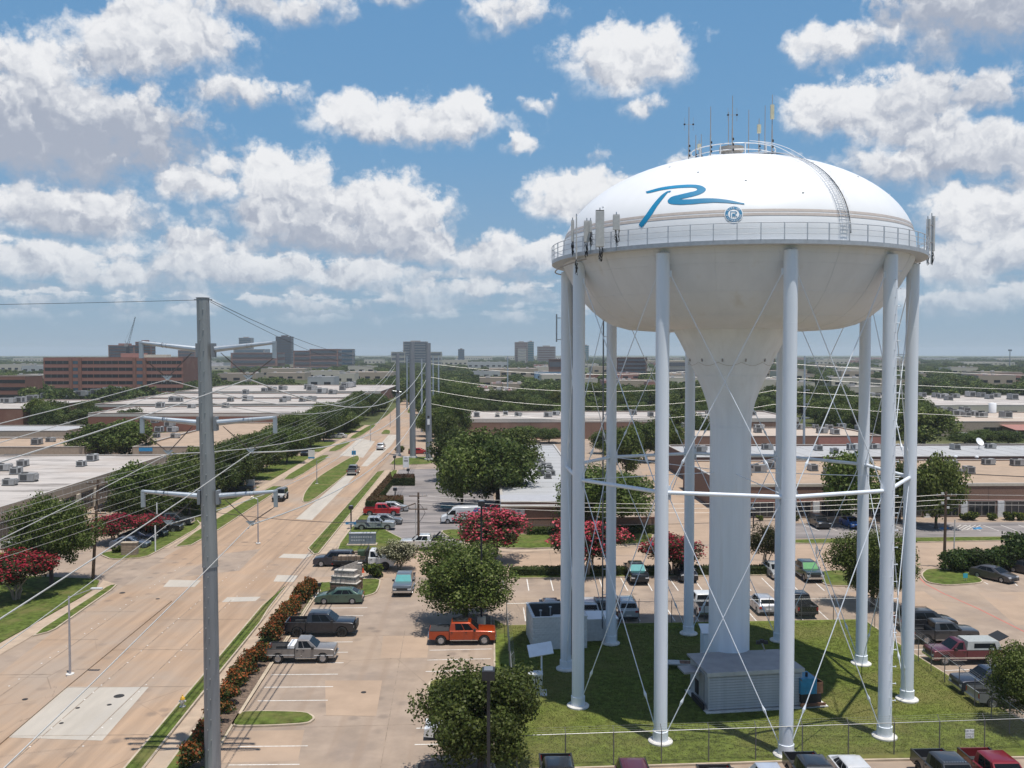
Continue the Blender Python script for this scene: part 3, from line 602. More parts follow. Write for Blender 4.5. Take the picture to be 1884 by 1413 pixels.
# round city seal
sc_ = zz_([(1455, 547)])[0]; ru, rv = 16.3, 14.4
def ringdecal(name, r0, r1, m, off):
    mb = MB(); N = 48
    P0 = [on_dome(sc_[0] + ru * r0 * math.cos(2 * math.pi * i / N), sc_[1] + rv * r0 * math.sin(2 * math.pi * i / N), off) for i in range(N)]
    P1 = [on_dome(sc_[0] + ru * r1 * math.cos(2 * math.pi * i / N), sc_[1] + rv * r1 * math.sin(2 * math.pi * i / N), off) for i in range(N)]
    for i in range(N): j = (i + 1) % N; mb.quad([P1[j], P1[i], P0[i], P0[j]])
    return mb.out(name, m, tower)
m_sealw = plain('seal_white', (.82, .82, .82), .45)
ringdecal('seal_disc', 0.001, 1.06, m_sealw, .024); ringdecal('seal_ring', .64, .97, m_sealb, .034)
def font_polys(txt):
    c = bpy.data.curves.new('t', 'FONT'); c.body = txt; c.align_x = 'CENTER'; c.fill_mode = 'FRONT'; c.resolution_u = 2
    o = bpy.data.objects.new('t', c); COL.objects.link(o); dg = bpy.context.evaluated_depsgraph_get()
    me = bpy.data.meshes.new_from_object(o.evaluated_get(dg)); vs = [tuple(v.co) for v in me.vertices]; fs = [list(p.vertices) for p in me.polygons]
    bpy.data.objects.remove(o); bpy.data.curves.remove(c); bpy.data.meshes.remove(me); return vs, fs
def arc_text(txt, rmid, hgt_, a0, a1, flip):
    N = len(txt)
    for i, ch in enumerate(txt):
        if ch == ' ': continue
        a = a0 + (a1 - a0) * i / (N - 1); vs, fs = font_polys(ch)
        cy = .36
        mb = MB()
        for f in fs:
            pts = []
            for q in f:
                x_, y_ = vs[q][0] * hgt_ * 1.25, (vs[q][1] - cy) * hgt_ * 1.35
                if not flip: rr_ = rmid + y_; an = a - x_ / rmid
                else: rr_ = rmid - y_; an = a + x_ / rmid
                pts.append(on_dome(sc_[0] + ru * rr_ * math.cos(an), sc_[1] - rv * rr_ * math.sin(an), .044))
            mb.quad(pts)
        mb.out('seal_letter', m_sealw, tower)
arc_text('CITY OF', .805, .25, R(142), R(40), False)
arc_text('RICHARDSON', .805, .25, R(192), R(348), True)
def strokes(name, segs, wdt, m):
    for a, b in segs:
        a = Vector(a); b = Vector(b); d = (b - a).normalized(); nn = Vector((-d.y, d.x)) * wdt
        q = [a + nn - d * wdt, a - nn - d * wdt, b - nn + d * wdt, b + nn + d * wdt]
        MB().quad([on_dome(sc_[0] + ru * p.x, sc_[1] - rv * p.y, .046) for p in q][::-1]).out(name, m, tower)
strokes('seal_monogram', [((-.34, -.3), (-.34, .34)), ((-.34, .34), (.22, .34)), ((.22, .34), (.34, .2)), ((.34, .2), (.2, .04)), ((.2, .04), (-.12, .04)), ((-.12, .04), (-.12, -.3)), ((-.1, .0), (.36, -.3)), ((-.1, -.02), (.1, -.28))], .045, m_sealb)
# antennas on the balcony (separate things: each could be lifted off)
def pol(a, r, z): return Vector((TC.x + r * math.cos(R(a)), TC.y + r * math.sin(R(a)), z))
def panel_antenna(u, v0, v1, wpx, lab, deep=.16, dark=False):
    # stands on the rail at the azimuth where its pole meets the deck edge
    best = None
    for k in range(3600):
        a = R(k * .1); p = Vector((TC.x + 13.75 * math.cos(a), TC.y + 13.75 * math.sin(a)))
        uu = 942 + FP * p.x / p.y
        if p.y < TC.y + 2 and (best is None or abs(uu - u) < best[0]): best = (abs(uu - u), a, p)
    _, a, p = best; z0 = at(u, v1, p.y).z; z1 = at(u, v0, p.y).z; wd = wpx / FP * p.y / 2
    t = thing('panel_antenna', lab, 'antenna', (p.x, p.y, z0), a, 'antennas along the balcony rail')
    h = z1 - z0
    MB().tube((0, 0, min(-.9, 32.2 - z0)), (0, 0, h + .25), .04, n=6).out('mount_pole', m_galv, t)
    face = math.atan2(-p.y, -p.x) - a if u < 1500 else math.radians(60)
    pm_ = MB().box(.08, .08 + deep, -wd, wd, 0, h); o = pm_.out('casing', m_panelg, t, rz=face)
    bv = o.modifiers.new('round', 'BEVEL'); bv.width = .03; bv.segments = 2
    MB().box(.085, .075 + deep, -wd + .015, wd - .015, h + .002, h + .05).out('cap', m_dark if dark else m_panelg, t, rz=face)
    for zc in (.25 * h, .75 * h): MB().box(-.05, .12, -.06, .06, zc - .05, zc + .05).out('clamp', m_rod, t, rz=face)
    rnd = random.Random(int(u))
    for k in range(4):
        s0 = rnd.uniform(-wd, wd)
        MB().path([(.12, s0 * (1 - q / 8) + rnd.uniform(-.12, .12) * math.sin(q), -.95 * math.sin(math.pi * q / 8) * rnd.uniform(.5, 1) - .03 * q) for q in range(9)], .022, 5).out('cable', m_dark, t, rz=face)
    return t
panel_antenna(1053, 407, 445, 6, 'slim grey antenna panel leftmost on the balcony rail')
panel_antenna(1060, 400, 478, 2.5, 'dark whip of cables on the far left of the balcony')
panel_antenna(1079, 408, 446, 11, 'medium grey antenna panel second from left on balcony')
panel_antenna(1103, 389, 455, 16, 'tallest grey antenna panel on the left of the balcony', .25, True)
panel_antenna(1133, 397, 424, 13, 'short grey box antenna nearest the big blue R', .2)
panel_antenna(1086, 408, 428, 5, 'small dark radio box between two antenna panels at left')
panel_antenna(1703, 404, 462, 7, 'twin grey antenna panel on the right end of balcony', .18)
panel_antenna(1713, 399, 462, 6, 'outermost pale antenna panel at the right balcony end', .2)
# whip antennas on the crown
def whip(u, v0, v1, kind, lab, y=None):
    y = y or TC.y - 2.2; p = at(u, v1, y); top = at(u, v0, y).z
    t = thing('whip_antenna', lab, 'antenna', (p.x, p.y, 39.7), 0, 'whip antennas on the tank crown'); h = top - 39.7
    MB().tube((0, 0, 0), (0, 0, h * .45), .05, .045, 6).tube((0, 0, h * .45), (0, 0, h), .035, .022, 6).out('mast', m_rod, t)
    if kind == 1:
        zc = h * .68; MB().tube((-.32, 0, zc), (.32, 0, zc), .015, n=4).out('cross_arm', m_rod, t)
        for s in (-1, 1):
            b = MB().box(-.06, .06, -.05, .05, -.05, .05).out('dipole_box', m_dark, t, loc=(.32 * s, 0, zc)); MB().tube((0, 0, -.45), (0, 0, .5), .012, n=4).out('dipole', m_rod, b)
    if kind == 2:
        MB().box(-.12, .12, -.1, .1, h * .62, h * .84).out('radome', m_cream, t)
    for k in range(3): MB().tube((.06, 0, h * (.08 + .09 * k)), (.06, 0, h * (.12 + .09 * k)), .07, n=6).out('clamp', m_dark, t)
for q in ((1267, 197, 298, 1, 'tall whip antenna with two dipole boxes, leftmost on the crown', 69.2), (1280, 248, 296, 0, 'short thin white antenna second from left on the crown', 69.6), (1286, 258, 292, 2, 'stubby pale box antenna near the left of the crown', 70.5), (1290, 247, 291, 0, 'dark short whip just left of the crown rail centre', 70.6), (1307, 196, 294, 0, 'plain tall whip antenna left of the roof vent', 67.6), (1340, 206, 290, 0, 'thin whip just left of the tallest dipole antenna', 73), (1347, 176, 292, 1, 'tallest whip with two dipole boxes at the crown centre', 67.4), (1377, 202, 290, 0, 'thin plain whip right of the roof vent', 73.2), (1396, 218, 294, 2, 'mast with a cream radome box right of centre', 67.8), (1407, 194, 290, 0, 'thin whip between the cream radome mast and the rightmost mast', 73.0), (1420, 174, 296, 2, 'tallest right-hand whip with box antennas at its foot', 68.4)): whip(*q)
# ================================================================== UNDER THE TOWER
m_shed = mat('shed_metal_siding', (.47, .46, .45), .55, 0., var=.07, scale=2)
m_shedroof = mat('shed_roof_metal', (.33, .31, .31), .6, 0., var=.08, scale=1)
m_cmu = mat('painted_block', (.62, .62, .61), .8, var=.07, scale=3, per_obj=.05)
p0 = G(1303, 1314); p1 = G(1474, 1304); ang = math.atan2(p1.y - p0.y, p1.x - p0.x) ; Ls = (p1 - p0).length; zs = 2.72
shed = thing('equipment_shed', 'grey metal-sided shed with flat roof at the tower foot', 'shed', (p0.x, p0.y, .13), ang); Ws = 4.0
MB().box(.05, Ls - .05, .05, Ws - .05, .12, zs).out('wall', m_shed, shed)
MB().box(-.25, Ls + 1.9, -.35, Ws + .3, -.1, .1).out('slab', m_conc, shed)
MB().prism([(-.15, -.18), (Ls + .15, -.18), (Ls + .15, Ws + .2), (-.15, Ws + .2)], zs, zs + .14, bottom=True).out('roof', m_shedroof, shed)
MB().box(-.16, Ls + .16, -.21, -.182, zs - .12, zs + .15).out('fascia', m_shed, shed)
MB().box(.06, Ls - .06, .02, .049, .15, zs - .15).out('shadow_backing', m_dark, shed)  # black sheet behind the board gaps, painting in the siding's shadow lines
bm_ = MB().quad([(0, -.07, 0), (Ls, -.07, 0), (Ls, .0, .145), (0, .0, .145)]).quad([(0, .045, 0), (Ls, .045, 0), (Ls, -.07, 0), (0, -.07, 0)]).quad([(0, .0, .145), (Ls, .0, .145), (Ls, .045, .145), (0, .045, .145)]).mesh('siding_board', m_shed)
for k in range(13): link('siding_board', bm_, shed, loc=(0, 0, .2 + k * .19))
MB().box(-.03, .07, -.05, .07, .12, zs).out('corner_trim', m_shed, shed); MB().box(Ls - .07, Ls + .03, -.05, .07, .12, zs).out('corner_trim', m_shed, shed)
MB().box(-.02, .03, .9, 1.9, .4, 2.4).out('door', plain('shed_door', (.38, .36, .33), .5), shed); MB().box(-.04, .03, 2.1, 2.7, .5, 1.5).out('louvre', m_dark, shed)
MB().box(-.35, -.2, .2, 2.6, .1, .5).out('cable_tray', m_dark, shed)
MB().box(-1.3, -.05, 1.4, 2.9, 2.3, 2.42).out('awning', m_shedroof, shed)
m_gen = mat('generator_blue', (.03, .24, .42), .45, var=.12, scale=2, dirt=(.16, .07, .035), dscale=.9, dlo=.55, dhi=.6)
m_rust = mat('rusty_panel', (.17, .085, .05), .8, var=.35, scale=3)
gp = G(1494, 1310); gen = thing('generator', 'rusty blue engine generator on skids right of the grey shed', 'generator', (gp.x, gp.y + .3, .23), ang)
MB().box(-.7, .8, 0, 1.6, .3, .95).out('base_frame', m_dark, gen)
MB().prism([(-.75, .0), (.45, .0), (.45, 1.6), (-.75, 1.6)], .95, 2.05, bottom=True).out('canopy', m_gen, gen)
MB().box(.45, .95, .05, 1.55, .95, 1.75).out('radiator', m_rust, gen); MB().quad([(.45, 0, 2.05), (.95, .05, 1.76), (.95, 1.55, 1.76), (.45, 1.6, 2.05)]).out('hood', m_rust, gen)
MB().tube((-.1, .5, 2.05), (-.1, .5, 2.35), .09, n=10).out('exhaust', m_dark, gen); MB().box(-.8, 1.1, -.1, 0, .1, .3).out('skid', m_rust, gen); MB().box(-.8, 1.1, 1.6, 1.7, .1, .3).out('skid', m_rust, gen)
# stair-like hatch board leaning left of the shed
q0 = G(1262, 1232); rp = thing('loading_ramp', 'pale framed ramp board lying left of the shed', 'ramp', (q0.x, q0.y, .15), ang - .25)
MB().box(-1.6, 1.4, -.5, .5, .35, .45).out('board', m_shed, rp); MB().box(-.5, 1.2, -.38, .38, .451, .47).out('grating', m_rust, rp)
for s in (-.45, .45): MB().box(-1.5, -1.4, s - .05, s + .05, 0, .35).out('foot', m_galv, rp); MB().box(1.2, 1.3, s - .05, s + .05, 0, .35).out('foot', m_galv, rp)
q0 = G(1299, 1213); vb = thing('valve_cabinet', 'white sheet-metal cabinet beside the tower column, left side', 'cabinet', (q0.x, q0.y, .13), 0)
MB().box(-.25, .75, -.2, 1.2, 0, 2.1).out('casing', m_leg, vb); MB().quad([(-.4, -.3, 2.12), (.85, -.3, 2.12), (.85, 1.3, 2.5), (-.4, 1.3, 2.5)]).quad([(-.4, -.3, 2.1), (-.4, 1.3, 2.48), (.85, 1.3, 2.48), (.85, -.3, 2.1)]).out('lid', m_tank, vb)
q0 = G(1357, 1213); fx = thing('floodlight_cluster', 'small dark floodlight cluster on the front of the tower column', 'floodlight', (q0.x - .1, TC.y - 1.75, 3.9), 0)
for k in range(3): MB().box(-.14, .14, -.12, .1, -.12, .12).out('lamp_head', m_dark, fx, loc=(-.3 + .28 * k, 0, .1 * (k % 2)))
MB().tube((0, 0, -.1), (.25, .1, -.7), .05, n=6).out('bracket', m_galv, fx)
# block-walled enclosure, roofless, with equipment inside
e0 = G(980, 1199); e1 = G(974, 1166); ex = G(1070, 1196)
enc = thing('block_enclosure', 'white painted block enclosure without a roof, equipment inside', 'enclosure', (e0.x, e0.y, .13), math.atan2((ex - e0).y, (ex - e0).x))
Wb, Db, Hb = 4.75, 4.9, 2.75
blk = MB().box(.006, .394, .0, .2, .006, .194).mesh('block', m_cmu); blk2 = MB().box(.0, .2, .006, .394, .006, .194).mesh('block', m_cmu)
MB().box(.03, Wb - .03, .03, .17, 0, Hb - .02).out('wall', m_cmu, enc); MB().box(.03, .17, .17, Db, 0, Hb - .02).out('wall', m_cmu, enc)
MB().box(Wb - .2, Wb - .03, .2, Db, 0, Hb - .02).out('wall', m_cmu, enc); MB().box(.17, Wb - .2, Db - .2, Db, 0, Hb - .02).out('wall', m_cmu, enc)
for r_ in range(13):
    for k in range(11): link('block', blk, enc, loc=(k * .4 + (.2 if r_ % 2 else 0), random.uniform(-.012, .006), r_ * .2))
    for k in range(11): link('block', blk2, enc, loc=(random.uniform(-.012, .006), .21 + k * .4 + (.2 if r_ % 2 else 0), r_ * .2))
MB().box(-.03, Wb + .03, -.03, .22, Hb, Hb + .07).out('coping', m_cmu, enc); MB().box(-.03, .22, .22, Db, Hb, Hb + .07).out('coping', m_cmu, enc)
MB().box(Wb - .22, Wb + .03, .22, Db, Hb, Hb + .07).out('coping', m_cmu, enc); MB().box(.22, Wb - .22, Db - .22, Db, Hb, Hb + .07).out('coping', m_cmu, enc)
MB().box(.17, Wb - .2, .17, Db - .2, .02, 1.2).out('floor', m_dark, enc); MB().box(.171, .19, .2, Db - .21, 1.2, Hb - .05).box(Wb - .22, Wb - .201, .2, Db - .21, 1.2, Hb - .05).box(.2, Wb - .23, Db - .22, Db - .201, 1.2, Hb - .05).out('shade_lining', plain('shade_lining', (.07, .07, .07), .8), enc, kind='stuff')  # floor and added inner faces coloured dark: painted shade inside the walls
w0 = enc.matrix_basis @ Vector((0, 0, 0))
def encpt(x, y): return Matrix.Translation(enc.location) @ Matrix.Rotation(enc.rotation_euler.z, 4, 'Z') @ Vector((x, y, 0))
pp = encpt(2.9, 2.0); hv = thing('condenser_unit', 'pale condenser box standing inside the block enclosure', 'condenser', (pp.x, pp.y, 1.33), enc.rotation_euler.z)
MB().box(-.9, .9, -.6, .6, 0, 1.0).out('casing', m_panelg, hv); MB().box(-.8, .8, -.5, .5, 1.0, 1.1).out('top_panel', m_cmu, hv)
for k in range(4): MB().box(-.75 + k * .4, -.45 + k * .4, -.62, -.6, .15, .8).out('vent', m_dark, hv)
for k, (x, y) in enumerate(((.9, 1.6), (1.9, 2.6))):
    pp = encpt(x, y); t = thing('vent_pipe', ('left' if k == 0 else 'middle') + ' grey vent pipe inside the block enclosure', 'pipe', (pp.x, pp.y, 1.33)); MB().tube((0, 0, 0), (0, 0, 1.7), .06, n=8).out('pipe', m_galv, t); MB().tube((0, 0, 1.7), (0, 0, 1.8), .13, n=8).out('cap', m_galv, t)
pp = encpt(Wb + .03, 1.9); ann = thing('equipment_hut', 'low white hut adjoining the block enclosure by the back leg', 'hut', (pp.x, pp.y, .13), enc.rotation_euler.z)
MB().box(0, 3.0, 0, 2.4, 0, 1.9).out('wall', m_cmu, ann); MB().box(0, 3.1, -.1, 2.5, 1.9, 2.0).out('roof', m_tank, ann); MB().box(2.0, 2.7, -.03, 0, .1, 1.7).out('door', m_leg, ann)
# sloping panel on post + cabinet, partly behind the near tree
q0 = G(994, 1258); sp = thing('tilted_panel', 'white tilted panel on a post left of the tower legs', 'solar panel', (q0.x, q0.y, .13), .1)
MB().tube((.1, 0, 0), (.1, 0, 2.3), .07, n=8).out('post', m_leg, sp)
MB().box(-.95, .95, -.55, .55, -.04, .04).out('panel', m_leg, sp, loc=(0, 0, 2.55), rot=(R(38), R(-8), 0)); MB().box(-.4, .4, -.05, .05, -.05, .05).out('bracket', m_galv, sp, loc=(.05, .05, 2.42))
q0 = G(985, 1279); uc = thing('utility_cabinet', 'pale grey utility cabinet below the tilted panel', 'cabinet', (q0.x, q0.y, .13), 0)
MB().box(-.5, .5, -.4, .4, .1, 1.5).out('casing', m_panelg, uc); MB().box(-.55, .55, -.45, .45, 1.5, 1.58).out('lid', m_cmu, uc); MB().box(-.85, .85, -.6, .6, 0, .1).out('plinth', m_conc, uc); MB().box(-.02, .02, -.42, -.4, .2, 1.4).out('door_seam', m_dark, uc)
# ================================================================== CHAIN-LINK FENCES
m_fence = plain('fence_steel', (.36, .36, .35), .5, .6); m_fdark = plain('fence_post_dark', (.14, .13, .13), .6, .3)
def fence(name, lab, a, b, npost, h=2.05, arm=(0, 0), pm__=m_fence):
    a = Vector(a); b = Vector(b); L = (b - a).length; an = math.atan2(b.y - a.y, b.x - a.x)
    t = thing(name, lab, 'fence', (a.x, a.y, .12), an, 'chain-link fences round the tower lot')
    for k in range(npost + 1):
        x = L * k / npost
        o = MB().tube((x, 0, 0), (x, 0, h + .02), .035, n=6).out('post', pm__, t)
        MB().tube((x, 0, h), (x + arm[0], arm[1], h + .32), .022, n=5).out('barb_arm', pm__, o)
    MB().tube((0, 0, h), (L, 0, h), .024, n=6).out('top_rail', m_fence, t)
    for k in range(3): MB().tube((0, arm[1] * (k + 1) / 3, h + .1 * (k + 1)), (L, arm[1] * (k + 1) / 3, h + .1 * (k + 1)), .005, n=3).out('barbed_wire', m_fence, t)
    mb = MB(); st = .105; n = int(L / st); r = .0026
    for k in range(-int(h / st), n):
        for sg in (1, -1):
            x0 = k * st; x1 = x0 + h; z0, z1 = (.03, h) if sg > 0 else (h, .03)
            if x0 < 0: z0 = z0 + (z1 - z0) * (-x0 / h); x0 = 0
            if x1 > L: z1 = z0 + (z1 - z0) * ((L - x0) / (x1 - x0)); x1 = L
            mb.quad([(x0 - r, 0, z0), (x0 + r, 0, z0), (x1 + r, 0, z1), (x1 - r, 0, z1)])
    mb.out('wire_mesh', m_fence, t, kind='stuff')
F = {k: G(*v) for k, v in dict(bl=(932, 1153), br=(1592, 1142), fl=(951, 1418), fr=(1893, 1383)).items()}
fence('chain_link_fence', 'front chain-link fence along the bottom row of vehicles', F['fl'], F['fr'], 11, arm=(0, .3), pm__=m_fdark)
fence('chain_link_fence', 'back chain-link fence between the tower lawn and back lot', F['bl'], F['br'], 11, arm=(0, -.2), pm__=m_fdark)
fence('chain_link_fence', 'right-hand chain-link fence beside the burgundy pickup', F['br'], F['fr'], 12, arm=(.25, .25), pm__=m_fdark)
fence('chain_link_fence', 'left chain-link fence beside the orange pickup', F['bl'], F['fl'], 8, arm=(0, .25))
def gtext(txt, size, m, parent, loc, rot, name='lettering', ext=.004):
    vs, fs = font_polys(txt); mb = MB(); mb.v = [(v[0] * size, v[1] * size, ext) for v in vs]; mb.f = fs; mb.m = [0] * len(fs)
    return mb.out(name, m, parent, loc=loc, rot=rot)
m_ink = plain('sign_ink', (.03, .03, .035), .6); m_signw = plain('sign_white', (.74, .74, .73), .5)
sp_ = at(1784, 1350, F['fl'].lerp(F['fr'], (1784 - 951) / (1893 - 951)).y - .06)
sg = thing('parking_sign', 'small white VEHICLES ONLY sign on the front fence', 'sign', (sp_.x, sp_.y, sp_.z), math.atan2((F['fr'] - F['fl']).y, (F['fr'] - F['fl']).x))
MB().box(-.29, .29, -.01, .01, -.29, .29).out('plate', m_signw, sg)
gtext('FOR Truck', .17, m_ink, sg, (0, -.012, .13), (R(90), 0, 0)); gtext('VEHICLES', .14, m_ink, sg, (0, -.012, -.06), (R(90), 0, 0)); gtext('ONLY', .2, m_ink, sg, (0, -.012, -.25), (R(90), 0, 0))
# ================================================================== STEEL TRANSMISSION POLES
m_pole = mat('weathered_pole_steel', (.235, .25, .27), .5, .35, var=.09, scale=.9, dirt=(.33, .34, .35), dscale=.5, dlo=.52, dhi=.68, stretch=(1, 1, .18))
m_pole2 = mat('upper_pole_steel', (.27, .285, .29), .5, .35, var=.10, scale=.9, dirt=(.34, .345, .345), dscale=.5, dlo=.52, dhi=.7, stretch=(1, 1, .18))
m_arm = mat('arm_steel', (.40, .44, .48), .4, .5, var=.08, scale=1.2)
m_wire = plain('aluminium_wire', (.62, .60, .56), .45, .4); m_insul = plain('polymer_insulator', (.10, .075, .065), .5)
YP = 56.0
pb = G(391, 706.5 + FP * math.tan(math.atan(HC / YP) - PIT)); pb = Vector((at(391, 1413, YP).x + .02, YP, 0))
pole = thing('transmission_pole', 'tall weathered steel transmission pole with six arms, in the left foreground', 'power pole', (pb.x, pb.y, 0))
def pxz(v): return at(391, v, YP).z
def pxx(u): return at(u, 700, YP).x - pb.x
ztop = pxz(549); zj = pxz(1024)
MB().tube((0, 0, 0), (-.03, 0, zj), .49, .425, 12).out('shaft', m_pole, pole)
MB().tube((-.03, 0, zj - .6), (-.30, 0, ztop), .462, .37, 12).out('upper_shaft', m_pole2, pole)
MB().tube((-.03, 0, zj - .62), (-.03, 0, zj - .55), .475, n=12).out('slip_joint', m_pole, pole)
MB().tube((-.30, 0, ztop), (-.30, 0, ztop + .05), .40, n=12).out('cap', m_pole, pole)
MB().box(-.82, .25, -.05, .05, ztop - .12, ztop - .05).out('shield_bracket', m_pole, pole)
bl = MB().box(-.03, .03, -.06, .0, -.03, .03).mesh('step_lug', m_galv)
for k in range(44): z = 1.5 + k * .62; link('step_lug', bl, pole, loc=(.02 - .3 * z / ztop + (.1 if k % 2 else -.1), -.49 + .12 * z / ztop, z))
VB = {}
def cable(name, lab, p, q, sag, r, m=m_wire, n=16, group='overhead power lines'):
    pts = [Vector(p).lerp(Vector(q), k / n) - Vector((0, 0, 4 * sag * (k / n) * (1 - k / n))) for k in range(n + 1)]
    return tag(MB().path(pts, r, 5).out(name, m, smooth=60), lab, 'power line', group)
for lv, (vr, vt, lvl) in enumerate(((643, 627, 'upper'), (778, 765, 'middle'), (913, 901, 'lower'))):
    for sd_, (ut, ur) in (('left', (259, 366)), ('right', (507, (393, 396, 399)[lv]))):
        tip = Vector((pxx(ut), 0, pxz(vt + 3))); root = Vector((pxx(ur) - (0 if sd_ == 'left' else 0), 0, pxz(vr)))
        am = MB().tube(root, tip, .185, .10, 10).out('arm', m_arm, pole)
        MB().box(-.09, .09, -.26, .26, -.42, .42, M=Matrix.Translation(root + Vector((-.02 if sd_ == 'left' else .02, 0, -.05)))).out('arm_flange', m_pole, am)
        MB().box(-.11, .11, -.09, .09, -.95, .07, M=Matrix.Translation(tip + Vector((.05 if sd_ == 'left' else -.05, 0, 0)))).out('tip_plate', m_arm, am)
        for q in (.55, .62): c = root.lerp(tip, q); MB().tube(c - Vector((.012, 0, 0)), c + Vector((.012, 0, 0)), .16, n=10).out('band', m_pole, am)
        ub = {('left', 0): (308, 695), ('right', 0): (457, 694), ('left', 1): (308, 832), ('right', 1): (460, 829), ('left', 2): (306, 961), ('right', 2): (459, 962)}[(sd_, lv)]
        vb_ = Vector((pxx(ub[0]), 0, pxz(ub[1]))); VB[(sd_, lv)] = Vector((pb.x, pb.y, 0)) + vb_
        s1 = tip + Vector((.05 if sd_ == 'left' else -.05, 0, -.9)); s2 = root.lerp(tip, .12) + Vector((0, 0, -.25))
        for s in (s1, s2):
            mb = MB(); mb.tube(s, vb_, .022, n=5)
            for k in range(22): c = s.lerp(vb_, .18 + .66 * k / 21); d = (vb_ - s).normalized(); mb.tube(c - d * .008, c + d * .008, .055, .03, 7)
            mb.out('insulator', m_insul, am)
        MB().prism([(-.32, 0), (.32, 0), (0, -.3)], -.015, .015, bottom=True).out('yoke_plate', m_arm, am, loc=vb_ + Vector((0, 0, .12)), rot=(R(90), 0, 0))
        for k in (-.5, .5): MB().tube((0, k - .1, 0), (0, k + .1, 0), .05, .03, 6).out('damper', m_galv, am, loc=vb_ + Vector((0, 0, -.22)))
# far trio of plain steel poles
TRI = []
for (u, v0, v1, dia, lab) in ((733, 650, 838, 8.2, 'slimmest of three bare steel poles beside the street'), (759.5, 629, 843, 11.6, 'middle of three bare steel poles beside the street, on a pad'), (789, 631, 847, 11.8, 'right-hand of three bare steel poles, small white meter on it')):
    p = G(u, v1); z = at(u, v0, p.y).z; r = dia / FP * p.y / 2; t = thing('steel_pole', lab, 'power pole', (p.x, p.y, 0), 0, 'bare steel poles beside the street')
    MB().tube((0, 0, .5), (-.1, 0, z), r, r * .82, 14).out('shaft', m_pole, t); MB().tube((0, 0, -.02), (0, 0, .5), r * 1.35, n=16).out('footing', m_conc, t)
    if u == 789: MB().box(-.25, .3, -r - .25, -r * .9, 8.6, 9.9).out('meter_box', m_tank, t); MB().box(-.2, .25, -r - .2, -r * .9, 10.2, 10.7).out('switch_box', m_dark, t)
    if u == 733: MB().box(-.3, .3, -r - .3, -r * .9, 15.6, 16.3).out('clamp', m_dark, t); MB().tube((-1.3, -r, 16.2), (.9, -r, 15.9), .07, n=6).out('cross_bar', m_galv, t)
    TRI.append((p, z))
back = -123.0
for (sd_, lv), p in VB.items():
    lvl = ('upper', 'middle', 'lower')[lv]
    q = ST(0, 0) + Vector((p.x + (back - p.y) * -math.tan(A), back, p.z))
    for j in ((0,) if sd_ == 'right' else (0, 1)) if lv < 1 else (0,):
        cable('power_line', f"bright cable running from the {lvl} {sd_} arm towards the lower left" if not j else f"second cable just below the one on the {lvl} {sd_} arm", p + Vector((0, 0, -.12 - .75 * j)), q + Vector((0, 0, -.12 - .75 * j)), 3.1 + .2 * lv, .026 if sd_ == 'right' else .02)
    k = {0: 0, 1: 1, 2: 2}[lv]; tp, tz = TRI[0 if sd_ == 'left' else 2]
    cable('power_line', f"cable sagging from the {lvl} {sd_} arm to the far bare poles", p + Vector((0, 0, -.12)), Vector((tp.x - .6, tp.y, {0: 23.2, 1: 19.2, 2: 14.8}[lv])), 4.2 if lv else 5.2, .05 if sd_ == 'right' else .035, n=20)
    if sd_ == 'left' and lv < 1: cable('power_line', "lower twin of the cable from the upper left arm to the far poles", p + Vector((0, 0, -.9)), Vector((tp.x - .8, tp.y, 22.0)), 5.2, .035, n=20)
pt = Vector((pb.x - .3, pb.y, ztop - .1)); 
cable('shield_wire', 'thin dark wire leaving the pole top towards the left edge', pt + Vector((-.4, 0, .0)), pt + Vector((-92, -30, .6)), 1.3, .014, m_dark)
cable('shield_wire', 'thin dark wire from the pole top falling to the far middle pole', pt + Vector((.45, 0, 0)), Vector((TRI[1][0].x, TRI[1][0].y, TRI[1][1] - .4)), 3.4, .02, m_dark, 20)
cable('shield_wire', 'fainter lower dark wire from the pole top to the far pole', pt + Vector((.45, 0, -.1)), Vector((TRI[2][0].x, TRI[2][0].y, TRI[2][1] - .6)), 4.6, .016, m_dark, 20)
# long thin lines crossing behind the tower
for i, (z, y, sg_, lab) in enumerate(((24.5, 228, 0, 'uppermost'), (21.3, 226, .8, 'second highest'), (18.2, 224, 1.2, 'third highest'), (15.0, 224, 1.2, 'lowest'))):
    cable('power_line', f'{lab} thin wire crossing the view behind the tower', (TRI[2][0].x + .6, TRI[2][0].y, z - 1.5), (60, 213, z - 1.2), 2.6 + sg_, .035, n=20); cable('power_line', f'{lab} thin wire right of the slim pole behind the tower', (60, 213, z - 1.2), (220, 190, z - 2.2), 2.6, .035, n=20)
# more slim poles further along
for (u, v0, v1, y, lab, arms) in ((1479, 655, 824, 213, 'slim steel pole with short arms behind the tower right of the column', 5), (749, 655, 708, 420, 'distant white pole left of the bare steel trio', 2), (776, 660, 747, 300, 'thin pale pole between the bare steel poles', 2), (797, 655, 720, 380, 'thin pale pole just right of the bare poles', 0), (807, 655, 726, 350, 'thin pale pole beside the far road on the right', 0), (934, 655, 706, 520, 'slim grey pole over the woods left of the tower', 3), (653, 700, 830, 0, '', 0)):
    if not lab: continue
    p = at(u, v1, y); zt_ = at(u, v0, y).z
    t = thing('utility_pole', lab, 'utility pole', (p.x, p.y, 0), 0, 'slim poles in the distance'); r = .16 + y * .0004
    MB().tube((0, 0, 0), (0, 0, zt_), r * 1.3, r * .8, 8).out('shaft', m_arm, t)
    for k in range(arms): MB().box(0, 1.2, -.06, .06, zt_ - 1.5 - 3.2 * k, zt_ - 1.3 - 3.2 * k).out('arm', m_galv, t)
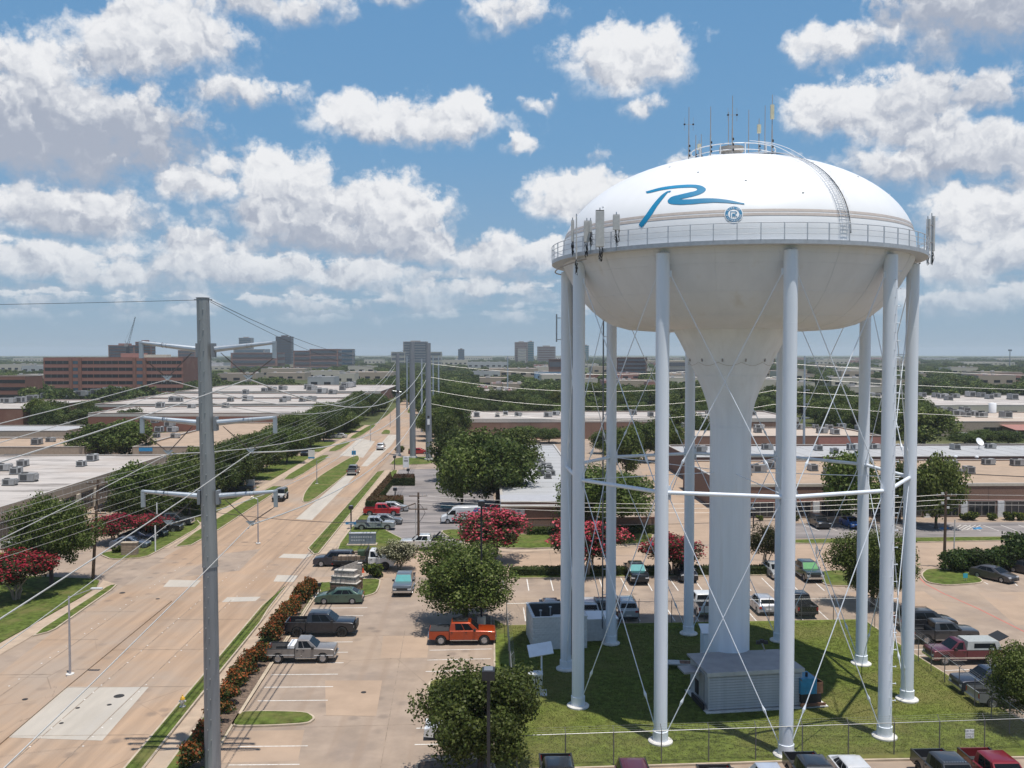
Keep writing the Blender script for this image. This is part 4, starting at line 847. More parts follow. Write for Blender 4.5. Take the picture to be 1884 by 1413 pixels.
# wooden distribution poles
m_wood = mat('creosote_wood', (.115, .075, .05), .85, var=.2, scale=3, stretch=(1, 1, .1))
def wood(u, vt, vb_, lab, lean=0., arms=2, y=None):
    p = G(u, vb_); zt_ = at(u, vt, p.y).z; t = thing('wooden_utility_pole', lab, 'utility pole', (p.x, p.y, 0), 0, 'wooden utility poles')
    MB().tube((0, 0, 0), (lean, 0, zt_), .19, .13, 9).out('shaft', m_wood, t)
    for k in range(arms):
        z = zt_ - .5 - k * 1.7; a = MB().box(-1.2, 1.2, -.06, .06, z, z + .12).out('crossarm', m_wood, t, loc=(lean * z / zt_, -.18, 0))
        for x in (-1.1, -.55, .55, 1.1): MB().tube((x, 0, z + .12), (x, 0, z + .3), .05, n=6).out('insulator', m_panelg, a)
    return t, Vector((p.x + lean, p.y, zt_))
w1, t1 = wood(171, 882, 1066, 'leaning wooden utility pole on the left lawn', .75, 3)
w2, t2 = wood(770, 906, 1012, 'wooden utility pole with dangling hardware beside the middle car park', 0, 2)
w3, t3 = wood(1737, 905, 1046, 'wooden utility pole at the juniper bushes on the right', .1, 1)
MB().path([(.1, -.2, t2.z - 1.4), (.6, -.3, t2.z - 1.9), (.9, -.3, t2.z - 2.6), (.5, -.3, t2.z - 3.3), (.15, -.2, t2.z - 3.8)], .03, 4).out('looped_cable', m_dark, w2)
MB().box(-.9, .9, -.1, .1, t2.z - 1.9, t2.z - 1.78).out('equipment_arm', m_wood, w2, loc=(.75, -.2, .5), rot=(0, R(-20), 0))
MB().tube((-.35, -.1, 0), (-.35, -.1, 6.2), .07, n=6).out('riser_pipe', m_panelg, w2)
MB().tube((.9, -.4, .0), (1.0, -.4, 5.9), .07, n=6).out('riser_pipe', m_panelg, w3)
for k in range(4): MB().box(-.14, .14, -.3, -.1, t3.z - .3 - k * .55, t3.z - .05 - k * .55).out('transformer', m_panelg, w3, loc=((.25 if k % 2 else -.4), 0, 0))
k_ = 0
for z in (-.2, -1.9, -3.4, -4.2, -5.2):
    for x in ((-1.1, 1.1) if k_ < 4 else (0,)):
        k_ += 1
        cable('distribution_line', f'{ORD[k_ - 1]} thin line from the top, fanning left from the leaning wooden pole', t1 + Vector((x, 0, z)), ST(-53 + x, 20) + Vector((0, 0, t1.z + z * .55 + 2.2)), 1.2, .017)
        cable('distribution_line', f'{ORD[k_ - 1]} thin line from the top, running up the street from the leaning wooden pole', t1 + Vector((x, 0, z)), ST(-46.5 + x, 330) + Vector((0, 0, 11.5 + z)), 2.4, .017, n=20)
cable('distribution_line', 'dark span wire crossing the street to the middle wooden pole', ST(-43, 124) + Vector((0, 0, 5.5)), t2 + Vector((0, 0, -3.9)), .9, .035, m_dark)
cable('distribution_line', 'dark span wire from the middle wooden pole towards the tower', t2 + Vector((0, 0, -3.9)), Vector((66, 120, 6.3)), 1.4, .03, m_dark, 20)
for k in range(3): cable('distribution_line', f'{ORD[k]} pale wire from the top, from the middle pole to the right-hand wooden pole', t2 + Vector((0, -.2, -.4 - .5 * k)), t3 + Vector((0, 0, -.3 - .6 * k)), 1.1, .022, n=20)
for k in range(3): cable('distribution_line', f'{ORD[k]} wire from the top, leaving the right wooden pole past the picture edge', t3 + Vector((0, 0, -.3 - .6 * k)), (150, 125, 8.2 - .5 * k), .8, .022)
# ================================================================== LAMPS, SIGNS, SMALL STREET FURNITURE
m_black = plain('black_pole_paint', (.022, .022, .026), .45); m_alu = plain('brushed_pole', (.42, .42, .45), .45, .6)
def streetlight(u, vt, vb_, lab, arm=(1.9, .6), y0=0):
    p = G(u, vb_); zt_ = at(u, vt, p.y).z; t = thing('street_light', lab, 'street light', (p.x, p.y, .05), 0, 'pale street lights along the median')
    MB().tube((0, 0, 0), (0, 0, zt_), .10, .065, 8).out('pole', m_alu, t); MB().tube((0, 0, 0), (0, 0, .12), .32, n=12).out('base', m_conc, t)
    MB().tube((0, 0, zt_ - .1), (arm[0], 0, zt_ + arm[1]), .035, n=6).out('arm', m_alu, t)
    l = MB().box(arm[0] - .15, arm[0] + .75, -.16, .16, zt_ + arm[1] - .06, zt_ + arm[1] + .08).out('lamp_head', m_panelg, t); bv = l.modifiers.new('round', 'BEVEL'); bv.width = .05; bv.segments = 2
streetlight(129, 1098, 1243, 'nearest street light, standing in the concrete median')
streetlight(475, 918, 1001, 'street light on the median beside the white off-roader', (-1.6, .6))
for i, (u, vt, vb_) in enumerate(((583, 848, 891), (682, 782, 812), (718, 758, 786))): streetlight(u, vt, vb_, f'{ORD[i]} distant street light beyond the junction')
def lotlamp(u, vt, vb_, lab, w_=.32, base=.0, heads=1):
    p = G(u, vb_); zt_ = at(u, vt, p.y).z; t = thing('parking_lamp', lab, 'lamp post', (p.x, p.y, .0), 0, 'black car park lamp posts')
    MB().box(-.085, .085, -.085, .085, base, zt_).out('pole', m_black, t)
    if base: MB().tube((0, 0, 0), (0, 0, base), .38, n=16).out('plinth', m_conc, t)
    MB().box(-w_, w_, -w_ * 1.2, w_ * 1.2, zt_ - .05, zt_ + .42).out('lamp_head', m_black, t); MB().box(-w_ * .7, w_ * .7, -w_, w_, zt_ + .42, zt_ + .47).out('head_lid', m_pole, t)
lotlamp(899, 1246, 1560, 'black shoebox lamp post in front of the near tree')
lotlamp(886, 930, 1160, 'black lamp post on a concrete plinth behind the round tree', .3, 1.3)
for i, (u, vt, vb_) in enumerate(((646, 936, 974), (727, 902, 925), (726, 842, 864), (751, 866, 880), (823, 786, 815), (1386, 942, 972), (868, 770, 800))): lotlamp(u, vt, vb_, ('small black lamp beside the sidewalk near the red pickup', 'small black lamp inside the hedged car park', 'small black lamp beside the white pole sign', 'small black lamp at the far hedge', 'black lamp in the car park right of the bare poles', 'small black lamp by the right-hand brick building', 'small lamp by the long white-roofed building')[i], .3 if i != 4 else .25)
# hydrant
p = G(336, 1304); hy = thing('fire_hydrant', 'silver fire hydrant with yellow bonnet on the near verge', 'fire hydrant', (p.x, p.y, .13)); m_hs = plain('hydrant_silver', (.55, .55, .53), .4, .6); m_hy = plain('hydrant_yellow', (.68, .38, .03), .45)
MB().lathe([(.22, 0), (.22, .07), (.13, .08), (.13, .45), (.18, .47), (.18, .55), (.13, .56)], 16).out('barrel', m_hs, hy, 40); MB().lathe([(.17, .56), (.16, .64), (.09, .76), (.04, .8), (.04, .88), (0, .88)], 16).out('bonnet', m_hy, hy, 50)
MB().tube((-.26, 0, .42), (.26, 0, .42), .07, n=10).tube((0, -.28, .38), (0, 0, .38), .09, n=10).out('nozzle_caps', m_hs, hy)
# layered stone entrance sign, wedge-shaped in plan
m_stone = mat('grey_ledge_stone', (.36, .32, .28), .9, var=.2, scale=5, per_obj=.22); m_stoner = mat('brown_rubble_stone', (.22, .135, .10), .9, var=.25, scale=5, per_obj=.3); m_cap = mat('stone_cap', (.50, .46, .41), .85, var=.08, scale=2)
p = G(658, 1092); ms = thing('monument_sign', 'stepped wedge-shaped stone entrance wall at the junction', 'monument', (p.x, p.y, .13), 0)
def wall_run(tri, z0, z1, sm_, rows, ln, cap=.0):
    n = len(tri)
    MB().prism(inset(tri, .06), z0, z1 - .01).out('core', m_cap, ms)
    for i in range(n):
        a = Vector((*tri[i], 0)); b = Vector((*tri[(i + 1) % n], 0)); L = (b - a).length; an = math.atan2((b - a).y, (b - a).x); hh = (z1 - z0) / rows
        cnt = max(1, int(L / ln)); l_ = L / cnt
        bx = MB().box(.01, l_ - .01, -.02, .12, .008, hh - .008).mesh('stone', sm_)
        for r_ in range(rows):
            for k in range(cnt): link('stone', bx, ms, loc=a + (b - a).normalized() * (k * l_) + Vector((random.uniform(-.02, .02), random.uniform(-.02, .02), z0 + r_ * hh)), rz=an)
    if cap: MB().prism(inset(tri, -.06), z1, z1 + cap, bottom=True).out('cap', m_cap, ms)
wall_run([(-3.0, .5), (-.1, -.25), (.15, 1.2), (-2.7, 1.5)], 0, .9, m_stoner, 4, .42, .07)
wall_run([(-2.9, .62), (-.25, .0), (.0, 1.15), (-2.6, 1.5)], .97, 1.55, m_stone, 3, .5, .07)
wall_run([(-2.6, .75), (-.45, .25), (-.2, 1.15), (-2.4, 1.45)], 1.62, 2.15, m_stone, 2, .5, .07)
wall_run([(-.3, 1.3), (.25, 1.3), (.25, 1.85), (-.3, 1.85)], 0, 1.3, m_stoner, 5, .3, .08); wall_run([(-.22, 1.38), (.17, 1.38), (.17, 1.77), (-.22, 1.77)], 1.38, 2.75, m_stone, 5, .4, .07)
MB().quad([(-2.5, 1.46, 2.2), (-.2, 1.5, 3.05), (-.2, 1.35, 3.05), (-2.5, 1.3, 2.2)]).prism([(-2.5, 1.3), (-.2, 1.35), (-.2, 1.5), (-2.5, 1.45)], 1.6, 2.22).quad([(-2.5, 1.3, 2.2), (-.2, 1.35, 2.2), (-.2, 1.35, 3.05)]).quad([(-2.5, 1.46, 2.2), (-.2, 1.5, 3.05), (-.2, 1.5, 2.2)]).quad([(-.2, 1.35, 2.2), (-.2, 1.5, 2.2), (-.2, 1.5, 3.05), (-.2, 1.35, 3.05)]).out('sloping_fin', m_stone, ms)
# blue-grey slab sign
m_slate = mat('slate_sign', (.17, .20, .235), .5, var=.08, scale=2); m_slate2 = plain('sign_top_pale', (.42, .43, .45), .5)
p = G(667, 1004); ss = thing('monument_sign', 'low slate-grey monument sign on the corner lawn with pale lettering', 'monument sign', (p.x, p.y, .13), A)
MB().box(-2.0, 1.95, -.75, .55, 0, .16).out('plinth', m_curb, ss); MB().box(-1.75, 1.75, -.35, .35, .16, 1.5).out('slab', m_slate, ss); MB().box(-1.78, 1.78, -.38, .38, 1.5, 1.62).out('top', m_slate2, ss)
gtext('BUSINESS PARK', .40, m_signw, ss, (0, -.355, .95), (R(90), 0, 0)) if False else None
for k in range(2):
    for q in range(9 - 3 * k): MB().box(0, .22, -.012, 0, 0, .2).out('letter', m_slate2, ss, loc=(-1.45 + q * .31, -.35, .98 - .42 * k))
# street name sign, pole signs
p = G(645, 1004); sn = thing('street_sign', 'blue street-name blade on a post at the corner lawn', 'street sign', (p.x, p.y, .13), 0); m_sblue = plain('street_sign_blue', (.03, .24, .47), .5)
MB().tube((0, 0, 0), (0, 0, 2.75), .04, n=6).out('post', m_alu, sn); MB().box(-.62, .75, -.02, .02, 2.7, 3.05).out('blade', m_sblue, sn); MB().box(-.78, -.62, -.021, .021, 2.7, 3.05).out('end_panel', m_signw, sn); MB().box(-.25, .4, -.03, -.02, 2.82, 2.93).out('legend', m_signw, sn); MB().box(-.18, .18, -.05, -.03, .9, 1.5).out('notice', m_signw, sn)
p = G(651, 848); gs = thing('median_sign', 'round-cornered blue arrow sign on the median tip', 'traffic sign', (p.x, p.y, .1)); MB().tube((0, 0, 0), (0, 0, 3.0), .05, n=6).out('post', m_alu, gs)
o = MB().box(-.5, .5, -.02, .02, 1.35, 2.35).out('plate', m_sblue, gs); MB().prism([(-.06, 0), (.06, 0), (.06, .3), (.2, .3), (0, .6), (-.2, .3), (-.06, .3)], -.012, .0, bottom=True).out('arrow', m_signw, gs, loc=(0, -.02, 1.5), rot=(R(90), 0, 0))
p = G(747, 865); ps = thing('pylon_sign', 'tall white panel sign on two legs near the bare steel poles', 'sign', (p.x, p.y, .1), 0); MB().box(-.65, .65, -.15, .15, .5, 2.9).out('panel', m_signw, ps); MB().box(-.45, .45, -.162, -.15, 1.85, 2.05).out('legend', m_ink, ps); MB().tube((-.45, 0, 0), (-.45, 0, .5), .06, n=6).tube((.45, 0, 0), (.45, 0, .5), .06, n=6).out('legs', m_alu, ps); MB().prism([(-.4, 2.3), (0, 2.75), (.4, 2.3), (0, 2.5)], -.012, 0, bottom=True).out('emblem', m_slate, ps, loc=(0, -.15, 0), rot=(R(90), 0, 0))
p = G(239, 1022); bs = thing('monument_sign', 'small tan plank-faced sign block before the blue cars at left', 'monument sign', (p.x, p.y, .13), A)
for k in range(5): MB().box(-.95, .95, -.4, .4, k * .3 + .01, k * .3 + .29).out('plank', mat('tan_sign_plank', (.33, .245, .18), .8, var=.1, scale=3) if k == 0 else bpy.data.materials['tan_sign_plank'], bs)
MB().box(-1.0, 1.0, -.45, .45, 1.5, 1.58).out('cap', m_curb, bs)
for i, (u, vt, vb_) in enumerate(((286, 967, 1016), (289, 925, 970))):
    p = G(u, vb_); t = thing('white_post', ('nearer' if i == 0 else 'farther') + ' tall slim white post among the cars at left', 'post', (p.x, p.y, 0)); MB().tube((0, 0, 0), (0, 0, at(u, vt, p.y).z), .09, n=8).out('post', m_signw, t)
for i, (u, v, lab) in enumerate(((461, 905, 'grey-white sign board by the left sidewalk trees'), (573, 846, 'blue and white sign board under the street trees'))):
    p = G(u, v); t = thing('sign_board', lab, 'sign', (p.x, p.y, 0), 0); MB().box(-.75, .75, -.1, .1, .7, 2.3).out('panel', m_signw if i else m_slate2, t); MB().box(-.75, .75, -.1, .1, .3, .68).out('footer', m_sblue, t); MB().tube((-.5, 0, 0), (-.5, 0, .3), .06, n=6).tube((.5, 0, 0), (.5, 0, .3), .06, n=6).out('legs', m_alu, t)
p = G(1502, 1052); t = thing('regulatory_sign', 'grey rear side of a road sign right of the tall leg', 'traffic sign', (p.x, p.y, .1)); MB().tube((0, 0, 0), (0, 0, 2.5), .035, n=6).out('post', m_alu, t); MB().box(-.3, .3, -.02, .02, 2.0, 2.9).out('plate', m_slate2, t, rz=.9)
p = G(1776, 1071); t = thing('yard_sign', 'little turquoise yard sign on the right kerbed island', 'sign', (p.x, p.y, .12)); MB().box(-.25, .25, -.02, .02, .35, .85).out('plate', plain('turquoise', (.03, .35, .45), .5), t); MB().tube((-.1, 0, 0), (-.1, 0, .35), .02, n=5).tube((.1, 0, 0), (.1, 0, .35), .02, n=5).out('stakes', m_alu, t)
p = G(824, 938); t = thing('picnic_bench', 'teal bench under the trees beside the white van', 'bench', (p.x, p.y, .0), .2); m_teal = plain('teal_paint', (.03, .30, .33), .5)
MB().box(-1.1, 1.1, -.35, .35, .7, .78).out('table_top', m_teal, t); MB().box(-1.1, 1.1, -.8, -.55, .42, .48).out('seat', m_teal, t); MB().box(-1.1, 1.1, .55, .8, .42, .48).out('seat', m_teal, t)
for x in (-.8, .8): MB().box(x - .05, x + .05, -.75, .75, .36, .42).box(x - .05, x + .05, -.1, .1, 0, .7).out('frame', m_black, t)
# mailbox-like black post at the stone sign and bollard lights
p = G(588, 1096); t = thing('meter_post', 'small black post lamp left of the stone entrance wall', 'lamp', (p.x, p.y, .13)); MB().tube((0, 0, 0), (0, 0, .9), .05, n=6).out('post', m_black, t); MB().box(-.16, .16, -.14, .14, .85, 1.2).out('lamp_head', m_black, t)
# ================================================================== BUILDINGS
m_brickr = mat('red_brick', (.215, .095, .065), .9, var=.14, scale=6, dirt=(.27, .14, .10), dscale=.12, dlo=.5, dhi=.7)
m_brickb = mat('brown_brick', (.205, .122, .088), .9, var=.14, scale=6, dirt=(.255, .16, .12), dscale=.12, dlo=.5, dhi=.7)
m_brickd = mat('dark_brick', (.155, .095, .075), .9, var=.14, scale=6)
m_tan = mat('tan_wall', (.36, .285, .215), .85, var=.08, scale=2)
m_cream_w = mat('cream_wall', (.48, .43, .35), .85, var=.06, scale=2)
m_roofw = mat('white_membrane_roof', (.435, .395, .36), .85, var=.09, scale=.25, dirt=(.20, .175, .155), dscale=.20, dlo=.50, dhi=.64, stretch=(.4, 1.6, 1), dirt2=(.36, .305, .26), d2scale=.08)
m_roofg = mat('grey_membrane_roof', (.375, .375, .375), .8, var=.05, scale=.25, dirt=(.34, .34, .34), dscale=.16, dlo=.5, dhi=.75)
m_rooft = mat('tan_gravel_roof', (.37, .27, .19), .92, var=.08, scale=.4, dirt=(.34, .25, .18), dscale=.12, dlo=.5, dhi=.72, bump=.2, bscale=30)
m_rooflt = mat('pale_tan_roof', (.45, .37, .30), .9, var=.06, scale=.3, dirt=(.36, .29, .24), dscale=.14, dlo=.55, dhi=.72)
m_coping = mat('metal_coping', (.52, .48, .43), .5, .2, var=.05, scale=2)
m_pink = mat('terracotta_fascia', (.33, .155, .125), .7, var=.06, scale=2)
m_glass = plain('dark_glass', (.018, .02, .024), .12, 0., .6); m_glassb = plain('blue_glass', (.06, .11, .15), .15, 0, .7); m_frame = plain('window_frame', (.22, .2, .18), .5)
m_hvac = mat('hvac_grey', (.36, .355, .345), .6, .2, var=.1, scale=2, per_obj=.25); m_hvacd = plain('hvac_dark', (.07, .07, .07), .6)
RECT = []; m_seamr = plain('roof_seam_grey', (.30, .275, .25), .8)
def building(name, lab, x0, x1, y0, y1, z, wall, roof, group=None, par=.35, cop=m_coping, cat='building', fascia=None):
    L, D = x1 - x0, y1 - y0
    RECT.append((x0, x1, y0, y1))
    b = thing(name, lab, cat, (x0, y0, 0), A, group)
    MB().box(0, L, 0, .3, 0, z).out('wall', wall, b); MB().box(0, L, D - .3, D, 0, z).out('wall', wall, b)
    MB().box(0, .3, .3, D - .3, 0, z).out('wall', wall, b); MB().box(L - .3, L, .3, D - .3, 0, z).out('wall', wall, b)
    MB().quad([(.3, .3, z - par), (L - .3, .3, z - par), (L - .3, D - .3, z - par), (.3, D - .3, z - par)]).out('roof', roof, b)
    mb = MB().box(-.06, L + .06, -.06, .34, z, z + .1).box(-.06, L + .06, D - .34, D + .06, z, z + .1).box(-.06, .34, .34, D - .34, z, z + .1).box(L - .34, L + .06, .34, D - .34, z, z + .1)
    mb.out('coping', cop, b)
    if fascia: MB().box(-.12, L + .12, -.12, -.061, z - fascia[0], z + .101).out('fascia', fascia[1], b); MB().box(L + .061, L + .12, -.061, D, z - fascia[0], z + .101).out('fascia', fascia[1], b); MB().box(-.12, -.061, -.061, D, z - fascia[0], z + .101).out('fascia', fascia[1], b)
    b['dims'] = None; del b['dims']
    return b, L, D
def bay(b, side, pos, w_, z0, z1, L, D, m=None, frame=True, mull=0):
    # a framed window standing proud of the wall, one part with its pane as sub-part
    m = m or m_glass
    T = {'S': (Matrix.Translation((pos, 0, 0)), 0), 'E': (Matrix.Translation((L, pos, 0)) @ Matrix.Rotation(R(90), 4, 'Z'), 0), 'W': (Matrix.Translation((0, pos, 0)) @ Matrix.Rotation(R(-90), 4, 'Z'), 0)}[side][0]
    mb = MB().box(-w_ / 2, w_ / 2, -.06, -.003, z0, z0 + .1, M=T).box(-w_ / 2, w_ / 2, -.06, -.003, z1 - .1, z1, M=T).box(-w_ / 2, -w_ / 2 + .1, -.06, -.003, z0 + .1, z1 - .1, M=T).box(w_ / 2 - .1, w_ / 2, -.06, -.003, z0 + .1, z1 - .1, M=T)
    for k in range(mull): x = -w_ / 2 + w_ * (k + 1) / (mull + 1); mb.box(x - .04, x + .04, -.055, -.003, z0 + .1, z1 - .1, M=T)
    f = mb.out('window', m_frame, b); MB().box(-w_ / 2 + .1, w_ / 2 - .1, -.03, -.004, z0 + .1, z1 - .1, M=T).out('pane', m, f)
hv_me = None
def hvac_proto():
    t = thing('rooftop_unit', 'grey rooftop air conditioner', 'air conditioner', (0, 0, -50), 0, 'rooftop air conditioners')
    MB().box(-.95, .95, -.65, .65, 0, .14).out('curb', m_hvacd, t); MB().box(-.9, .9, -.6, .6, .14, 1.05).out('casing', m_hvac, t)
    MB().lathe([(.42, 1.05), (.42, 1.13), (.36, 1.13), (.36, 1.07), (0, 1.07)], 14, c=(-.4, 0, 0)).out('fan_guard', m_hvacd, t); MB().box(-.92, -.9, -.45, .45, .25, .9).box(-.7, .1, -.62, -.6, .25, .9).out('coil', m_hvacd, t); MB().box(.9, 1.15, -.35, .35, .3, .95).out('hood', m_hvac, t)
    return t
HV = hvac_proto(); HVN = [0]
def hvac(u, v, z, lab, sc=1.0, rz=None):
    p = G(u, v, z)
    if HVN[0] == 0: o = HV; o.location = p; o.rotation_euler.z = rz or A; o['label'] = lab; o.scale = (sc,) * 3
    else: o = copy_tree(HV, p, A if rz is None else rz, sc, lab)
    HVN[0] += 1; return o
def hvacs(l, z, where, sc=1.0):
    for i, (u, v) in enumerate(sorted(l)): hvac(u, v, z, f'{ORD[i]} rooftop air conditioner from the left on {where}', sc * random.uniform(.85, 1.2), A + random.choice((0, R(90))))
def rects(u0, u1, v0, v1, z):
    a = G(u0, v0, z); return a
# --- left: long white-roofed building facing the street
b, L, D = building('commercial_building', 'long white-roofed tan building along the left edge', -140, -67.6, 96, 186, 4.9, m_tan, m_roofw, par=.15, fascia=(1.7, m_tan))
for k in range(13):
    y = 4 + k * 6.6; bay(b, 'E', y + 2, 4.6, .25, 3.0, L, D, mull=3); MB().box(L + .061, L + .45, y + 4.55, y + 5.6, 0, 3.2).out('pilaster', m_cream_w, b)
for k in range(30): MB().box(L + .121, L + .15, 1.5 + k * 3, 1.58 + k * 3, 3.25, 4.85).out('fascia_seam', m_coping, b)
sgn = MB().box(L + .15, L + .3, 60.5, 65.5, 3.6, 4.4).out('shop_sign', m_coping, b)
hvacs([(42, 858), (150, 858), (170, 848), (18, 893), (52, 886), (30, 872), (8, 866)], 4.76, 'the long white roof at the left edge', 1.15)
# tan-roofed block behind it
b, L, D = building('commercial_building', 'tan-roofed block with dark doorways beyond the white-roofed building', -86, -60.5, 210, 284, 4.3, m_tan, m_rooft, par=.3)
for k in range(3): bay(b, 'S', 4.5 + k * 7, 4.2, .1, 2.6, L, D, mull=3)
for k in range(8): bay(b, 'E', 6 + k * 8.5, 5, .1, 2.6, L, D, mull=3)
MB().box(1.5, 4.5, -.12, 0, 3.3, 4.1).out('blue_sign', m_sblue, b)
hvacs([(288, 805), (293, 795), (317, 795), (312, 785), (322, 806), (285, 778)], 4.0, 'the tan roof left of the steel pole', 1.25)
b, L, D = building('commercial_building', 'low tan building behind the two spreading trees at left', -180, -97, 208, 232, 4.3, m_tan, m_rooft, par=.3)
for k in range(6): bay(b, 'S', 8 + k * 12, 6, .1, 2.7, L, D, mull=4)
hvacs([(68, 818), (93, 813)], 4.0, 'the low tan roof at far left', 1.2)
b, L, D = building('canopy_building', 'grey flat canopy building at the left edge', -200, -118, 243, 262, 5, m_tan, m_roofg, par=.2)
b, L, D = building('carport', 'small white-roofed carport at the left edge', -150, -128, 236, 241.5, 3.6, m_cream_w, m_roofg, par=.1)
# brick white-roofed row, left middle distance
b, L, D = building('brick_warehouse', 'red brick building with cluttered white roof at far left', -330, -172, 322, 388, 6, m_brickr, m_roofw, par=.3)
hvacs([(10, 741), (18, 742), (38, 741), (60, 739), (84, 733), (92, 733), (100, 733), (112, 732), (134, 729), (150, 729), (160, 727), (176, 726), (200, 723), (210, 720), (214, 720)], 5.7, 'the cluttered white roof at far left', 2.2)
wh = ((-138, -66.5, 302, 342, 6, 'first long white-roofed brick warehouse beyond the steel pole'), (-160, -66, 356, 402, 6, 'second white-roofed brick warehouse beyond the steel pole'), (-165, -66, 408, 452, 6, 'third white-roofed brick warehouse beyond the steel pole'), (-170, -66.5, 468, 566, 6.2, 'fourth and farthest white-roofed brick warehouse along the street'))
for i, (x0, x1, y0, y1, z, lab) in enumerate(wh):
    b, L, D = building('brick_warehouse', lab, x0, x1, y0, y1, z, m_brickr, m_roofw, 'white-roofed brick warehouses', par=.25)
    for k in range(5): bay(b, 'E', 5 + k * (D - 8) / 4.5, 4, .4, 2.8, L, D)
    MB().box(-.03, L + .03, -.03, -.0, z - 1.1, z - .2).out('cornice_band', m_coping, b)
hvacs([(295, 750), (352, 751), (415, 750), (520, 740), (556, 739), (566, 738)], 5.75, 'the first long warehouse roof', 1.6)
hvacs([(455, 738), (527, 737), (558, 738), (574, 737), (318, 739), (330, 739), (424, 739)], 5.75, 'the second warehouse roof', 1.9)
hvacs([(452, 725), (486, 721), (500, 720), (520, 718), (573, 719), (592, 724), (612, 725)], 5.8, 'the third warehouse roof', 2.2)
hvacs([(634, 714), (640, 713), (648, 712), (630, 718), (568, 716)], 5.95, 'the fourth warehouse roof', 2.6)
# five-storey brick office block
b, L, D = building('office_building', 'wide five-storey red brick office block with banded windows', -305, -215, 605, 640, 22.7, m_brickr, m_roofw, par=1.0, cop=m_brickr)
m_bandb = mat('office_brick_pale', (.30, .135, .10), .9, var=.08, scale=3)
for f in range(5):
    z0 = .9 + f * 4.4
    MB().box(-.0, L, -.12, 0, z0 + 2.1, z0 + 4.05).out('spandrel', m_bandb, b)
    for (x0, x1) in ((1, 16.5), (24.5, 32), (32.5, 48), (48.5, 57.5), (66.5, 89)):
        o = MB().box(x0, x1, -.06, -.003, z0, z0 + 2.1).out('window_band', m_glass, b)
        n_ = int((x1 - x0) / 3.2)
        for k in range(1, n_): MB().box(x0 + (x1 - x0) * k / n_ - .08, x0 + (x1 - x0) * k / n_ + .08, -.09, -.06, z0, z0 + 2.1).out('mullion', m_frame, o)
for (x0, x1) in ((18.9, 22.6), (60.0, 64.2)):
    for f in range(5): MB().box(x0, x1, -.05, -.003, .9 + f * 4.4, 3.4 + f * 4.4).out('stair_glazing', m_glassb, b)
    for x in (x0 - 2.2, x1 + .1): MB().box(x, x + 2, -1.2, 0, 0, 22.4).out('pier', m_brickr, b)
MB().box(46, 60, 10, 20, 21.7, 25.6).out('plant_room', m_pink, b); MB().box(60, 75, 12, 22, 21.7, 24.6).out('plant_room', m_cream_w, b)
b, L, D = building('office_building', 'orange brick block with banded windows cut by the left edge', -330, -263, 500, 520, 13, m_brickr, m_roofw, par=.5)
for f in range(3): MB().box(0, L, -.08, -.003, 1.5 + f * 4, 3.2 + f * 4).out('window_band', m_glass, b)
def seams(b, L, D, z, n, along='x'):
    for k in range(1, n):
        if along == 'x': MB().box(.35, L - .35, D * k / n - .03, D * k / n + .03, z, z + .02).out('roof_seam', m_seamr, b)
        else: MB().box(L * k / n - .03, L * k / n + .03, .35, D - .35, z, z + .02).out('roof_seam', m_seamr, b)
# --- middle: grey-roofed brick building with board sign, screen wall
b, L, D = building('brick_office', 'grey-roofed brick building with a board sign, behind the pink-flowered trees', -1.6, 12.5, 136, 222, 3.6, m_brickb, m_roofg, par=.12)
MB().quad([(-.1, -.5, 3.15), (L + .1, -.5, 3.15), (L + .1, 4.0, 4.1), (-.1, 4.0, 4.1)]).quad([(-.1, 4.0, 4.1), (L + .1, 4.0, 4.1), (L + .1, 4.3, 3.75), (-.1, 4.3, 3.75)]).quad([(-.1, -.5, 3.05), (-.1, -.5, 3.15), (-.1, 4, 4.1), (-.1, 4.3, 3.5)]).out('sloped_metal_roof', mat('standing_seam', (.46, .455, .46), .5, .3, var=.03, scale=1), b)
MB().box(-.15, L + .15, -.56, -.5, 2.95, 3.17).out('gutter', m_cream_w, b); MB().box(-.12, .12, -.14, 0, 0, 3.0).out('downpipe', m_signw, b)
si = MB().box(.95, 3.45, -.18, -.03, 1.75, 2.6).out('board_sign', m_cmu, b)
for r_ in range(2):
    for q in range((7, 8)[r_]):
        if (r_, q) in ((0, 3), (1, 1)): continue
        MB().box(0, .12, -.012, 0, 0, .2).out('letter', m_ink, si, loc=((1.55 if r_ == 0 else 1.4) + q * .19, -.18, 2.24 - .32 * r_))
for k in range(12): bay(b, 'W', 5 + k * 6.5, 2.2, .8, 2.4, L, D)
seams(b, L, D, 3.48, 16)
hvacs([(972, 845), (984, 842), (992, 853), (984, 862), (995, 866), (1003, 861), (1010, 868), (1000, 875), (1008, 880), (1016, 874), (978, 850)], 3.48, 'the grey roof left of the tower legs', 1.0)
hvacs([(950, 808 + 20), (985, 806 + 22)], 3.48, 'the north end of the grey roof', .9)
w0 = G(948, 982); w1_ = G(1205, 979)
sw = thing('screen_wall', 'long low brick screen wall behind the clipped hedge', 'wall', (w0.x, w0.y, 0), math.atan2((w1_ - w0).y, (w1_ - w0).x)); Lw = (w1_ - w0).length
for k in range(8): MB().box(Lw * k / 8 + .01, Lw * (k + 1) / 8 - .01, 0, .25, 0, 2.05).out('brick_panel', m_brickb, sw)
MB().box(-.02, Lw, -.04, .29, 2.05, 2.15).out('coping', m_brickr, sw); MB().box(-.35, 0, -.05, .3, 0, 2.35).out('pier', m_signw, sw)
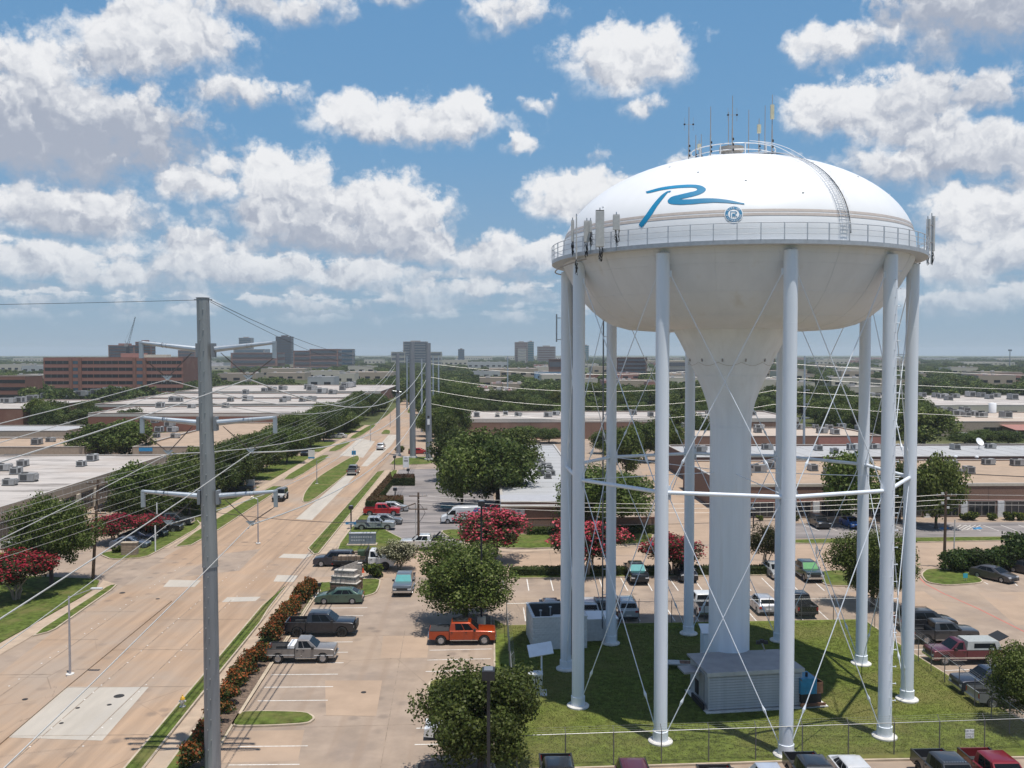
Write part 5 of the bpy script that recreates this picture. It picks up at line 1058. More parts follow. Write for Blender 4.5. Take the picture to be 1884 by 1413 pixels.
# --- long brick building right across the middle
b, L, D = building('brick_warehouse', 'very long brown brick building with white roof across the middle distance', -16.5, 86, 275, 311, 6, m_brickb, m_roofw, par=.25)
MB().box(-.02, L + .02, -.05, -.0, 5.0, 6.0).out('roof_edge_band', m_coping, b); MB().box(-2.2, 0, .2, 6, 3.0, 3.3).out('entrance_canopy', m_pink, b)
for k in range(7): bay(b, 'S', 62 + k * 5.6, 3, .5, 2.8, L, D)
for k in range(11): MB().box(9 * k + 4, 9 * k + 4.12, -.04, 0, 0, 5.0).out('control_joint', m_brickd, b)
hvacs([(877, 767), (915, 767), (953, 766), (1008, 767), (930, 764), (1022, 764), (1165, 763), (1197, 766), (1240, 763), (1252, 767), (1262, 764), (1290, 767), (1304, 762), (1386, 764)], 5.75, 'the very long white roof', 1.35)
b, L, D = building('brick_warehouse', 'pale-roofed brick building just right of the tower column', 38, 92, 229, 256, 5, m_brickb, m_rooflt, par=.25)
MB().box(38, L + .1, -.16, -.02, 2.6, 4.6).out('terracotta_band', m_pink, b)
for k in range(5): bay(b, 'S', 4 + k * 6, 3.4, .3, 2.4, L, D)
hvacs([(1260, 787), (1396, 790), (1394, 796), (1470, 790), (1500, 788), (1525, 790), (1548, 787), (1580, 791), (1512, 797), (1536, 799)], 4.75, 'the pale roof behind the right legs', 1.2)
b, L, D = building('brick_warehouse', 'long grey-roofed brick building behind the tan roof on the right', 35.2, 150, 182.5, 207, 5, m_brickd, m_roofg, par=.25)
seams(b, L, D, 4.75, 28, 'y')
hvacs([(1288, 832), (1411, 827), (1505, 829), (1570, 828), (1610, 826), (1633, 827), (1757, 827), (1822, 825), (1535, 834)], 4.75, 'the grey roof at right', 1.15)
dp_ = G(1801, 826, 4.75); t = thing('satellite_dish', 'white satellite dish on the grey roof at right', 'dish', dp_, 0); MB().tube((0, 0, 0), (0, 0, 1.2), .08, n=6).out('mast', m_galv, t); MB().lathe([(0, 0), (.5, .06), (.95, .25)], 18).out('reflector', m_tank, t, 60, loc=(0, -.1, 1.5), rot=(R(55), 0, R(20)))
b, L, D = building('brick_office', 'tan-roofed brick building with dark glass shopfront on the right', 33.2, 125, 143, 175, 5.2, m_brickb, m_rooft, par=.15)
MB().box(-.05, L, -.10, -.002, 4.85, 5.2).out('fascia_trim', m_cream_w, b); MB().box(0, L, -.06, -.002, 2.55, 2.72).out('red_string_course', m_pink, b)
for k in range(16):
    x = 3 + k * 5.8; bay(b, 'S', x + 2.2, 4.3, .15, 2.5, L, D, mull=3); MB().box(x + 4.6, x + 5.6, -.35, 0, 0, 2.54).out('column', m_cmu, b)
for k in range(10): MB().box(5 + k * 9, 5.1 + k * 9, -.03, 0, 2.75, 4.85).out('brick_joint', m_brickd, b)
hvacs([(1370, 874), (1396, 869), (1415, 862), (1495, 866), (1525, 873), (1540, 870), (1749, 858), (1756, 873), (1782, 870), (1818, 855), (1872, 857)], 5.05, 'the tan roof at right', 1.15)
for i, (u, v) in enumerate(((1758, 845), (1797, 846))): q = G(u, v, 5.05); t = thing('roof_vent', ('left' if i == 0 else 'right') + ' small white dome vent on the tan roof at right', 'vent', q); MB().tube((0, 0, 0), (0, 0, .5), .18, n=10).out('stack', m_galv, t); MB().lathe([(.38, .5), (.3, .72), (0, .8)], 12).out('hood', m_tank, t)
pw = MB().box(0, 14, 0, .12, 0, .12).out('roof_pipe', m_hvacd, None, loc=G(1768, 872, 5.1), rz=R(-25)); tag(pw, 'long dark pipe lying on the tan roof at right', 'pipe')
cv = MB().box(0, 16, -.06, .06, .9, 1.05).out('x', m_cream_w) if False else None
# --- far right
b, L, D = building('commercial_building', 'low tan building with two square windows at the right edge', 132, 210, 285, 330, 4.5, m_tan, m_rooflt, par=.25)
bay(b, 'S', 16, 6, .6, 2.8, L, D, mull=2); bay(b, 'S', 29, 6, .6, 2.8, L, D, mull=2)
MB().quad([(18, -9, 2.6), (34, -9, 2.6), (34, -.1, 3.6), (18, -.1, 3.6)]).quad([(18, -9, 2.5), (18, -.1, 3.5), (34, -.1, 3.5), (34, -9, 2.5)]).quad([(18, -9, 2.5), (34, -9, 2.5), (34, -9, 2.62), (18, -9, 2.62)]).out('canopy_roof', m_pink, b)
for x in (18.5, 33.5): MB().box(x - .15, x + .15, -8.9, -8.6, 0, 2.55).out('canopy_post', m_signw, b)
hvacs([(1730, 759), (1745, 758), (1760, 766), (1778, 767), (1788, 765), (1806, 768), (1850, 769), (1775, 760), (1715, 762)], 4.25, 'the low tan roof at the right edge', 1.8)
q = G(1826, 760, 4.25); t = thing('roof_tank', 'white cylindrical tank standing on the far-right roof', 'tank', q); MB().lathe([(1.25, 0), (1.25, 3.4), (1.1, 3.6), (0, 3.7)], 24).out('shell', m_tank, t, 40); MB().lathe([(1.3, 0), (1.3, .2)], 24).out('base_ring', m_galv, t)
b, L, D = building('commercial_building', 'long low building with crowded roof, second from the right edge', 152, 250, 365, 452, 5, m_cream_w, m_roofw, par=.25)
for k in range(9): bay(b, 'S', 6 + k * 13, 5, .5, 2.9, L, D)
hvacs([(1697, 730), (1722, 731), (1735, 733), (1745, 737), (1757, 732), (1785, 730), (1805, 731), (1820, 734), (1832, 731), (1652, 733), (1600, 731), (1612, 733), (1863, 735)], 4.75, 'the crowded far-right roof', 2.2)
# --- scattered roofs among the trees
rs = random.Random(11); KC = {}
MID = [(905, 927, 708, 716, 4.5, 'pink'), (878, 898, 716, 724, 4.2, 'terra'), (922, 942, 722, 732, 4.6, 'terra'), (925, 965, 712, 718, 5, 'tan'), (880, 930, 728, 735, 5, 'white'), (1052, 1100, 700, 708, 5.5, 'white'), (1078, 1105, 690, 700, 6, 'brick'), (1140, 1205, 705, 713, 5.5, 'tan'), (1190, 1215, 708, 714, 5, 'terra'), (1230, 1290, 690, 702, 6, 'white'), (1236, 1296, 672, 684, 9, 'cream'), (1400, 1440, 678, 690, 6, 'tan'), (1390, 1436, 700, 706, 5, 'tan'), (1465, 1500, 688, 696, 5, 'tan'), (1530, 1610, 698, 708, 6, 'white'), (1620, 1665, 702, 712, 6, 'tan'), (1560, 1640, 722, 730, 6, 'white'), (1800, 1870, 695, 705, 7, 'pink'), (1690, 1712, 688, 694, 5, 'tan'), (490, 560, 686, 696, 6, 'tan'), (560, 625, 682, 694, 7, 'white'), (630, 722, 685, 697, 7, 'tan'), (533, 605, 671, 678, 8, 'white'), (580, 640, 658, 664, 10, 'white'), (670, 705, 660, 666, 9, 'white'), (0, 60, 668, 680, 9, 'white'), (25, 80, 657, 664, 10, 'white'), (40, 110, 672, 682, 8, 'grey'), (340, 410, 668, 676, 9, 'grey'), (400, 470, 690, 700, 7, 'tan'), (900, 990, 676, 690, 8, 'tan'), (870, 920, 683, 692, 6, 'grey'), (985, 1040, 686, 696, 7, 'blue'), (1000, 1075, 674, 682, 8, 'white'), (930, 985, 655, 661, 12, 'white'), (1000, 1060, 653, 659, 12, 'white'), (1090, 1150, 676, 684, 8, 'tan'), (1150, 1200, 681, 686, 7, 'white'), (640, 690, 676, 683, 8, 'white'), (800, 860, 664, 669, 10, 'white'), (840, 905, 654, 660, 12, 'cream'), (860, 935, 669, 674, 9, 'grey'), (1320, 1380, 662, 668, 10, 'tan'), (1500, 1560, 662, 667, 9, 'white'), (1500, 1540, 670, 676, 7, 'tan'), (1640, 1680, 660, 664, 9, 'white'), (1760, 1800, 677, 683, 7, 'tan'), (1840, 1884, 690, 700, 7, 'terra')]
rb = random.Random(77)
while len(MID) < 104:
    v1 = 660 + 60 * rb.random() ** 1.6; u0 = rb.uniform(10, 1860); wd_ = rb.uniform(22, 95)
    if 735 < u0 + wd_ and u0 < 830: continue
    MID.append((u0, u0 + wd_, v1 - 6, v1, rb.uniform(4.5, 8), rb.choice(('white', 'white', 'tan', 'tan', 'cream', 'grey', 'terra'))))
mw = {'pink': (m_tan, m_pink), 'terra': (m_pink, m_pink), 'tan': (m_tan, m_rooflt), 'white': (m_cream_w, m_roofw), 'brick': (m_brickr, m_roofw), 'cream': (m_cream_w, m_roofw), 'grey': (m_roofg, m_roofg), 'blue': (plain('blue_cladding', (.2, .3, .42), .6), m_roofw)}
cw = {'pink': 'terracotta-roofed', 'terra': 'red-roofed', 'tan': 'tan', 'white': 'white-roofed', 'brick': 'red brick', 'cream': 'cream', 'grey': 'grey', 'blue': 'pale blue'}
for i, (u0, u1, v0, v1, z, c) in enumerate(sorted(MID)):
    y = (HC * FP) / (v1 - 650 + 3) if v1 > 664 else (HC - 2) * FP / max(11, v1 - 650)
    a = at(u0, 700, y).x; b_x = at(u1, 700, y).x; dd = min(110, max(26, (b_x - a) * .9))
    place = 'left of the steel pole' if u1 < 370 else 'between the steel pole and the bare trio' if u1 < 735 else 'left of the tower' if u1 < 1040 else 'seen between the tower legs' if u1 < 1690 else 'right of the tower'
    b, L, D = building('low_building', f'{"wide" if u1 - u0 > 65 else "small" if u1 - u0 < 30 else "middling"} {cw[c]} low building {place}, {ORD[min(29, KC.setdefault((c, place), [0])[0])]} such from left', a, b_x, y, y + dd, z * 1.1, *mw[c], group='low buildings among the far trees', par=.3)
    KC[(c, place)][0] += 1
    n_ = max(2, int((b_x - a) / 9))
    for k in range(n_): MB().box((b_x - a) * (k + .25) / n_, (b_x - a) * (k + .75) / n_, -.08, -.003, z * .25, z * .55).out('window', m_glass, b)
    for k in range(n_): MB().box(0, 2.4, 0, 1.8, 0, 1.5).out('roof_vent', m_hvac, b, loc=(rs.uniform(1, L - 4), rs.uniform(2, D - 4), z * 1.1 - .3))
# --- skyline
m_skyb = mat('skyline_brick', (.29, .155, .125), .9, var=.06, scale=.1)
def tower_block(lab, u0, u1, vt, y, wall, glass, floors, depth=None, bands=True, name='office_tower', extra=None):
    a = at(u0, 700, y).x; b_x = at(u1, 700, y).x; z = at(u0, vt, y).z; L = b_x - a; D = depth or L * .7
    t = thing(name, lab, 'building', (a, y, 0), 0, 'buildings on the horizon'); MB().box(0, L, 0, D, 0, z).out('wall', wall, t)
    MB().box(-.3, L + .3, -.3, D + .3, z, z + .8).out('parapet', wall, t)
    h = z / floors
    for f in range(floors): MB().box(L * .04, L * .96, -.5, -.02, h * f + h * .3, h * f + h * .8).out('window_band', glass, t); MB().box(L + .02, L + .5, D * .05, D * .95, h * f + h * .3, h * f + h * .8).out('window_band', glass, t); MB().box(-.5, -.02, D * .05, D * .95, h * f + h * .3, h * f + h * .8).out('window_band', glass, t)
    if floors > 5: MB().box(L * .3, L * .7, D * .3, D * .7, z + .8, z + 3).out('plant_room', wall, t)
    return t
m_fgl = plain('skyline_glass', (.085, .095, .11), .3)
m_slab = mat('tower_concrete', (.30, .265, .25), .8, var=.05, scale=.1); m_tdark = mat('tower_dark', (.10, .085, .09), .5, var=.05, scale=.1); m_tealg = plain('teal_glass', (.05, .16, .19), .2, 0, .6)
tower_block('red-brown office block under the construction crane, left skyline', 200, 248, 636, 1200, m_skyb, m_fgl, 9)
tower_block('darker brown slab next to the crane block, left skyline', 250, 279, 630, 1215, m_brickr, m_fgl, 11)
tower_block('pale reddish block partly hidden by the steel pole', 328, 360, 645, 1500, m_skyb, m_fgl, 6)
tower_block('bluish glass tower just right of the steel pole', 440, 463, 622, 2200, m_slab, m_glassb, 14)
tower_block('low slate building below the bluish glass tower', 430, 487, 643, 2100, m_slab, m_glassb, 4)
tower_block('dark navy high-rise at the right arm tip', 508, 536, 620, 1600, m_tdark, m_fgl, 12)
tower_block('low red-roofed complex left of the dark high-rise', 425, 510, 650, 1350, m_skyb, m_fgl, 3); tower_block('long red brick complex right of the dark high-rise', 540, 600, 646, 1350, m_skyb, m_fgl, 4); tower_block('taller red brick part of the complex, skyline', 570, 622, 643, 1300, m_skyb, m_fgl, 4)
tower_block('beige block with dark corner on the skyline', 621, 650, 643, 1450, m_slab, m_glassb, 5)
tower_block('wide grey office slab behind the bare steel poles', 742, 785, 629, 2000, m_slab, m_fgl, 9); tower_block('low beige annex left of the wide grey slab', 720, 745, 648, 1900, m_cream_w, m_fgl, 3); tower_block('low beige annex right of the wide grey slab', 786, 812, 648, 1900, m_cream_w, m_fgl, 3)
tower_block('lone small dark block on the horizon', 843, 854, 643, 2600, m_tdark, m_glassb, 6)
tower_block('grey-brown slab of the twin block in mid skyline', 947, 971, 630, 2300, m_slab, m_brickd, 12); tower_block('teal glass half of the twin block in mid skyline', 971, 982, 629, 2310, m_slab, m_tealg, 12); tower_block('pale low front of the twin block', 953, 968, 642, 2280, m_cream_w, m_slab, 5)
tower_block('long grey block right of the twin block', 989, 1022, 638, 2300, m_slab, m_brickd, 7); tower_block('teal glass block seen between the left legs', 1073, 1083, 636, 2600, m_slab, m_tealg, 8)
tower_block('brown banded office block seen between the left legs', 1134, 1190, 659, 950, m_brickd, m_fgl, 5); tower_block('cream office with square openings right of the fourth leg', 1229, 1272, 665, 850, m_cream_w, m_fgl, 3)
tower_block('brown low brick block left of the legs, far trees', 1010, 1034, 662, 900, m_brickd, m_fgl, 2)
# crane
ca = at(235, 636, 1190); tp = at(249, 583, 1190); cr = thing('construction_crane', 'dark lattice-jib construction crane on the left skyline', 'crane', (ca.x, 1190, 0))
d_ = Vector((tp.x - ca.x, 0, tp.z - ca.z)); zc = ca.z
mb = MB()
for k in range(12):
    q0 = Vector((0, 0, zc)) + d_ * (k / 12); q1 = Vector((0, 0, zc)) + d_ * ((k + 1) / 12); s = Vector((1.1, 0, -.4)) * (1 - k / 16)
    mb.tube(q0 - s, q1 - s * .95, .22, n=4).tube(q0 + s, q1 + s * .95, .22, n=4).tube(q0 - s, q1 + s, .16, n=4)
mb.out('jib', m_black, cr); MB().box(-1.5, 1.5, -1.5, 1.5, 0, zc).out('mast', m_black, cr); MB().box(-4, 1, -1.6, 1.6, zc - 1, zc + 2).out('cab', m_slab, cr)
MB().tube((0, 0, zc) , (-3.5, 0, zc + 6), .25, n=4).tube((-3.5, 0, zc + 6), Vector((0, 0, zc)) + d_ * .8, .1, n=4).out('backstay', m_black, cr)
# far white water tank on the skyline, mast on the right
q = at(281, 650, 1800); t = thing('distant_water_tank', 'tiny white water tank right of the crane on the horizon', 'water tower', (q.x, 1800, 0)); MB().tube((0, 0, 0), (0, 0, 24), 1.6, n=10).out('stem', m_tank, t); MB().lathe([(.1, 22), (4, 24), (6, 28), (4, 31.5), (.1, 33)], 20).out('bulb', m_tank, t, 60)
q = at(1858, 660, 1500); t = thing('radio_mast', 'slim radio mast on the horizon at right', 'mast', (q.x, 1500, 0)); MB().tube((0, 0, 0), (0, 0, at(1858, 643, 1500).z), 1.0, .5, 6).out('mast', m_slate, t); MB().box(-2.6, 2.6, -1, 1, at(1858, 646, 1500).z, at(1858, 643, 1500).z).out('antenna_ring', m_slate, t)
# ================================================================== VEHICLES
m_tyre = plain('tyre_rubber', (.018, .018, .018), .85); m_rim = plain('alloy_rim', (.50, .50, .51), .3, .8); m_rimd = plain('dark_rim', (.03, .03, .03), .4, .5)
m_cgl = plain('car_glass', (.008, .010, .012), .10, 0., .18); m_cglt = plain('teal_sunshade_glass', (.045, .26, .26), .5, 0., .25); m_cglg = plain('green_sunshade_glass', (.07, .26, .085), .5, 0., .25)
m_trim = plain('black_trim', (.02, .02, .02), .55); m_chrome = plain('chrome', (.60, .60, .60), .18, .9); m_lamp = plain('headlamp', (.65, .66, .66), .1); m_tail = plain('tail_lamp', (.36, .015, .012), .2)
m_bed = plain('bed_liner', (.03, .03, .032), .8); m_amber = plain('amber_reflector', (.6, .25, .02), .3)
PAINT = {}
def paint(c, metal=.25):
    if c not in PAINT: PAINT[c] = mat('car_paint_%d' % len(PAINT), c, .28, metal, var=.03, scale=2, coat=.6, dirt=[x * .8 + .02 for x in c], dscale=1.2, dlo=.55, dhi=.8)
    return PAINT[c]
def arch(xw, ra, sill, zc, n=9):
    out = []
    a0 = math.asin(max(-1, min(1, (sill - zc) / ra)))
    for k in range(n + 1):
        a = a0 + (math.pi - 2 * a0) * k / n; out.append((xw - ra * math.cos(a), zc + ra * math.sin(a)))
    return out
def extrude_profile(mb, top, bottom, w_, mi=0, round_=.07):
    # top: front to rear; bottom: rear to front
    pts = top + bottom; n = len(pts); nt = len(top); zmin = min(p[1] for p in pts)
    def lay(y, f):
        r = []
        for i, (x, z) in enumerate(pts):
            if i < nt: r.append((x * (1 - .012 * f), y, z - (round_ * f if z > zmin + .25 else 0)))
            else: r.append((x, y, z))
        return r
    L = [lay(-w_, 1.), lay(-w_ + .05, .35), lay(-w_ + .14, 0.), lay(w_ - .14, 0.), lay(w_ - .05, .35), lay(w_, 1.)]; k = len(mb.v)
    for l in L: mb.v += l
    for a in range(5):
        for i in range(n): j = (i + 1) % n; mb.f.append([k + a * n + i, k + (a + 1) * n + i, k + (a + 1) * n + j, k + a * n + j][::-1]); mb.m.append(mi)
    mb.f.append([k + i for i in range(n)][::-1] if False else [k + i for i in range(n)]); mb.m.append(mi); mb.f.append([k + 5 * n + i for i in reversed(range(n))]); mb.m.append(mi)
def rnd_(o, w_=.05):
    m = o.modifiers.new('round', 'BEVEL'); m.width = w_; m.segments = 3; m.limit_method = 'ANGLE'; m.angle_limit = R(38); m.harden_normals = False; return o
WH = {}
def wheel_meshes(r, dark):
    key = (round(r, 2), dark)
    if key not in WH:
        t = MB().lathe([(r * .62, -.11), (r * .9, -.12), (r, -.09), (r, .09), (r * .9, .12), (r * .62, .11), (r * .62, -.11)], 22).mesh('tyre', m_tyre, 40)
        rm = MB(); rm.lathe([(0, .06), (r * .2, .075), (r * .22, .05)], 12).lathe([(r * .66, .105), (r * .58, .115), (r * .55, .03), (.0, .02)], 22)
        for k in range(5):
            a = 2 * math.pi * k / 5; M = Matrix.Rotation(a, 4, 'Z'); rm.box(r * .15, r * .6, -r * .10, r * .10, .04, .09, M=M)
        WH[key] = (t, rm.mesh('rim', m_rimd if dark else m_rim, 30))
    return WH[key]
def add_wheels(root, xs, w_, r, dark=False):
    t, rm = wheel_meshes(r, dark)
    for x in xs:
        for s in (-1, 1):
            o = link('wheel', t, root, loc=(x, s * (w_ - .11), r), rot=(R(90) * (1 if s < 0 else -1), 0, 0)); link('rim', rm, o)
def cabin(root, xa, xb, xc, xd, wb, wt, z0, z1, pm, splits, glass=None, rails=False, handles=True, detail=True, roofm=None):
    # painted shell with glass panels 6 mm proud of it
    B = {(0, 0): (xa, -wb, z0), (1, 0): (xb, -wb, z0), (0, 1): (xc, -wt, z1), (1, 1): (xd, -wt, z1)}
    mb = MB(); f = lambda p, s: Vector((p[0], p[1] * s, p[2]))
    lo = [Vector((xa, -wb, z0)), Vector((xb, -wb, z0)), Vector((xb, wb, z0)), Vector((xa, wb, z0))]
    zm = z1 - .06
    def lerp_(t): return [lo[i].lerp(hi[i], t) for i in range(4)]
    hi = [Vector((xc, -wt, z1)), Vector((xd, -wt, z1)), Vector((xd, wt, z1)), Vector((xc, wt, z1))]
    mid = lerp_((zm - z0) / (z1 - z0)); c = Vector(((xc + xd) / 2, 0, z1))
    top = [c + (Vector((h.x, h.y, z1)) - c) * .90 for h in hi]; crown = [c + (Vector((h.x, h.y, z1)) - c) * .55 + Vector((0, 0, .03)) for h in hi]
    k = len(mb.v); mb.v += [tuple(p) for p in lo + mid + top + crown]
    for a in range(3):
        for i in range(4): j = (i + 1) % 4; mb.f.append([k + a * 4 + j, k + a * 4 + i, k + a * 4 + 4 + i, k + a * 4 + 4 + j]); mb.m.append(0)
    mb.f.append([k + 12 + i for i in (3, 2, 1, 0)]); mb.m.append(0)
    bmx = [tuple(v) for v in mb.v]
    rnd_(mb.out('cabin', roofm or pm, root, 32), .035)
    def face(p00, p10, p11, p01, s0, s1, t0, t1, name, m):
        q = lambda s, t: p00.lerp(p10, s).lerp(p01.lerp(p11, s), t)
        pts = [q(s0, t0), q(s1, t0), q(s1, t1), q(s0, t1)]; nn = (pts[1] - pts[0]).cross(pts[3] - pts[0]).normalized()
        cc = sum(pts, Vector()) / 4
        if nn.dot(cc - Vector(((xa + xb) / 2, 0, (z0 + z1) / 2))) < 0: pts = pts[::-1]; nn = -nn
        MB().quad([p + nn * .008 for p in pts]).out(name, m, root)
    face(lo[0], lo[3], mid[3], mid[0], .05, .95, .06, .95, 'windscreen', glass or m_cgl)
    face(lo[1], lo[2], mid[2], mid[1], .07, .93, .25, .92, 'rear_window', m_cgl)
    for s in (0, 1):
        a, b, c_, d = (lo[0], lo[1], mid[1], mid[0]) if s == 0 else (lo[3], lo[2], mid[2], mid[3])
        for (s0, s1) in splits: face(a, b, c_, d, s0, s1, .10, .93, 'side_window', m_cgl)
        if rails: MB().tube(hi[0 if s == 0 else 3] * 1 + Vector((-.1, 0, .05)), hi[1 if s == 0 else 2] + Vector((.1, 0, .05)), .025, n=5).out('roof_rail', m_trim, root)
def mirrors(root, x, w_, z, pm):
    for s in (-1, 1): MB().box(-.10, .10, -.11, .11, -.09, .09).out('mirror', pm, root, loc=(x, s * (w_ + .09), z))
def doors(root, xs, w_, z0, z1, pm, handles=True):
    for (a, b) in xs:
        for s in (-1, 1):
            y0, y1 = sorted((s * (w_ - .02), s * (w_ + .008)))
            d = MB().box(b + .015, a - .015, y0, y1, z0, z1).out('door', pm, root)
            o_ = MB().box(b - .008, b + .008, min(s * (w_ - .02), s * (w_ + .002)), max(s * (w_ - .02), s * (w_ + .002)), z0 - .04, z1 + .03).out('door_gap', m_trim, root)
            if handles: y0, y1 = sorted((s * (w_ + .008), s * (w_ + .04))); MB().box(b + .1, b + .27, y0, y1, z1 - .14, z1 - .09).out('handle', m_trim, d)
def lights(root, xf, xr, w_, zf, zr, hh=.14, rh=.18, vert=False):
    for s in (-1, 1):
        MB().box(xf - .12, xf + .012, -.19, .19, zf - hh / 2, zf + hh / 2).out('headlight', m_lamp, root, loc=(0, s * (w_ - .24), 0))
        MB().box(xr - .012, xr + .1, -.08 if vert else -.16, .08 if vert else .16, zr - rh, zr + (rh if vert else 0)).out('tail_light', m_tail, root, loc=(0, s * (w_ - (.09 if vert else .2)), 0))
def car(kind, u, v, head, col, lab, name=None, cat=None, sc=1., glass=None, dark=False, detail=True, group=None, pos=None, dz=0., metal=.25):
    """kind: sedan, suv, hatch, coupe, crew, ext, regular"""
    p = pos or G(u, v); rz = (A + R({'E': 0, 'N': 90, 'W': 180, 'S': 270}[head])) if isinstance(head, str) else R(head)
    nm = name or {'sedan': 'sedan', 'suv': 'sport_utility', 'hatch': 'hatchback'}.get(kind, 'pickup_truck'); ct = cat or {'sedan': 'sedan', 'suv': 'SUV', 'hatch': 'hatchback'}.get(kind, 'pickup truck')
    t = thing(nm, lab, ct, (p.x, p.y, .01 + dz), rz, group or 'vehicles parked and driving'); t.scale = (sc,) * 3
    pm = paint(col, metal)
    if kind in ('sedan', 'suv', 'hatch'):
        if kind == 'sedan': L, w_, xf, xr, r, top, cab, spl = 4.8, .92, 1.45, -1.4, .33, [(2.38, .40), (2.40, .60), (2.28, .78), (1.9, .88), (1.15, 1.0), (-1.7, 1.07), (-2.25, 1.05), (-2.38, .92), (-2.36, .42)], (1.32, -2.1, .22, -1.2, .86, .64, .98, 1.49), ((.19, .46), (.48, .73), (.75, .86))
        elif kind == 'hatch': L, w_, xf, xr, r, top, cab, spl = 4.3, .91, 1.3, -1.3, .33, [(2.15, .42), (2.14, .65), (2.0, .78), (1.05, .97), (-1.7, 1.02), (-2.1, .95), (-2.15, .42)], (1.15, -2.02, .3, -1.5, .83, .64, .96, 1.52), ((.15, .45), (.47, .78))
        else: L, w_, xf, xr, r, top, cab, spl = 4.9, .97, 1.48, -1.45, .38, [(2.42, .46), (2.45, .84), (2.34, 1.02), (1.9, 1.10), (1.15, 1.16), (-2.3, 1.2), (-2.43, 1.05), (-2.45, .48)], (1.25, -2.36, .55, -2.05, .92, .76, 1.12, 1.78), ((.13, .40), (.42, .68), (.70, .90))
        ra = r + .07; sill = .26 if kind != 'suv' else .34
        mb = MB(); extrude_profile(mb, top, [(-L / 2, sill + .05)] + arch(xr, ra, sill, r)[::1] + arch(xf, ra, sill, r) + [(L / 2, sill + .05)], w_); rnd_(mb.out('body', pm, t, 35))
        cabin(t, *cab, pm, spl, glass, rails=kind == 'suv')
        if detail:
            doors(t, ((.95, -.02), (-.05, -1.0 if kind != 'suv' else -1.05)), w_, sill + .1, top[4][1] - .06, pm)
            mirrors(t, .85, w_ - .08, 1.02 if kind != 'suv' else 1.2, pm)
            MB().box(L / 2 - .04, L / 2 + .012, -.45, .45, .45, .62 if kind != 'suv' else .82).out('grille', m_trim, t); MB().box(-L / 2 - .01, -L / 2 + .02, -.25, .25, .55, .68).out('number_plate', m_signw, t)
            MB().box(L / 2 - .12, L / 2 + .03, -w_ + .1, w_ - .1, sill, sill + .14).out('front_bumper', m_trim, t); MB().box(-L / 2 - .03, -L / 2 + .12, -w_ + .1, w_ - .1, sill, sill + .14).out('rear_bumper', m_trim, t)
        lights(t, L / 2 - .03, -L / 2, w_, .70 if kind != 'suv' else .88, .86 if kind != 'suv' else 1.05); MB().box(-L / 2 + .3, L / 2 - .3, -w_ + .2, w_ - .2, .2, .5).out('underbody', m_trim, t)
        add_wheels(t, (xf, xr), w_, r, dark)
    else:
        r = .42; w_ = 1.0; xf, xr = 1.92, -1.86; cb = {'crew': -1.12, 'ext': -.42, 'regular': .1}[kind]; xt = -2.9; zb = 1.24; ra = r + .10; sill = .46
        mb = MB(); extrude_profile(mb, [(2.9, .52), (2.93, 1.04), (2.86, 1.2), (2.55, 1.25), (1.42, 1.29), (cb, 1.29), (cb, sill + .02)], [(cb + .02, sill)] + arch(xf, ra, sill, r) + [(2.86, sill)], w_); rnd_(mb.out('body', pm, t, 35))
        dd = cb - .05
        for s in (-1, 1):
            y0, y1 = sorted((s * w_, s * (w_ - .09))); mb = MB(); poly = [(dd, zb), (xt, zb), (xt, .55)] + arch(xr, ra, .50, r) + [(dd, .50)]
            n = len(poly); k = len(mb.v); mb.v += [(x, y0, z) for x, z in poly] + [(x, y1, z) for x, z in poly]
            mb.f.append([k + i for i in range(n)]); mb.f.append([k + n + i for i in reversed(range(n))]); mb.m += [0, 0]
            for i in range(n): j = (i + 1) % n; mb.f.append([k + j, k + i, k + n + i, k + n + j]); mb.m.append(0)
            mb.out('bed_side', pm, t)
            y0, y1 = sorted((s * (w_ + .004), s * (w_ - .1))); MB().box(xt, dd, y0, y1, zb, zb + .03).out('bed_rail', m_trim, t)
            y0, y1 = sorted((s * (w_ - .1), s * (w_ - .34))); MB().box(xr - .5, xr + .5, y0, y1, .74, .98).out('wheel_housing', m_bed, t)
        MB().box(xt + .08, dd, -w_ + .1, w_ - .1, .66, .74).out('bed_floor', m_bed, t); MB().box(xt, xt + .08, -w_ + .09, w_ - .09, .60, zb).out('tailgate', pm, t); MB().box(dd - .02, dd, -w_ + .1, w_ - .1, .74, zb).out('bed_front', m_bed, t)
        spl = {'crew': ((.17, .47), (.50, .80)), 'ext': ((.20, .58), (.62, .86)), 'regular': ((.26, .80),)}[kind]
        cabin(t, 1.46, cb + .02, .66, cb + .14, .94, .78, 1.25, 1.95, pm, spl, glass)
        MB().box(cb + .1, 2.6, -.6, .6, .35, .6).box(xt + .1, cb, -.45, .45, .42, .62).out('chassis', m_trim, t)
        MB().box(2.86, 3.0, -w_ + .04, w_ - .04, .48, .68).out('front_bumper', m_chrome if not dark else m_trim, t); MB().box(-3.05, -2.88, -w_ + .04, w_ - .04, .50, .68).out('rear_bumper', m_chrome if not dark else m_trim, t)
        MB().box(2.86, 2.925, -.58, .58, .70, 1.03).out('grille', m_trim, t)
        if kind == 'crew': ds = ((1.22, .15), (.12, cb + .02))
        elif kind == 'ext': ds = ((1.22, .12), (.09, cb + .02))
        else: ds = ((1.22, .15),)
        if detail:
            doors(t, ds, w_, .52, 1.24, pm); mirrors(t, 1.08, w_ - .02, 1.34, m_trim)
            for s in (-1, 1): y0, y1 = sorted((s * (w_ - .1), s * (w_ + .08))); MB().box(cb + .05, 1.35, y0, y1, .42, .48).out('side_step', m_chrome if not dark else m_trim, t)
        lights(t, 2.91, -2.9, w_, .88, .98, .2, .17, True); add_wheels(t, (xf, xr), w_, r, dark)
    return t
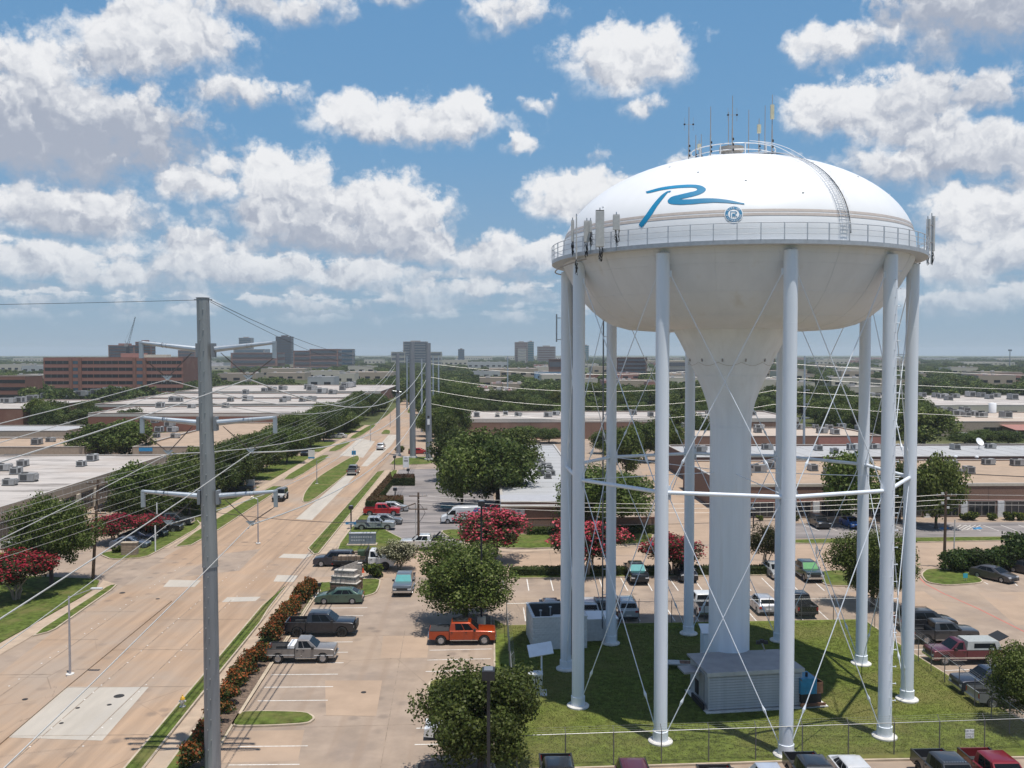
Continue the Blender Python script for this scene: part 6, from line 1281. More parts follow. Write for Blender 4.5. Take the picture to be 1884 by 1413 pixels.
# --- near left car park
s = car('ext', 556, 1214, 'E', (.235, .215, .20), 'silver-grey extended-cab pickup with tool box, nearest in left lot', sc=.97)
MB().box(-1.05, -.5, -.93, .93, 1.12, 1.5).out('tool_box', m_signw, s); MB().box(-2.9, -.45, -1.006, -1.0, .70, .76).box(.0, 2.8, -1.006, -1.0, .66, .72).out('side_moulding', m_signw, s)
s = car('crew', 591, 1166, 'E', (.018, .020, .027), 'lifted matt black crew-cab pickup by the red shrubs', sc=1.06, dark=True); MB().box(2.98, 3.12, -.75, .75, .55, 1.15).out('bull_bar', m_trim, s)
car('sedan', 625, 1108, 'W', (.065, .115, .085), 'dull green four-door sedan beside the stone entrance wall')
s = car('crew', 851, 1181, 'E', (.36, .045, .006), 'bright orange crew-cab pickup with chrome wheels under the round tree', sc=1.0); MB().box(-.85, .5, -.62, .62, 1.985, 2.0).out('black_roof_panel', m_trim, s); MB().box(-2.84, -1.2, -.9, .9, 1.18, 1.25).out('bed_cover', m_bed, s)
car('crew', 744, 1086, 'S', (.13, .145, .165), 'grey pickup with teal sunshade, front toward us, half behind round tree', glass=m_cglt)
car('sedan', 848, 1352, 'W', (.62, .63, .64), 'white sedan mostly hidden under the nearest tree')
# --- junction
car('suv', 616, 1040, 'W', (.022, .026, .042), 'dark navy sport utility waiting at the junction, facing left', dark=False)
# flatbed work truck
p = G(676, 1046); t = thing('flatbed_truck', 'white work truck with loaded black flatbed behind stone wall', 'truck', (p.x, p.y, .01), A, 'vehicles parked and driving'); t.scale = (1.12,) * 3; pm = paint((.62, .62, .61), 0.)
mb = MB(); extrude_profile(mb, [(2.9, .55), (2.9, 1.15), (2.6, 1.28), (1.5, 1.36), (.2, 1.38), (.2, .55)], [(.22, .52)] + arch(1.95, .52, .52, .42) + [(2.86, .52)], 1.0); mb.out('body', pm, t, 35)
cabin(t, 1.5, .22, .85, .34, .95, .8, 1.34, 2.08, pm, ((.3, .84),)); doors(t, ((1.3, .35),), 1.0, .6, 1.32, pm); mirrors(t, 1.15, 1.05, 1.5, m_trim); lights(t, 2.9, -3.6, 1., .95, .8); MB().box(2.86, 3.02, -.97, .97, .5, .75).out('front_bumper', m_chrome, t); MB().box(2.86, 2.92, -.55, .55, .8, 1.15).out('grille', m_trim, t)
MB().box(-3.6, .05, -1.08, 1.08, .92, 1.05).out('deck', m_bed, t); MB().box(-.02, .12, -1.08, 1.08, 1.05, 2.15).out('headboard', m_trim, t); MB().box(-3.4, 2.4, -.4, .4, .55, .9).out('chassis', m_trim, t)
for x in (-3.4, -2.6, -1.8, -1.0, -.3):
    for s in (-1, 1): MB().box(x - .03, x + .03, s * 1.05 - .03, s * 1.05 + .03, 1.05, 1.6).out('stake', m_trim, t)
for s in (-1, 1):
    for z in (1.2, 1.42): MB().box(-3.5, -.1, s * 1.09 - .015, s * 1.09 + .015, z, z + .12).out('side_board', m_wood, t)
MB().box(-3.0, -.7, -.8, .2, 1.05, 1.45).out('timber_load', m_tan, t); MB().box(-1.0, -.3, -.3, .8, 1.05, 1.9).out('covered_load', mat('green_tarp', (.04, .07, .035), .8), t); MB().box(-2.4, -1.4, .3, .9, 1.05, 1.3).out('load_box', m_brickd, t)
MB().box(-2.6, -1.4, -1.05, -.8, .55, .9).out('tool_locker', m_trim, t)
add_wheels(t, (1.95, -2.3), 1.0, .43, True)
p = G(668, 1053.5); c = thing('traffic_cone', 'orange cone standing beside the flatbed truck', 'cone', (p.x, p.y, .01), 0); m_or = plain('cone_orange', (.60, .08, .02), .5); MB().lathe([(.19, 0), (.19, .03), (.14, .04), (.03, .7), (0, .7)], 12).out('cone', m_or, c, 40)
s = car('crew', 778, 1010, 'W', (.62, .62, .60), 'white service pickup with dark equipment behind the wooden pole', sc=1.0); MB().box(-2.5, -1.3, -.6, .6, .75, 1.7).out('compressor', m_trim, s); MB().tube((-1.2, .3, 1.2), (-2.3, .3, 2.3), .12, n=6).out('hose_boom', m_trim, s)
# --- middle lot
car('crew', 703, 948, 'E', (.42, .012, .018), 'bright red crew-cab pickup in the hedged middle lot', sc=.98)
car('sedan', 724, 940, 'E', (.40, .41, .41), 'silver sedan behind the bright red pickup')
car('sedan', 710, 964, 'E', (.17, .18, .19), 'dark grey sedan between red pickup and silver pickup')
s = car('crew', 690, 974, 'E', (.33, .35, .37), 'silver pickup with dark side graphics on the middle lot corner', sc=.98)
MB().prism([(-.9, .6), (-.35, .6), (-1.2, 1.2), (-1.75, 1.2)], -1.006, -1.001).out('decal', plain('decal_navy', (.05, .06, .1), .5), s, rot=(0, 0, 0)) if False else MB().quad([(-.9, -1.014, .6), (-.5, -1.014, .6), (-1.0, -1.014, 1.2), (-1.45, -1.014, 1.2)]).quad([(.3, -1.014, .7), (.9, -1.014, .72), (1.0, -1.014, .95), (.5, -1.014, 1.0)]).out('side_decal', plain('decal_navy', (.05, .06, .1), .5), s)
# van
p = G(848, 962); t = thing('panel_van', 'white high-roof panel van with blue rear graphics', 'van', (p.x, p.y, .01), A + R(180), 'vehicles parked and driving'); pm = paint((.60, .61, .62), 0.)
mb = MB(); extrude_profile(mb, [(2.95, .45), (2.95, .85), (2.8, 1.12), (2.15, 1.35), (1.25, 2.25), (.95, 2.45), (.5, 2.55), (-2.85, 2.58), (-2.98, 2.4), (-3.0, .45)], [(-3.0, .38)] + arch(-1.85, .44, .38, .36) + arch(1.95, .44, .38, .36) + [(2.9, .38)], 1.02, round_=.10); mb.out('body', pm, t, 35)
MB().quad([(2.12, -.8, 1.4), (2.12, .8, 1.4), (1.3, .72, 2.2), (1.3, -.72, 2.2)]).out('windscreen', m_cgl, t, loc=(.02, 0, .02))
for s in (-1, 1):
    q = [(1.95, s * 1.026, 1.4), (.75, s * 1.026, 1.4), (.75, s * 1.026, 2.05), (1.35, s * 1.026, 2.05)]; MB().quad(q if s < 0 else q[::-1]).out('side_window', m_cgl, t)
    q = [(-1.3, s * 1.026, 1.0), (-2.9, s * 1.026, 1.0), (-2.9, s * 1.026, 2.42), (-2.1, s * 1.026, 2.42)]; MB().quad(q[::-1] if s < 0 else q).out('blue_graphic', m_sblue if False else plain('van_blue', (.04, .12, .30), .4) if s < 0 else bpy.data.materials['van_blue'], t)
    for k in range(3): q = [(.4, s * 1.026, 1.95 - .16 * k), (-.8 - .1 * k, s * 1.026, 1.95 - .16 * k), (-.8 - .1 * k, s * 1.026, 2.03 - .16 * k), (.4, s * 1.026, 2.03 - .16 * k)]; MB().quad(q[::-1] if s < 0 else q).out('lettering_line', m_slate2, t)
    MB().quad(([(-2.35, s * 1.03, 1.7), (-2.8, s * 1.03, 1.7), (-2.8, s * 1.03, 1.9), (-2.35, s * 1.03, 1.9)])[::-1 if s < 0 else 1]).out('white_mark', m_signw, t)
    y0, y1 = sorted((s * 1.0, s * 1.035)); MB().box(-1.2, 1.3, y0, y1, .42, .62).out('side_moulding', m_trim, t)
MB().box(2.5, 3.03, -.98, .98, .38, .82).out('front_bumper', m_trim, t); doors(t, ((1.6, .65),), 1.02, .65, 1.36, pm); mirrors(t, 1.95, 1.1, 1.55, m_trim); lights(t, 2.93, -3.0, 1.02, .98, 1.3, .22); add_wheels(t, (1.95, -1.85), 1.02, .36)
# --- on the road
p = G(516, 920); t = thing('off_roader', 'white boxy off-roader driving toward us on the street', 'off-road vehicle', (p.x, p.y, .01), A + R(270), 'vehicles parked and driving'); pm = paint((.60, .60, .58), 0.); t.scale = (1.1,) * 3
mb = MB(); extrude_profile(mb, [(2.05, .55), (2.05, 1.08), (.75, 1.15), (-2.0, 1.16), (-2.0, .55)], [(-2., .5)] + arch(-1.35, .48, .5, .4) + arch(1.4, .48, .5, .4) + [(2.0, .5)], .82); mb.out('body', pm, t, 35); cabin(t, .72, -2.0, .5, -1.95, .8, .72, 1.12, 1.85, paint((.05, .05, .05), 0.), ((.06, .34), (.38, .64), (.68, .95)))
MB().box(1.95, 2.3, -.85, .85, .5, .68).out('front_bumper', m_trim, t); MB().box(2.04, 2.07, -.4, .4, .72, 1.02).out('grille', m_trim, t); lights(t, 2.06, -2.0, .82, .9, .8)
for s in (-1, 1):
    for x in (-1.35, 1.4): y0, y1 = sorted((s * .8, s * .98)); MB().box(x - .55, x + .55, y0, y1, .86, .92).out('fender', m_trim, t)
add_wheels(t, (1.4, -1.35), .9, .42, True); mirrors(t, .6, .85, 1.25, m_trim)
car('crew', 650, 872, 'N', (.14, .145, .15), 'dark grey pickup driving away next to the grassy median')
car('suv', 701, 827, 'N', (.55, .56, .56), 'white vehicle driving away level with the bare steel poles')
# --- left side lots
car('hatch', 32, 1009, 'W', (.62, .62, .60), 'white hatchback at the left edge by the yellowish tree')
car('suv', 206, 940, 'W', (.022, .025, .035), 'dark sport utility in front of the white-roofed building')
car('sedan', 240, 1008, 'E', (.12, .145, .185), 'blue-grey sedan behind the small tan sign')
car('sedan', 254, 996, 'E', (.02, .028, .055), 'dark blue sedan behind the blue-grey sedan')
car('sedan', 274, 988, 'E', (.018, .035, .035), 'dark green sedan third in the row under the red-flowered trees')
car('suv', 303, 978, 'E', (.03, .03, .032), 'black sport utility fourth in the row under red-flowered trees')
car('crew', 318, 967, 'E', (.05, .055, .06), 'charcoal pickup at the end of the row by the left sidewalk')
car('suv', 129, 781, 'W', (.60, .60, .6), 'left one of two white vehicles by the spreading trees', detail=False); car('suv', 143, 778, 'W', (.62, .62, .62), 'right one of two white vehicles by the spreading trees', detail=False)
car('crew', 322, 884, 'S', (.6, .6, .58), 'white pickup at the corner of the white-roofed building', detail=False); car('suv', 306, 900, 'W', (.025, .027, .03), 'black vehicle below the corner of the white-roofed building', detail=False)
car('suv', 563, 838, 'S', (.02, .02, .025), 'black vehicle behind the blue and white sign board', detail=False); car('crew', 440, 905, 'W', (.05, .06, .09), 'dark blue vehicle under the left sidewalk trees', detail=False)
car('sedan', 624, 806, 'W', (.58, .58, .56), 'white car leaving the side entrance on the left of the street', detail=False); car('sedan', 690, 731, 'W', (.6, .6, .6), 'white car beside the fourth warehouse', detail=False)
car('sedan', 771, 835, 'E', (.36, .02, .02), 'red car just right of the middle bare steel pole', detail=False)
for i, (u, v, c) in enumerate(((766, 719, (.55, .55, .55)), (771, 722, (.3, .02, .02)), (783, 708, (.5, .5, .5)), (788, 705, (.1, .1, .1)), (790, 698, (.6, .6, .6)))): car('sedan', u, v, 'N' if i % 2 else 'S', c, f'tiny far car on the distant street, {ORD[i]} from the nearest', detail=False)
# --- lot between the tower and the cross street
car('crew', 1170, 1066, 'S', (.014, .015, .016), 'black pickup with teal sunshade, parked facing the tower', glass=m_cglt, dark=True)
car('suv', 1260, 1064, 'S', (.016, .018, .026), 'blue-black sport utility beside a back leg under the red blossom', dark=False)
car('sedan', 1426, 1059, 'S', (.45, .46, .46), 'silver sedan peeking out left of the tall front leg')
car('crew', 1484, 1062, 'S', (.045, .06, .06), 'dark green pickup with yellow-green sunshade facing the tower', glass=m_cglg)
car('suv', 1150, 1131, 'N', (.42, .47, .50), 'pale silver sport utility seen from behind at the fence')
car('suv', 1080, 1134, 'N', (.60, .60, .6), 'white sport utility half hidden behind the left legs'); car('crew', 1109, 1138, 'N', (.03, .03, .03), 'black pickup hidden behind the equipment hut')
s = car('crew', 1292, 1124, 'N', (.60, .60, .58), 'white pickup carrying an orange cone, beside the tower column')
cp = s.matrix_basis @ Vector((-2.2, -.35, .76)); c = thing('traffic_cone', 'orange cone in the white pickup bed by the column', 'cone', cp, 0); MB().lathe([(.19, 0), (.19, .03), (.14, .04), (.03, .7), (0, .7)], 12).out('cone', m_or, c, 40)
car('hatch', 1402, 1122, 'N', (.45, .45, .47), 'silver hatchback seen from behind, right of the tower column', sc=1.05)
car('crew', 1468, 1124, 'N', (.014, .014, .016), 'black pickup seen from behind, right of the tall leg', dark=True)
car('sedan', 1012, 1128, 'N', (.05, .055, .075), 'dark car behind the roofless block enclosure')
# --- right-hand rows
car('suv', 1702, 1158, 'E', (.03, .034, .04), 'charcoal sport utility farthest along the right fence', sc=1.05)
car('crew', 1733, 1180, 'E', (.055, .058, .064), 'dark grey crew-cab pickup with silver wheels along the right fence', sc=.98)
s = car('regular', 1770, 1217, 'W', (.115, .018, .028), 'old burgundy pickup with white camper shell and raised rear hatch', sc=.98)
mb = MB(); zb = 1.27
lo = [Vector((.1, -.98, zb)), Vector((-2.85, -.98, zb)), Vector((-2.85, .98, zb)), Vector((.1, .98, zb))]; hi = [Vector((-.05, -.86, 1.95)), Vector((-2.65, -.86, 1.95)), Vector((-2.65, .86, 1.95)), Vector((-.05, .86, 1.95))]; k = len(mb.v); mb.v += [tuple(q) for q in lo + hi]
for i in range(4): j = (i + 1) % 4; mb.f.append([k + j, k + i, k + 4 + i, k + 4 + j]); mb.m.append(0)
mb.f.append([k + 7, k + 6, k + 5, k + 4]); mb.m.append(0); sh = mb.out('camper_shell', plain('shell_grey', (.34, .36, .35), .5), s)
for sg_ in (-1, 1): q = [(-.5, sg_ * .965, 1.42), (-2.4, sg_ * .965, 1.42), (-2.3, sg_ * .905, 1.8), (-.55, sg_ * .905, 1.8)]; MB().quad(q[::-1] if sg_ < 0 else q).out('shell_window', m_cgl, sh)
MB().box(-.9, 0, -.85, .85, 0, .05).out('raised_hatch', m_trim, sh, loc=(-2.68, 0, 1.95), rot=(0, R(25), 0)); MB().box(-2.9, 2.9, -1.008, -1.002, .56, .68).box(-2.9, 2.9, 1.002, 1.008, .56, .68).out('silver_stripe', m_chrome, s)
car('crew', 1826, 1274, 'W', (.028, .034, .055), 'dark blue pickup nearest along the right fence', sc=.98)
s = car('regular', 1858, 1296, 'E', (.24, .25, .26), 'grey pickup with white tailgate half under the right-edge tree', sc=.95)
car('sedan', 1828, 1066, 300, (.075, .07, .072), 'dark grey sedan beside the kerbed island on the right')
car('sedan', 1894, 1056, 300, (.025, .025, .03), 'black car cut by the right edge near the junipers')
car('suv', 1507, 969, 'S', (.016, .016, .018), 'black sport utility at the brick shopfront, behind the leg'); car('sedan', 1566, 969, 'S', (.02, .10, .34), 'bright blue car in the shade by the brick shopfront')
car('suv', 1105, 806, 'E', (.6, .6, .6), 'white car behind the left legs near the very long roof', detail=False); car('suv', 1112, 800, 'E', (.35, .35, .36), 'silver car behind the left legs near the very long roof', detail=False)
car('suv', 1030, 752, 'W', (.50, .56, .62), 'pale blue van beyond the very long white roof', name='minivan', cat='van', detail=False); car('sedan', 1775, 805, 'E', (.6, .6, .6), 'white car at the two-windowed tan building', detail=False); car('suv', 1873, 771, 'E', (.5, .5, .52), 'silver vehicle at the far right edge', detail=False)
# --- bottom row, noses to the camera (their roofs show at the lower edge of the frame)
def brow(kind, u, v, z, head, col, lab, **k): q = G(u, v - 22, z); return car(kind, 0, 0, head, col, lab, pos=Vector((q.x, q.y, 0)), **k)
brow('crew', 1028, 1446, 1.3, 'S', (.016, .016, .018), 'black pickup, leftmost of the bottom row, bed toward the fence')
brow('suv', 1172, 1446, 1.7, 'S', (.10, .012, .022), 'burgundy sport utility in the bottom row')
brow('crew', 1334, 1462, 1.5, 'S', (.055, .045, .045), 'brown-black covered pickup in the bottom row')
brow('hatch', 1424, 1447, 1.45, 'S', (.48, .52, .6), 'pale blue-white car peeking up at the bottom edge')
brow('crew', 1500, 1436, 1.5, 'S', (.02, .022, .028), 'black pickup with open bed in the middle of the bottom row')
brow('sedan', 1577, 1430, 1.4, 'S', (.66, .66, .66), 'white sedan in the bottom row')
s = brow('crew', 1748, 1427, 1.6, 'S', (.028, .03, .036), 'black boxy pickup with ribbed hardtop in the bottom row', dark=True)
for k in range(9): MB().box(-.7, .62, -.66 + k * .155, -.60 + k * .155, 1.93, 1.955).out('roof_rib', m_slate, s)
brow('crew', 1838, 1425, 1.6, 'S', (.20, .010, .018), 'dark red pickup with open bed, rightmost of the bottom row')
# ================================================================== TREES AND SHRUBS
OAK = [(.030, .048, .011), (.056, .085, .016), (.090, .125, .025), (.13, .165, .04), (.18, .205, .075)]
m_oak = leafmat('oak_leaves', OAK); m_oakd = leafmat('dark_oak_leaves', [(.026, .044, .012), (.050, .076, .018), (.082, .112, .026), (.125, .152, .045)])
m_lime = leafmat('bright_leaves', [(.04, .06, .010), (.08, .105, .014), (.13, .15, .02), (.17, .18, .03)])
m_crapel = leafmat('crape_leaves', [(.022, .03, .012), (.05, .055, .02), (.08, .08, .03)]); m_pinkf = leafmat('pink_blossom', [(.32, .035, .05), (.52, .07, .095), (.62, .13, .15)], .2, .12); m_magf = leafmat('crimson_blossom', [(.20, .011, .028), (.36, .024, .05), (.46, .05, .08)], .2, .15); m_palef = leafmat('cream_blossom', [(.3, .28, .16), (.5, .47, .32)], .2, .1)
m_redleaf = leafmat('photinia_red', [(.13, .035, .012), (.28, .075, .022), (.34, .12, .035), (.11, .09, .022)], .2, .2); m_hedge = leafmat('hedge_leaves', [(.03, .045, .014), (.055, .075, .02), (.085, .105, .033)]); m_hedger = leafmat('hedge_rusty', [(.07, .035, .018), (.12, .055, .028), (.10, .075, .03)]); m_jun = leafmat('juniper', [(.02, .038, .013), (.045, .075, .02), (.085, .12, .03)])
m_bark = mat('oak_bark', (.095, .075, .06), .9, var=.25, scale=6, stretch=(1, 1, .2)); m_barkl = mat('crape_bark', (.30, .24, .18), .8, var=.15, scale=5, stretch=(1, 1, .2))
def leaf_quads(mb, rnd, c, n, s, up=.25, mi=0):
    # small folded leaf sprays: one quad each
    th = rnd.uniform(0, 2 * math.pi); ct = n
    d = Vector((rnd.gauss(0, 1), rnd.gauss(0, 1), rnd.gauss(0, 1) + up)); d = (d * .65 + ct * .9).normalized()
    a = d.orthogonal().normalized(); b = d.cross(a); x = a * math.cos(th) + b * math.sin(th); y = d.cross(x); s *= rnd.uniform(.6, 1.35); w_ = s * rnd.uniform(.5, .85)
    k = len(mb.v); mb.v += [tuple(c - x * s), tuple(c - y * w_ - d * s * .15), tuple(c + x * s), tuple(c + y * w_ + d * s * .15)]; mb.f.append([k, k + 1, k + 2, k + 3]); mb.m.append(mi)
def crown_mesh(name, seed, rad, zc, rz_, lobes, nleaf, ls, mats, top_mi=None, lob_r=(.22, .38), flat=.0, fill=.25):
    """leaf-sized faces spread through many lobes, uneven outline with gaps"""
    rnd = random.Random(seed); mb = MB(); LB = []
    for i in range(lobes):
        while True:
            p = Vector((rnd.uniform(-1, 1), rnd.uniform(-1, 1), rnd.uniform(-1, 1)))
            if .25 < p.length < 1: break
        p = p * (.86 / max(p.length, .55)) * rnd.uniform(.55, 1.17)
        LB.append((Vector((p.x * rad * .78, p.y * rad * .78, zc + p.z * rz_ * .78)), rad * rnd.uniform(*lob_r)))
    per = nleaf // lobes
    for c, r in LB:
        k_ = per * (r / (rad * sum(lob_r) / 2)) ** 1.5
        for q in range(int(k_)):
            d = Vector((rnd.gauss(0, 1), rnd.gauss(0, 1), rnd.gauss(0, 1))).normalized(); rr = r * (rnd.uniform(.05, 1.) ** (.33) if rnd.random() > fill else rnd.uniform(1, 1.28))
            pp = c + Vector((d.x * rr, d.y * rr, d.z * rr * (rz_ / rad * .35 + .62)))
            mi = 0
            if top_mi is not None:
                hgt_ = (pp.z - zc) / rz_; out_ = math.hypot(pp.x, pp.y) / rad
                if rr > r * .72 and d.z > -.35 and rnd.random() < .2 + .65 * max(hgt_, out_ * .75) : mi = top_mi
            leaf_quads(mb, rnd, pp, d, ls, mi=mi)
    return mb, LB
def trunk_mesh(seed, LB, r, zc, fork, mats, multi=0):
    rnd = random.Random(seed + 5); mb = MB()
    if not multi:
        mb.path([(0, 0, -.1), (0, 0, .25), (.03, .02, fork * .6), (0, 0, fork)], [r * 1.5, r * 1.05, r * .9, r * .85], 8)
        for c, rr in rnd.sample(LB, min(len(LB), 9)): mb.path([(0, 0, fork * .92), (c.x * .3, c.y * .3, fork + (c.z - fork) * .45), tuple(c)], [r * .55, r * .34, r * .1], 6)
    else:
        for k in range(multi):
            a = 2 * math.pi * k / multi + rnd.uniform(-.3, .3); c = rnd.choice(LB)[0]
            mb.path([(.12 * math.cos(a), .12 * math.sin(a), -.1), (.3 * math.cos(a), .3 * math.sin(a), fork * .5), (c.x * .35 + .3 * math.cos(a), c.y * .35 + .3 * math.sin(a), fork * 1.15), (c.x * .8, c.y * .8, c.z)], [r, r * .8, r * .6, r * .25], 6)
    return mb
class TreeKind:
    def __init__(s, name, seed, rad, hgt_, lobes, nleaf, ls, mats, fork=.28, tr=.035, multi=0, bark=None, split_top=None, **kw):
        zc = hgt_ * (.575 if not multi else .66); rz_ = hgt_ * (.45 if not multi else .36); s.name = name
        mb, LB = crown_mesh(name, seed, rad, zc, rz_, lobes, nleaf, ls, mats, top_mi=1 if split_top else None, **kw)
        s.parts = []
        if split_top:
            for mi, nm in ((0, 'crown'), (1, 'blossom')):
                m2 = MB()
                for f, m_ in zip(mb.f, mb.m):
                    if m_ == mi: m2.quad([mb.v[i] for i in f])
                s.parts.append((nm, m2.mesh(nm, mats[mi])))
        else: s.parts.append(('crown', mb.mesh('crown', mats)))
        tb = trunk_mesh(seed, LB, hgt_ * tr, zc, hgt_ * fork, mats, multi); s.trunk = tb.mesh('trunk', bark or m_bark, 60); s.h = hgt_; s.r = rad
        s.single = None
    def place(s, p, h, wd, lab, cat='tree', group=None, rz=None, name=None):
        t = thing(name or s.name, lab, cat, (p.x, p.y, p.z), random.uniform(0, 6.28) if rz is None else rz, group); t.scale = (wd / (2 * s.r), wd / (2 * s.r), h / s.h)
        link('trunk', s.trunk, t)
        for nm, me in s.parts: link(nm, me, t)
        return t
    def place1(s, p, h, wd, lab, group, rz=None, name=None):
        # whole tree in one mesh for small far copies
        if s.single is None:
            mb = MB(); ms = []
            for i, (nm, me) in enumerate(s.parts + [('trunk', s.trunk)]):
                k = len(mb.v); mb.v += [tuple(v.co) for v in me.vertices]; mb.f += [[k + i_ for i_ in q.vertices] for q in me.polygons]; mb.m += [i] * len(me.polygons); ms.append(me.materials[0])
            s.single = mb.mesh(s.name, ms)
        o = link(name or s.name, s.single, None, loc=(p.x, p.y, p.z), rz=random.uniform(0, 6.28) if rz is None else rz, scale=(wd / (2 * s.r), wd / (2 * s.r), h / s.h)); tag(o, lab, 'tree', group); return o
near = [TreeKind('oak_tree', 21 + k, 5, 8, 75, 33000, .105, [m_oak], fork=.30, tr=.03, lob_r=(.11, .29), fill=.16) for k in range(3)]
mid = [TreeKind('oak_tree', 41 + k, 5, 8, 55, 10500, .19, [m_oakd if k % 2 else m_oak], fork=.28, tr=.03, lob_r=(.15, .34), fill=.2) for k in range(6)]
fark = [TreeKind('oak_tree', 61 + k, 5, 8, 22, 1900, .44, [m_oakd if k % 2 else m_oak], fork=.25, tr=.04) for k in range(5)]
limek = [TreeKind('bright_tree', 71, 5, 8, 28, 7000, .21, [m_lime])]
crape_p = [TreeKind('crape_myrtle', 81 + k, 2.5, 5, 34, 11000, .095, [m_crapel, m_pinkf], fork=.4, tr=.016, multi=6, bark=m_barkl, split_top=True) for k in range(2)]
crape_m = [TreeKind('crape_myrtle', 91 + k, 2.5, 5, 32, 9000, .095, [m_crapel, m_magf], fork=.4, tr=.016, multi=6, bark=m_barkl, split_top=True) for k in range(2)]
crape_w = TreeKind('crape_myrtle', 97, 2.5, 5, 26, 7000, .09, [m_crapel, m_palef], fork=.4, tr=.016, multi=5, bark=m_barkl, split_top=True)
crape_g = TreeKind('crape_myrtle', 98, 2.5, 5, 26, 7000, .09, [m_crapel], fork=.4, tr=.016, multi=6, bark=m_barkl)
def tree(kind, ub, vb_, u0, u1, vt, lab, group=None, cat='tree', dz=0., **k):
    p = G(ub, vb_); p.z = dz; wd = (u1 - u0) / FP * p.y; h = at(ub, vt, p.y).z
    return kind.place(p, h * 1.02, wd * 1.16, lab, cat, group, **k)
tree(near[0], 856, 1150, 742, 957, 998, 'big round oak above the orange pickup in the centre', 'oaks round the tower lot')
tree(near[1], 884, 1436, 752, 1010, 1214, 'nearest broad tree in front of the white sedan', 'oaks round the tower lot')
tree(near[2], 95, 1076, 30, 190, 912, 'spreading oak with dark trunk on the left lawn', 'oaks round the tower lot')
tree(near[0], 1606, 1116, 1508, 1665, 975, 'oak behind the right legs by the kerbed island', 'oaks round the tower lot', rz=2.)
tree(near[1], 1893, 1345, 1818, 1975, 1180, 'yellow-green oak cut by the right edge', 'oaks round the tower lot', rz=4.)
tree(mid[0], 110, 905, 76, 160, 868, 'small oak against the long white roof at left', 'oaks round the tower lot')
for i, (ub, vb_, u0, u1, vt, lab) in enumerate(((850, 935, 790, 905, 814, 'front left oak of the clump in the middle car park'), (915, 930, 862, 1000, 808, 'front right oak of the clump beside the grey roof'), (880, 900, 812, 955, 790, 'rear oak at the middle of the car park clump'), (835, 885, 795, 885, 792, 'left rear oak of the car park clump'), (940, 880, 890, 1000, 792, 'right rear oak of the car park clump'))): tree(mid[i], ub, vb_, u0, u1, vt, lab, 'oaks clumped in the middle car park')
tree(near[2], 1108, 986, 988, 1190, 858, 'wide dark oak behind the left legs', 'oaks round the tower lot', rz=1.)
tree(mid[2], 1722, 972, 1668, 1770, 836, 'big oak before the brick shopfront on the right', 'oaks before the shopfront'); tree(mid[4], 1562, 965, 1505, 1625, 838, 'oak before the brick shopfront, left of the right legs', 'oaks before the shopfront'); tree(mid[1], 1655, 960, 1610, 1695, 850, 'oak before the brick shopfront, between the right legs', 'oaks before the shopfront')
tree(crape_p[0], 905, 1034, 850, 990, 938, 'largest pink-flowered crape myrtle behind the round oak', 'flowering crape myrtles')
tree(crape_p[1], 1082, 1058, 1005, 1145, 958, 'pink crape myrtle behind the two left legs', 'flowering crape myrtles')
tree(crape_m[0], 1238, 1058, 1178, 1288, 982, 'crimson crape myrtle left of the tower column', 'flowering crape myrtles')
tree(crape_g, 1408, 1052, 1374, 1438, 966, 'crape myrtle without blossom right of the tower column', 'flowering crape myrtles')
tree(crape_m[1], 30, 1104, -35, 92, 1016, 'crimson crape myrtle on the left lawn, left edge', 'flowering crape myrtles')
tree(crape_m[0], 212, 1000, 180, 268, 948, 'left crimson crape myrtle above the blue cars', 'flowering crape myrtles', rz=1.); tree(crape_m[1], 268, 990, 232, 306, 946, 'right crimson crape myrtle above the dark cars', 'flowering crape myrtles', rz=3.)
tree(crape_w, 735, 1048, 694, 766, 998, 'small cream-blossomed crape myrtle at the work truck', 'flowering crape myrtles')
# bare shrub and yellowish tree at left
tree(limek[0], 262, 925, 228, 290, 862, 'yellowish-green tree at the white-roofed building corner', 'oaks round the tower lot'); tree(mid[3], 240, 960, 205, 292, 900, 'dark oak behind the crimson crape myrtles', 'oaks round the tower lot'); tree(mid[5], 312, 955, 270, 368, 905, 'dark bushy oak left of the steel pole', 'oaks round the tower lot')
# spreading pair at the low tan building
tree(mid[1], 185, 850, 122, 245, 778, 'left one of two spreading trees at the low tan building', 'spreading trees at left'); tree(mid[4], 238, 850, 190, 288, 776, 'right one of two spreading trees at the low tan building', 'spreading trees at left'); tree(mid[2], 100, 800, 72, 128, 755, 'tree with open trunk beside two white vehicles', 'spreading trees at left'); tree(mid[3], 240, 790, 205, 262, 750, 'tree before the first long warehouse', 'spreading trees at left')
# row along the left sidewalk
rw = random.Random(5); n = 0
for tq in range(146, 420, 9):
    for sq in ((-47.5, -54) if tq < 250 else (-48, -55.5)):
        if rw.random() < .12: continue
        p = ST(sq + rw.uniform(-1.2, 1.2), tq + rw.uniform(-2, 2)); n += 1; side = 'front' if sq > -50 else 'back'
        (mid[n % 6]).place(p, rw.uniform(6.2, 8.8), rw.uniform(8.5, 11.5), f'{ORD[n - 1] if n <= 30 else ORD[n - 31] + " farther"} oak counted from the junction, {side} row by the left sidewalk', 'tree', f'oaks of the {side} row along the left sidewalk, {"near" if tq < 200 else "mid" if tq < 290 else "far"} stretch')
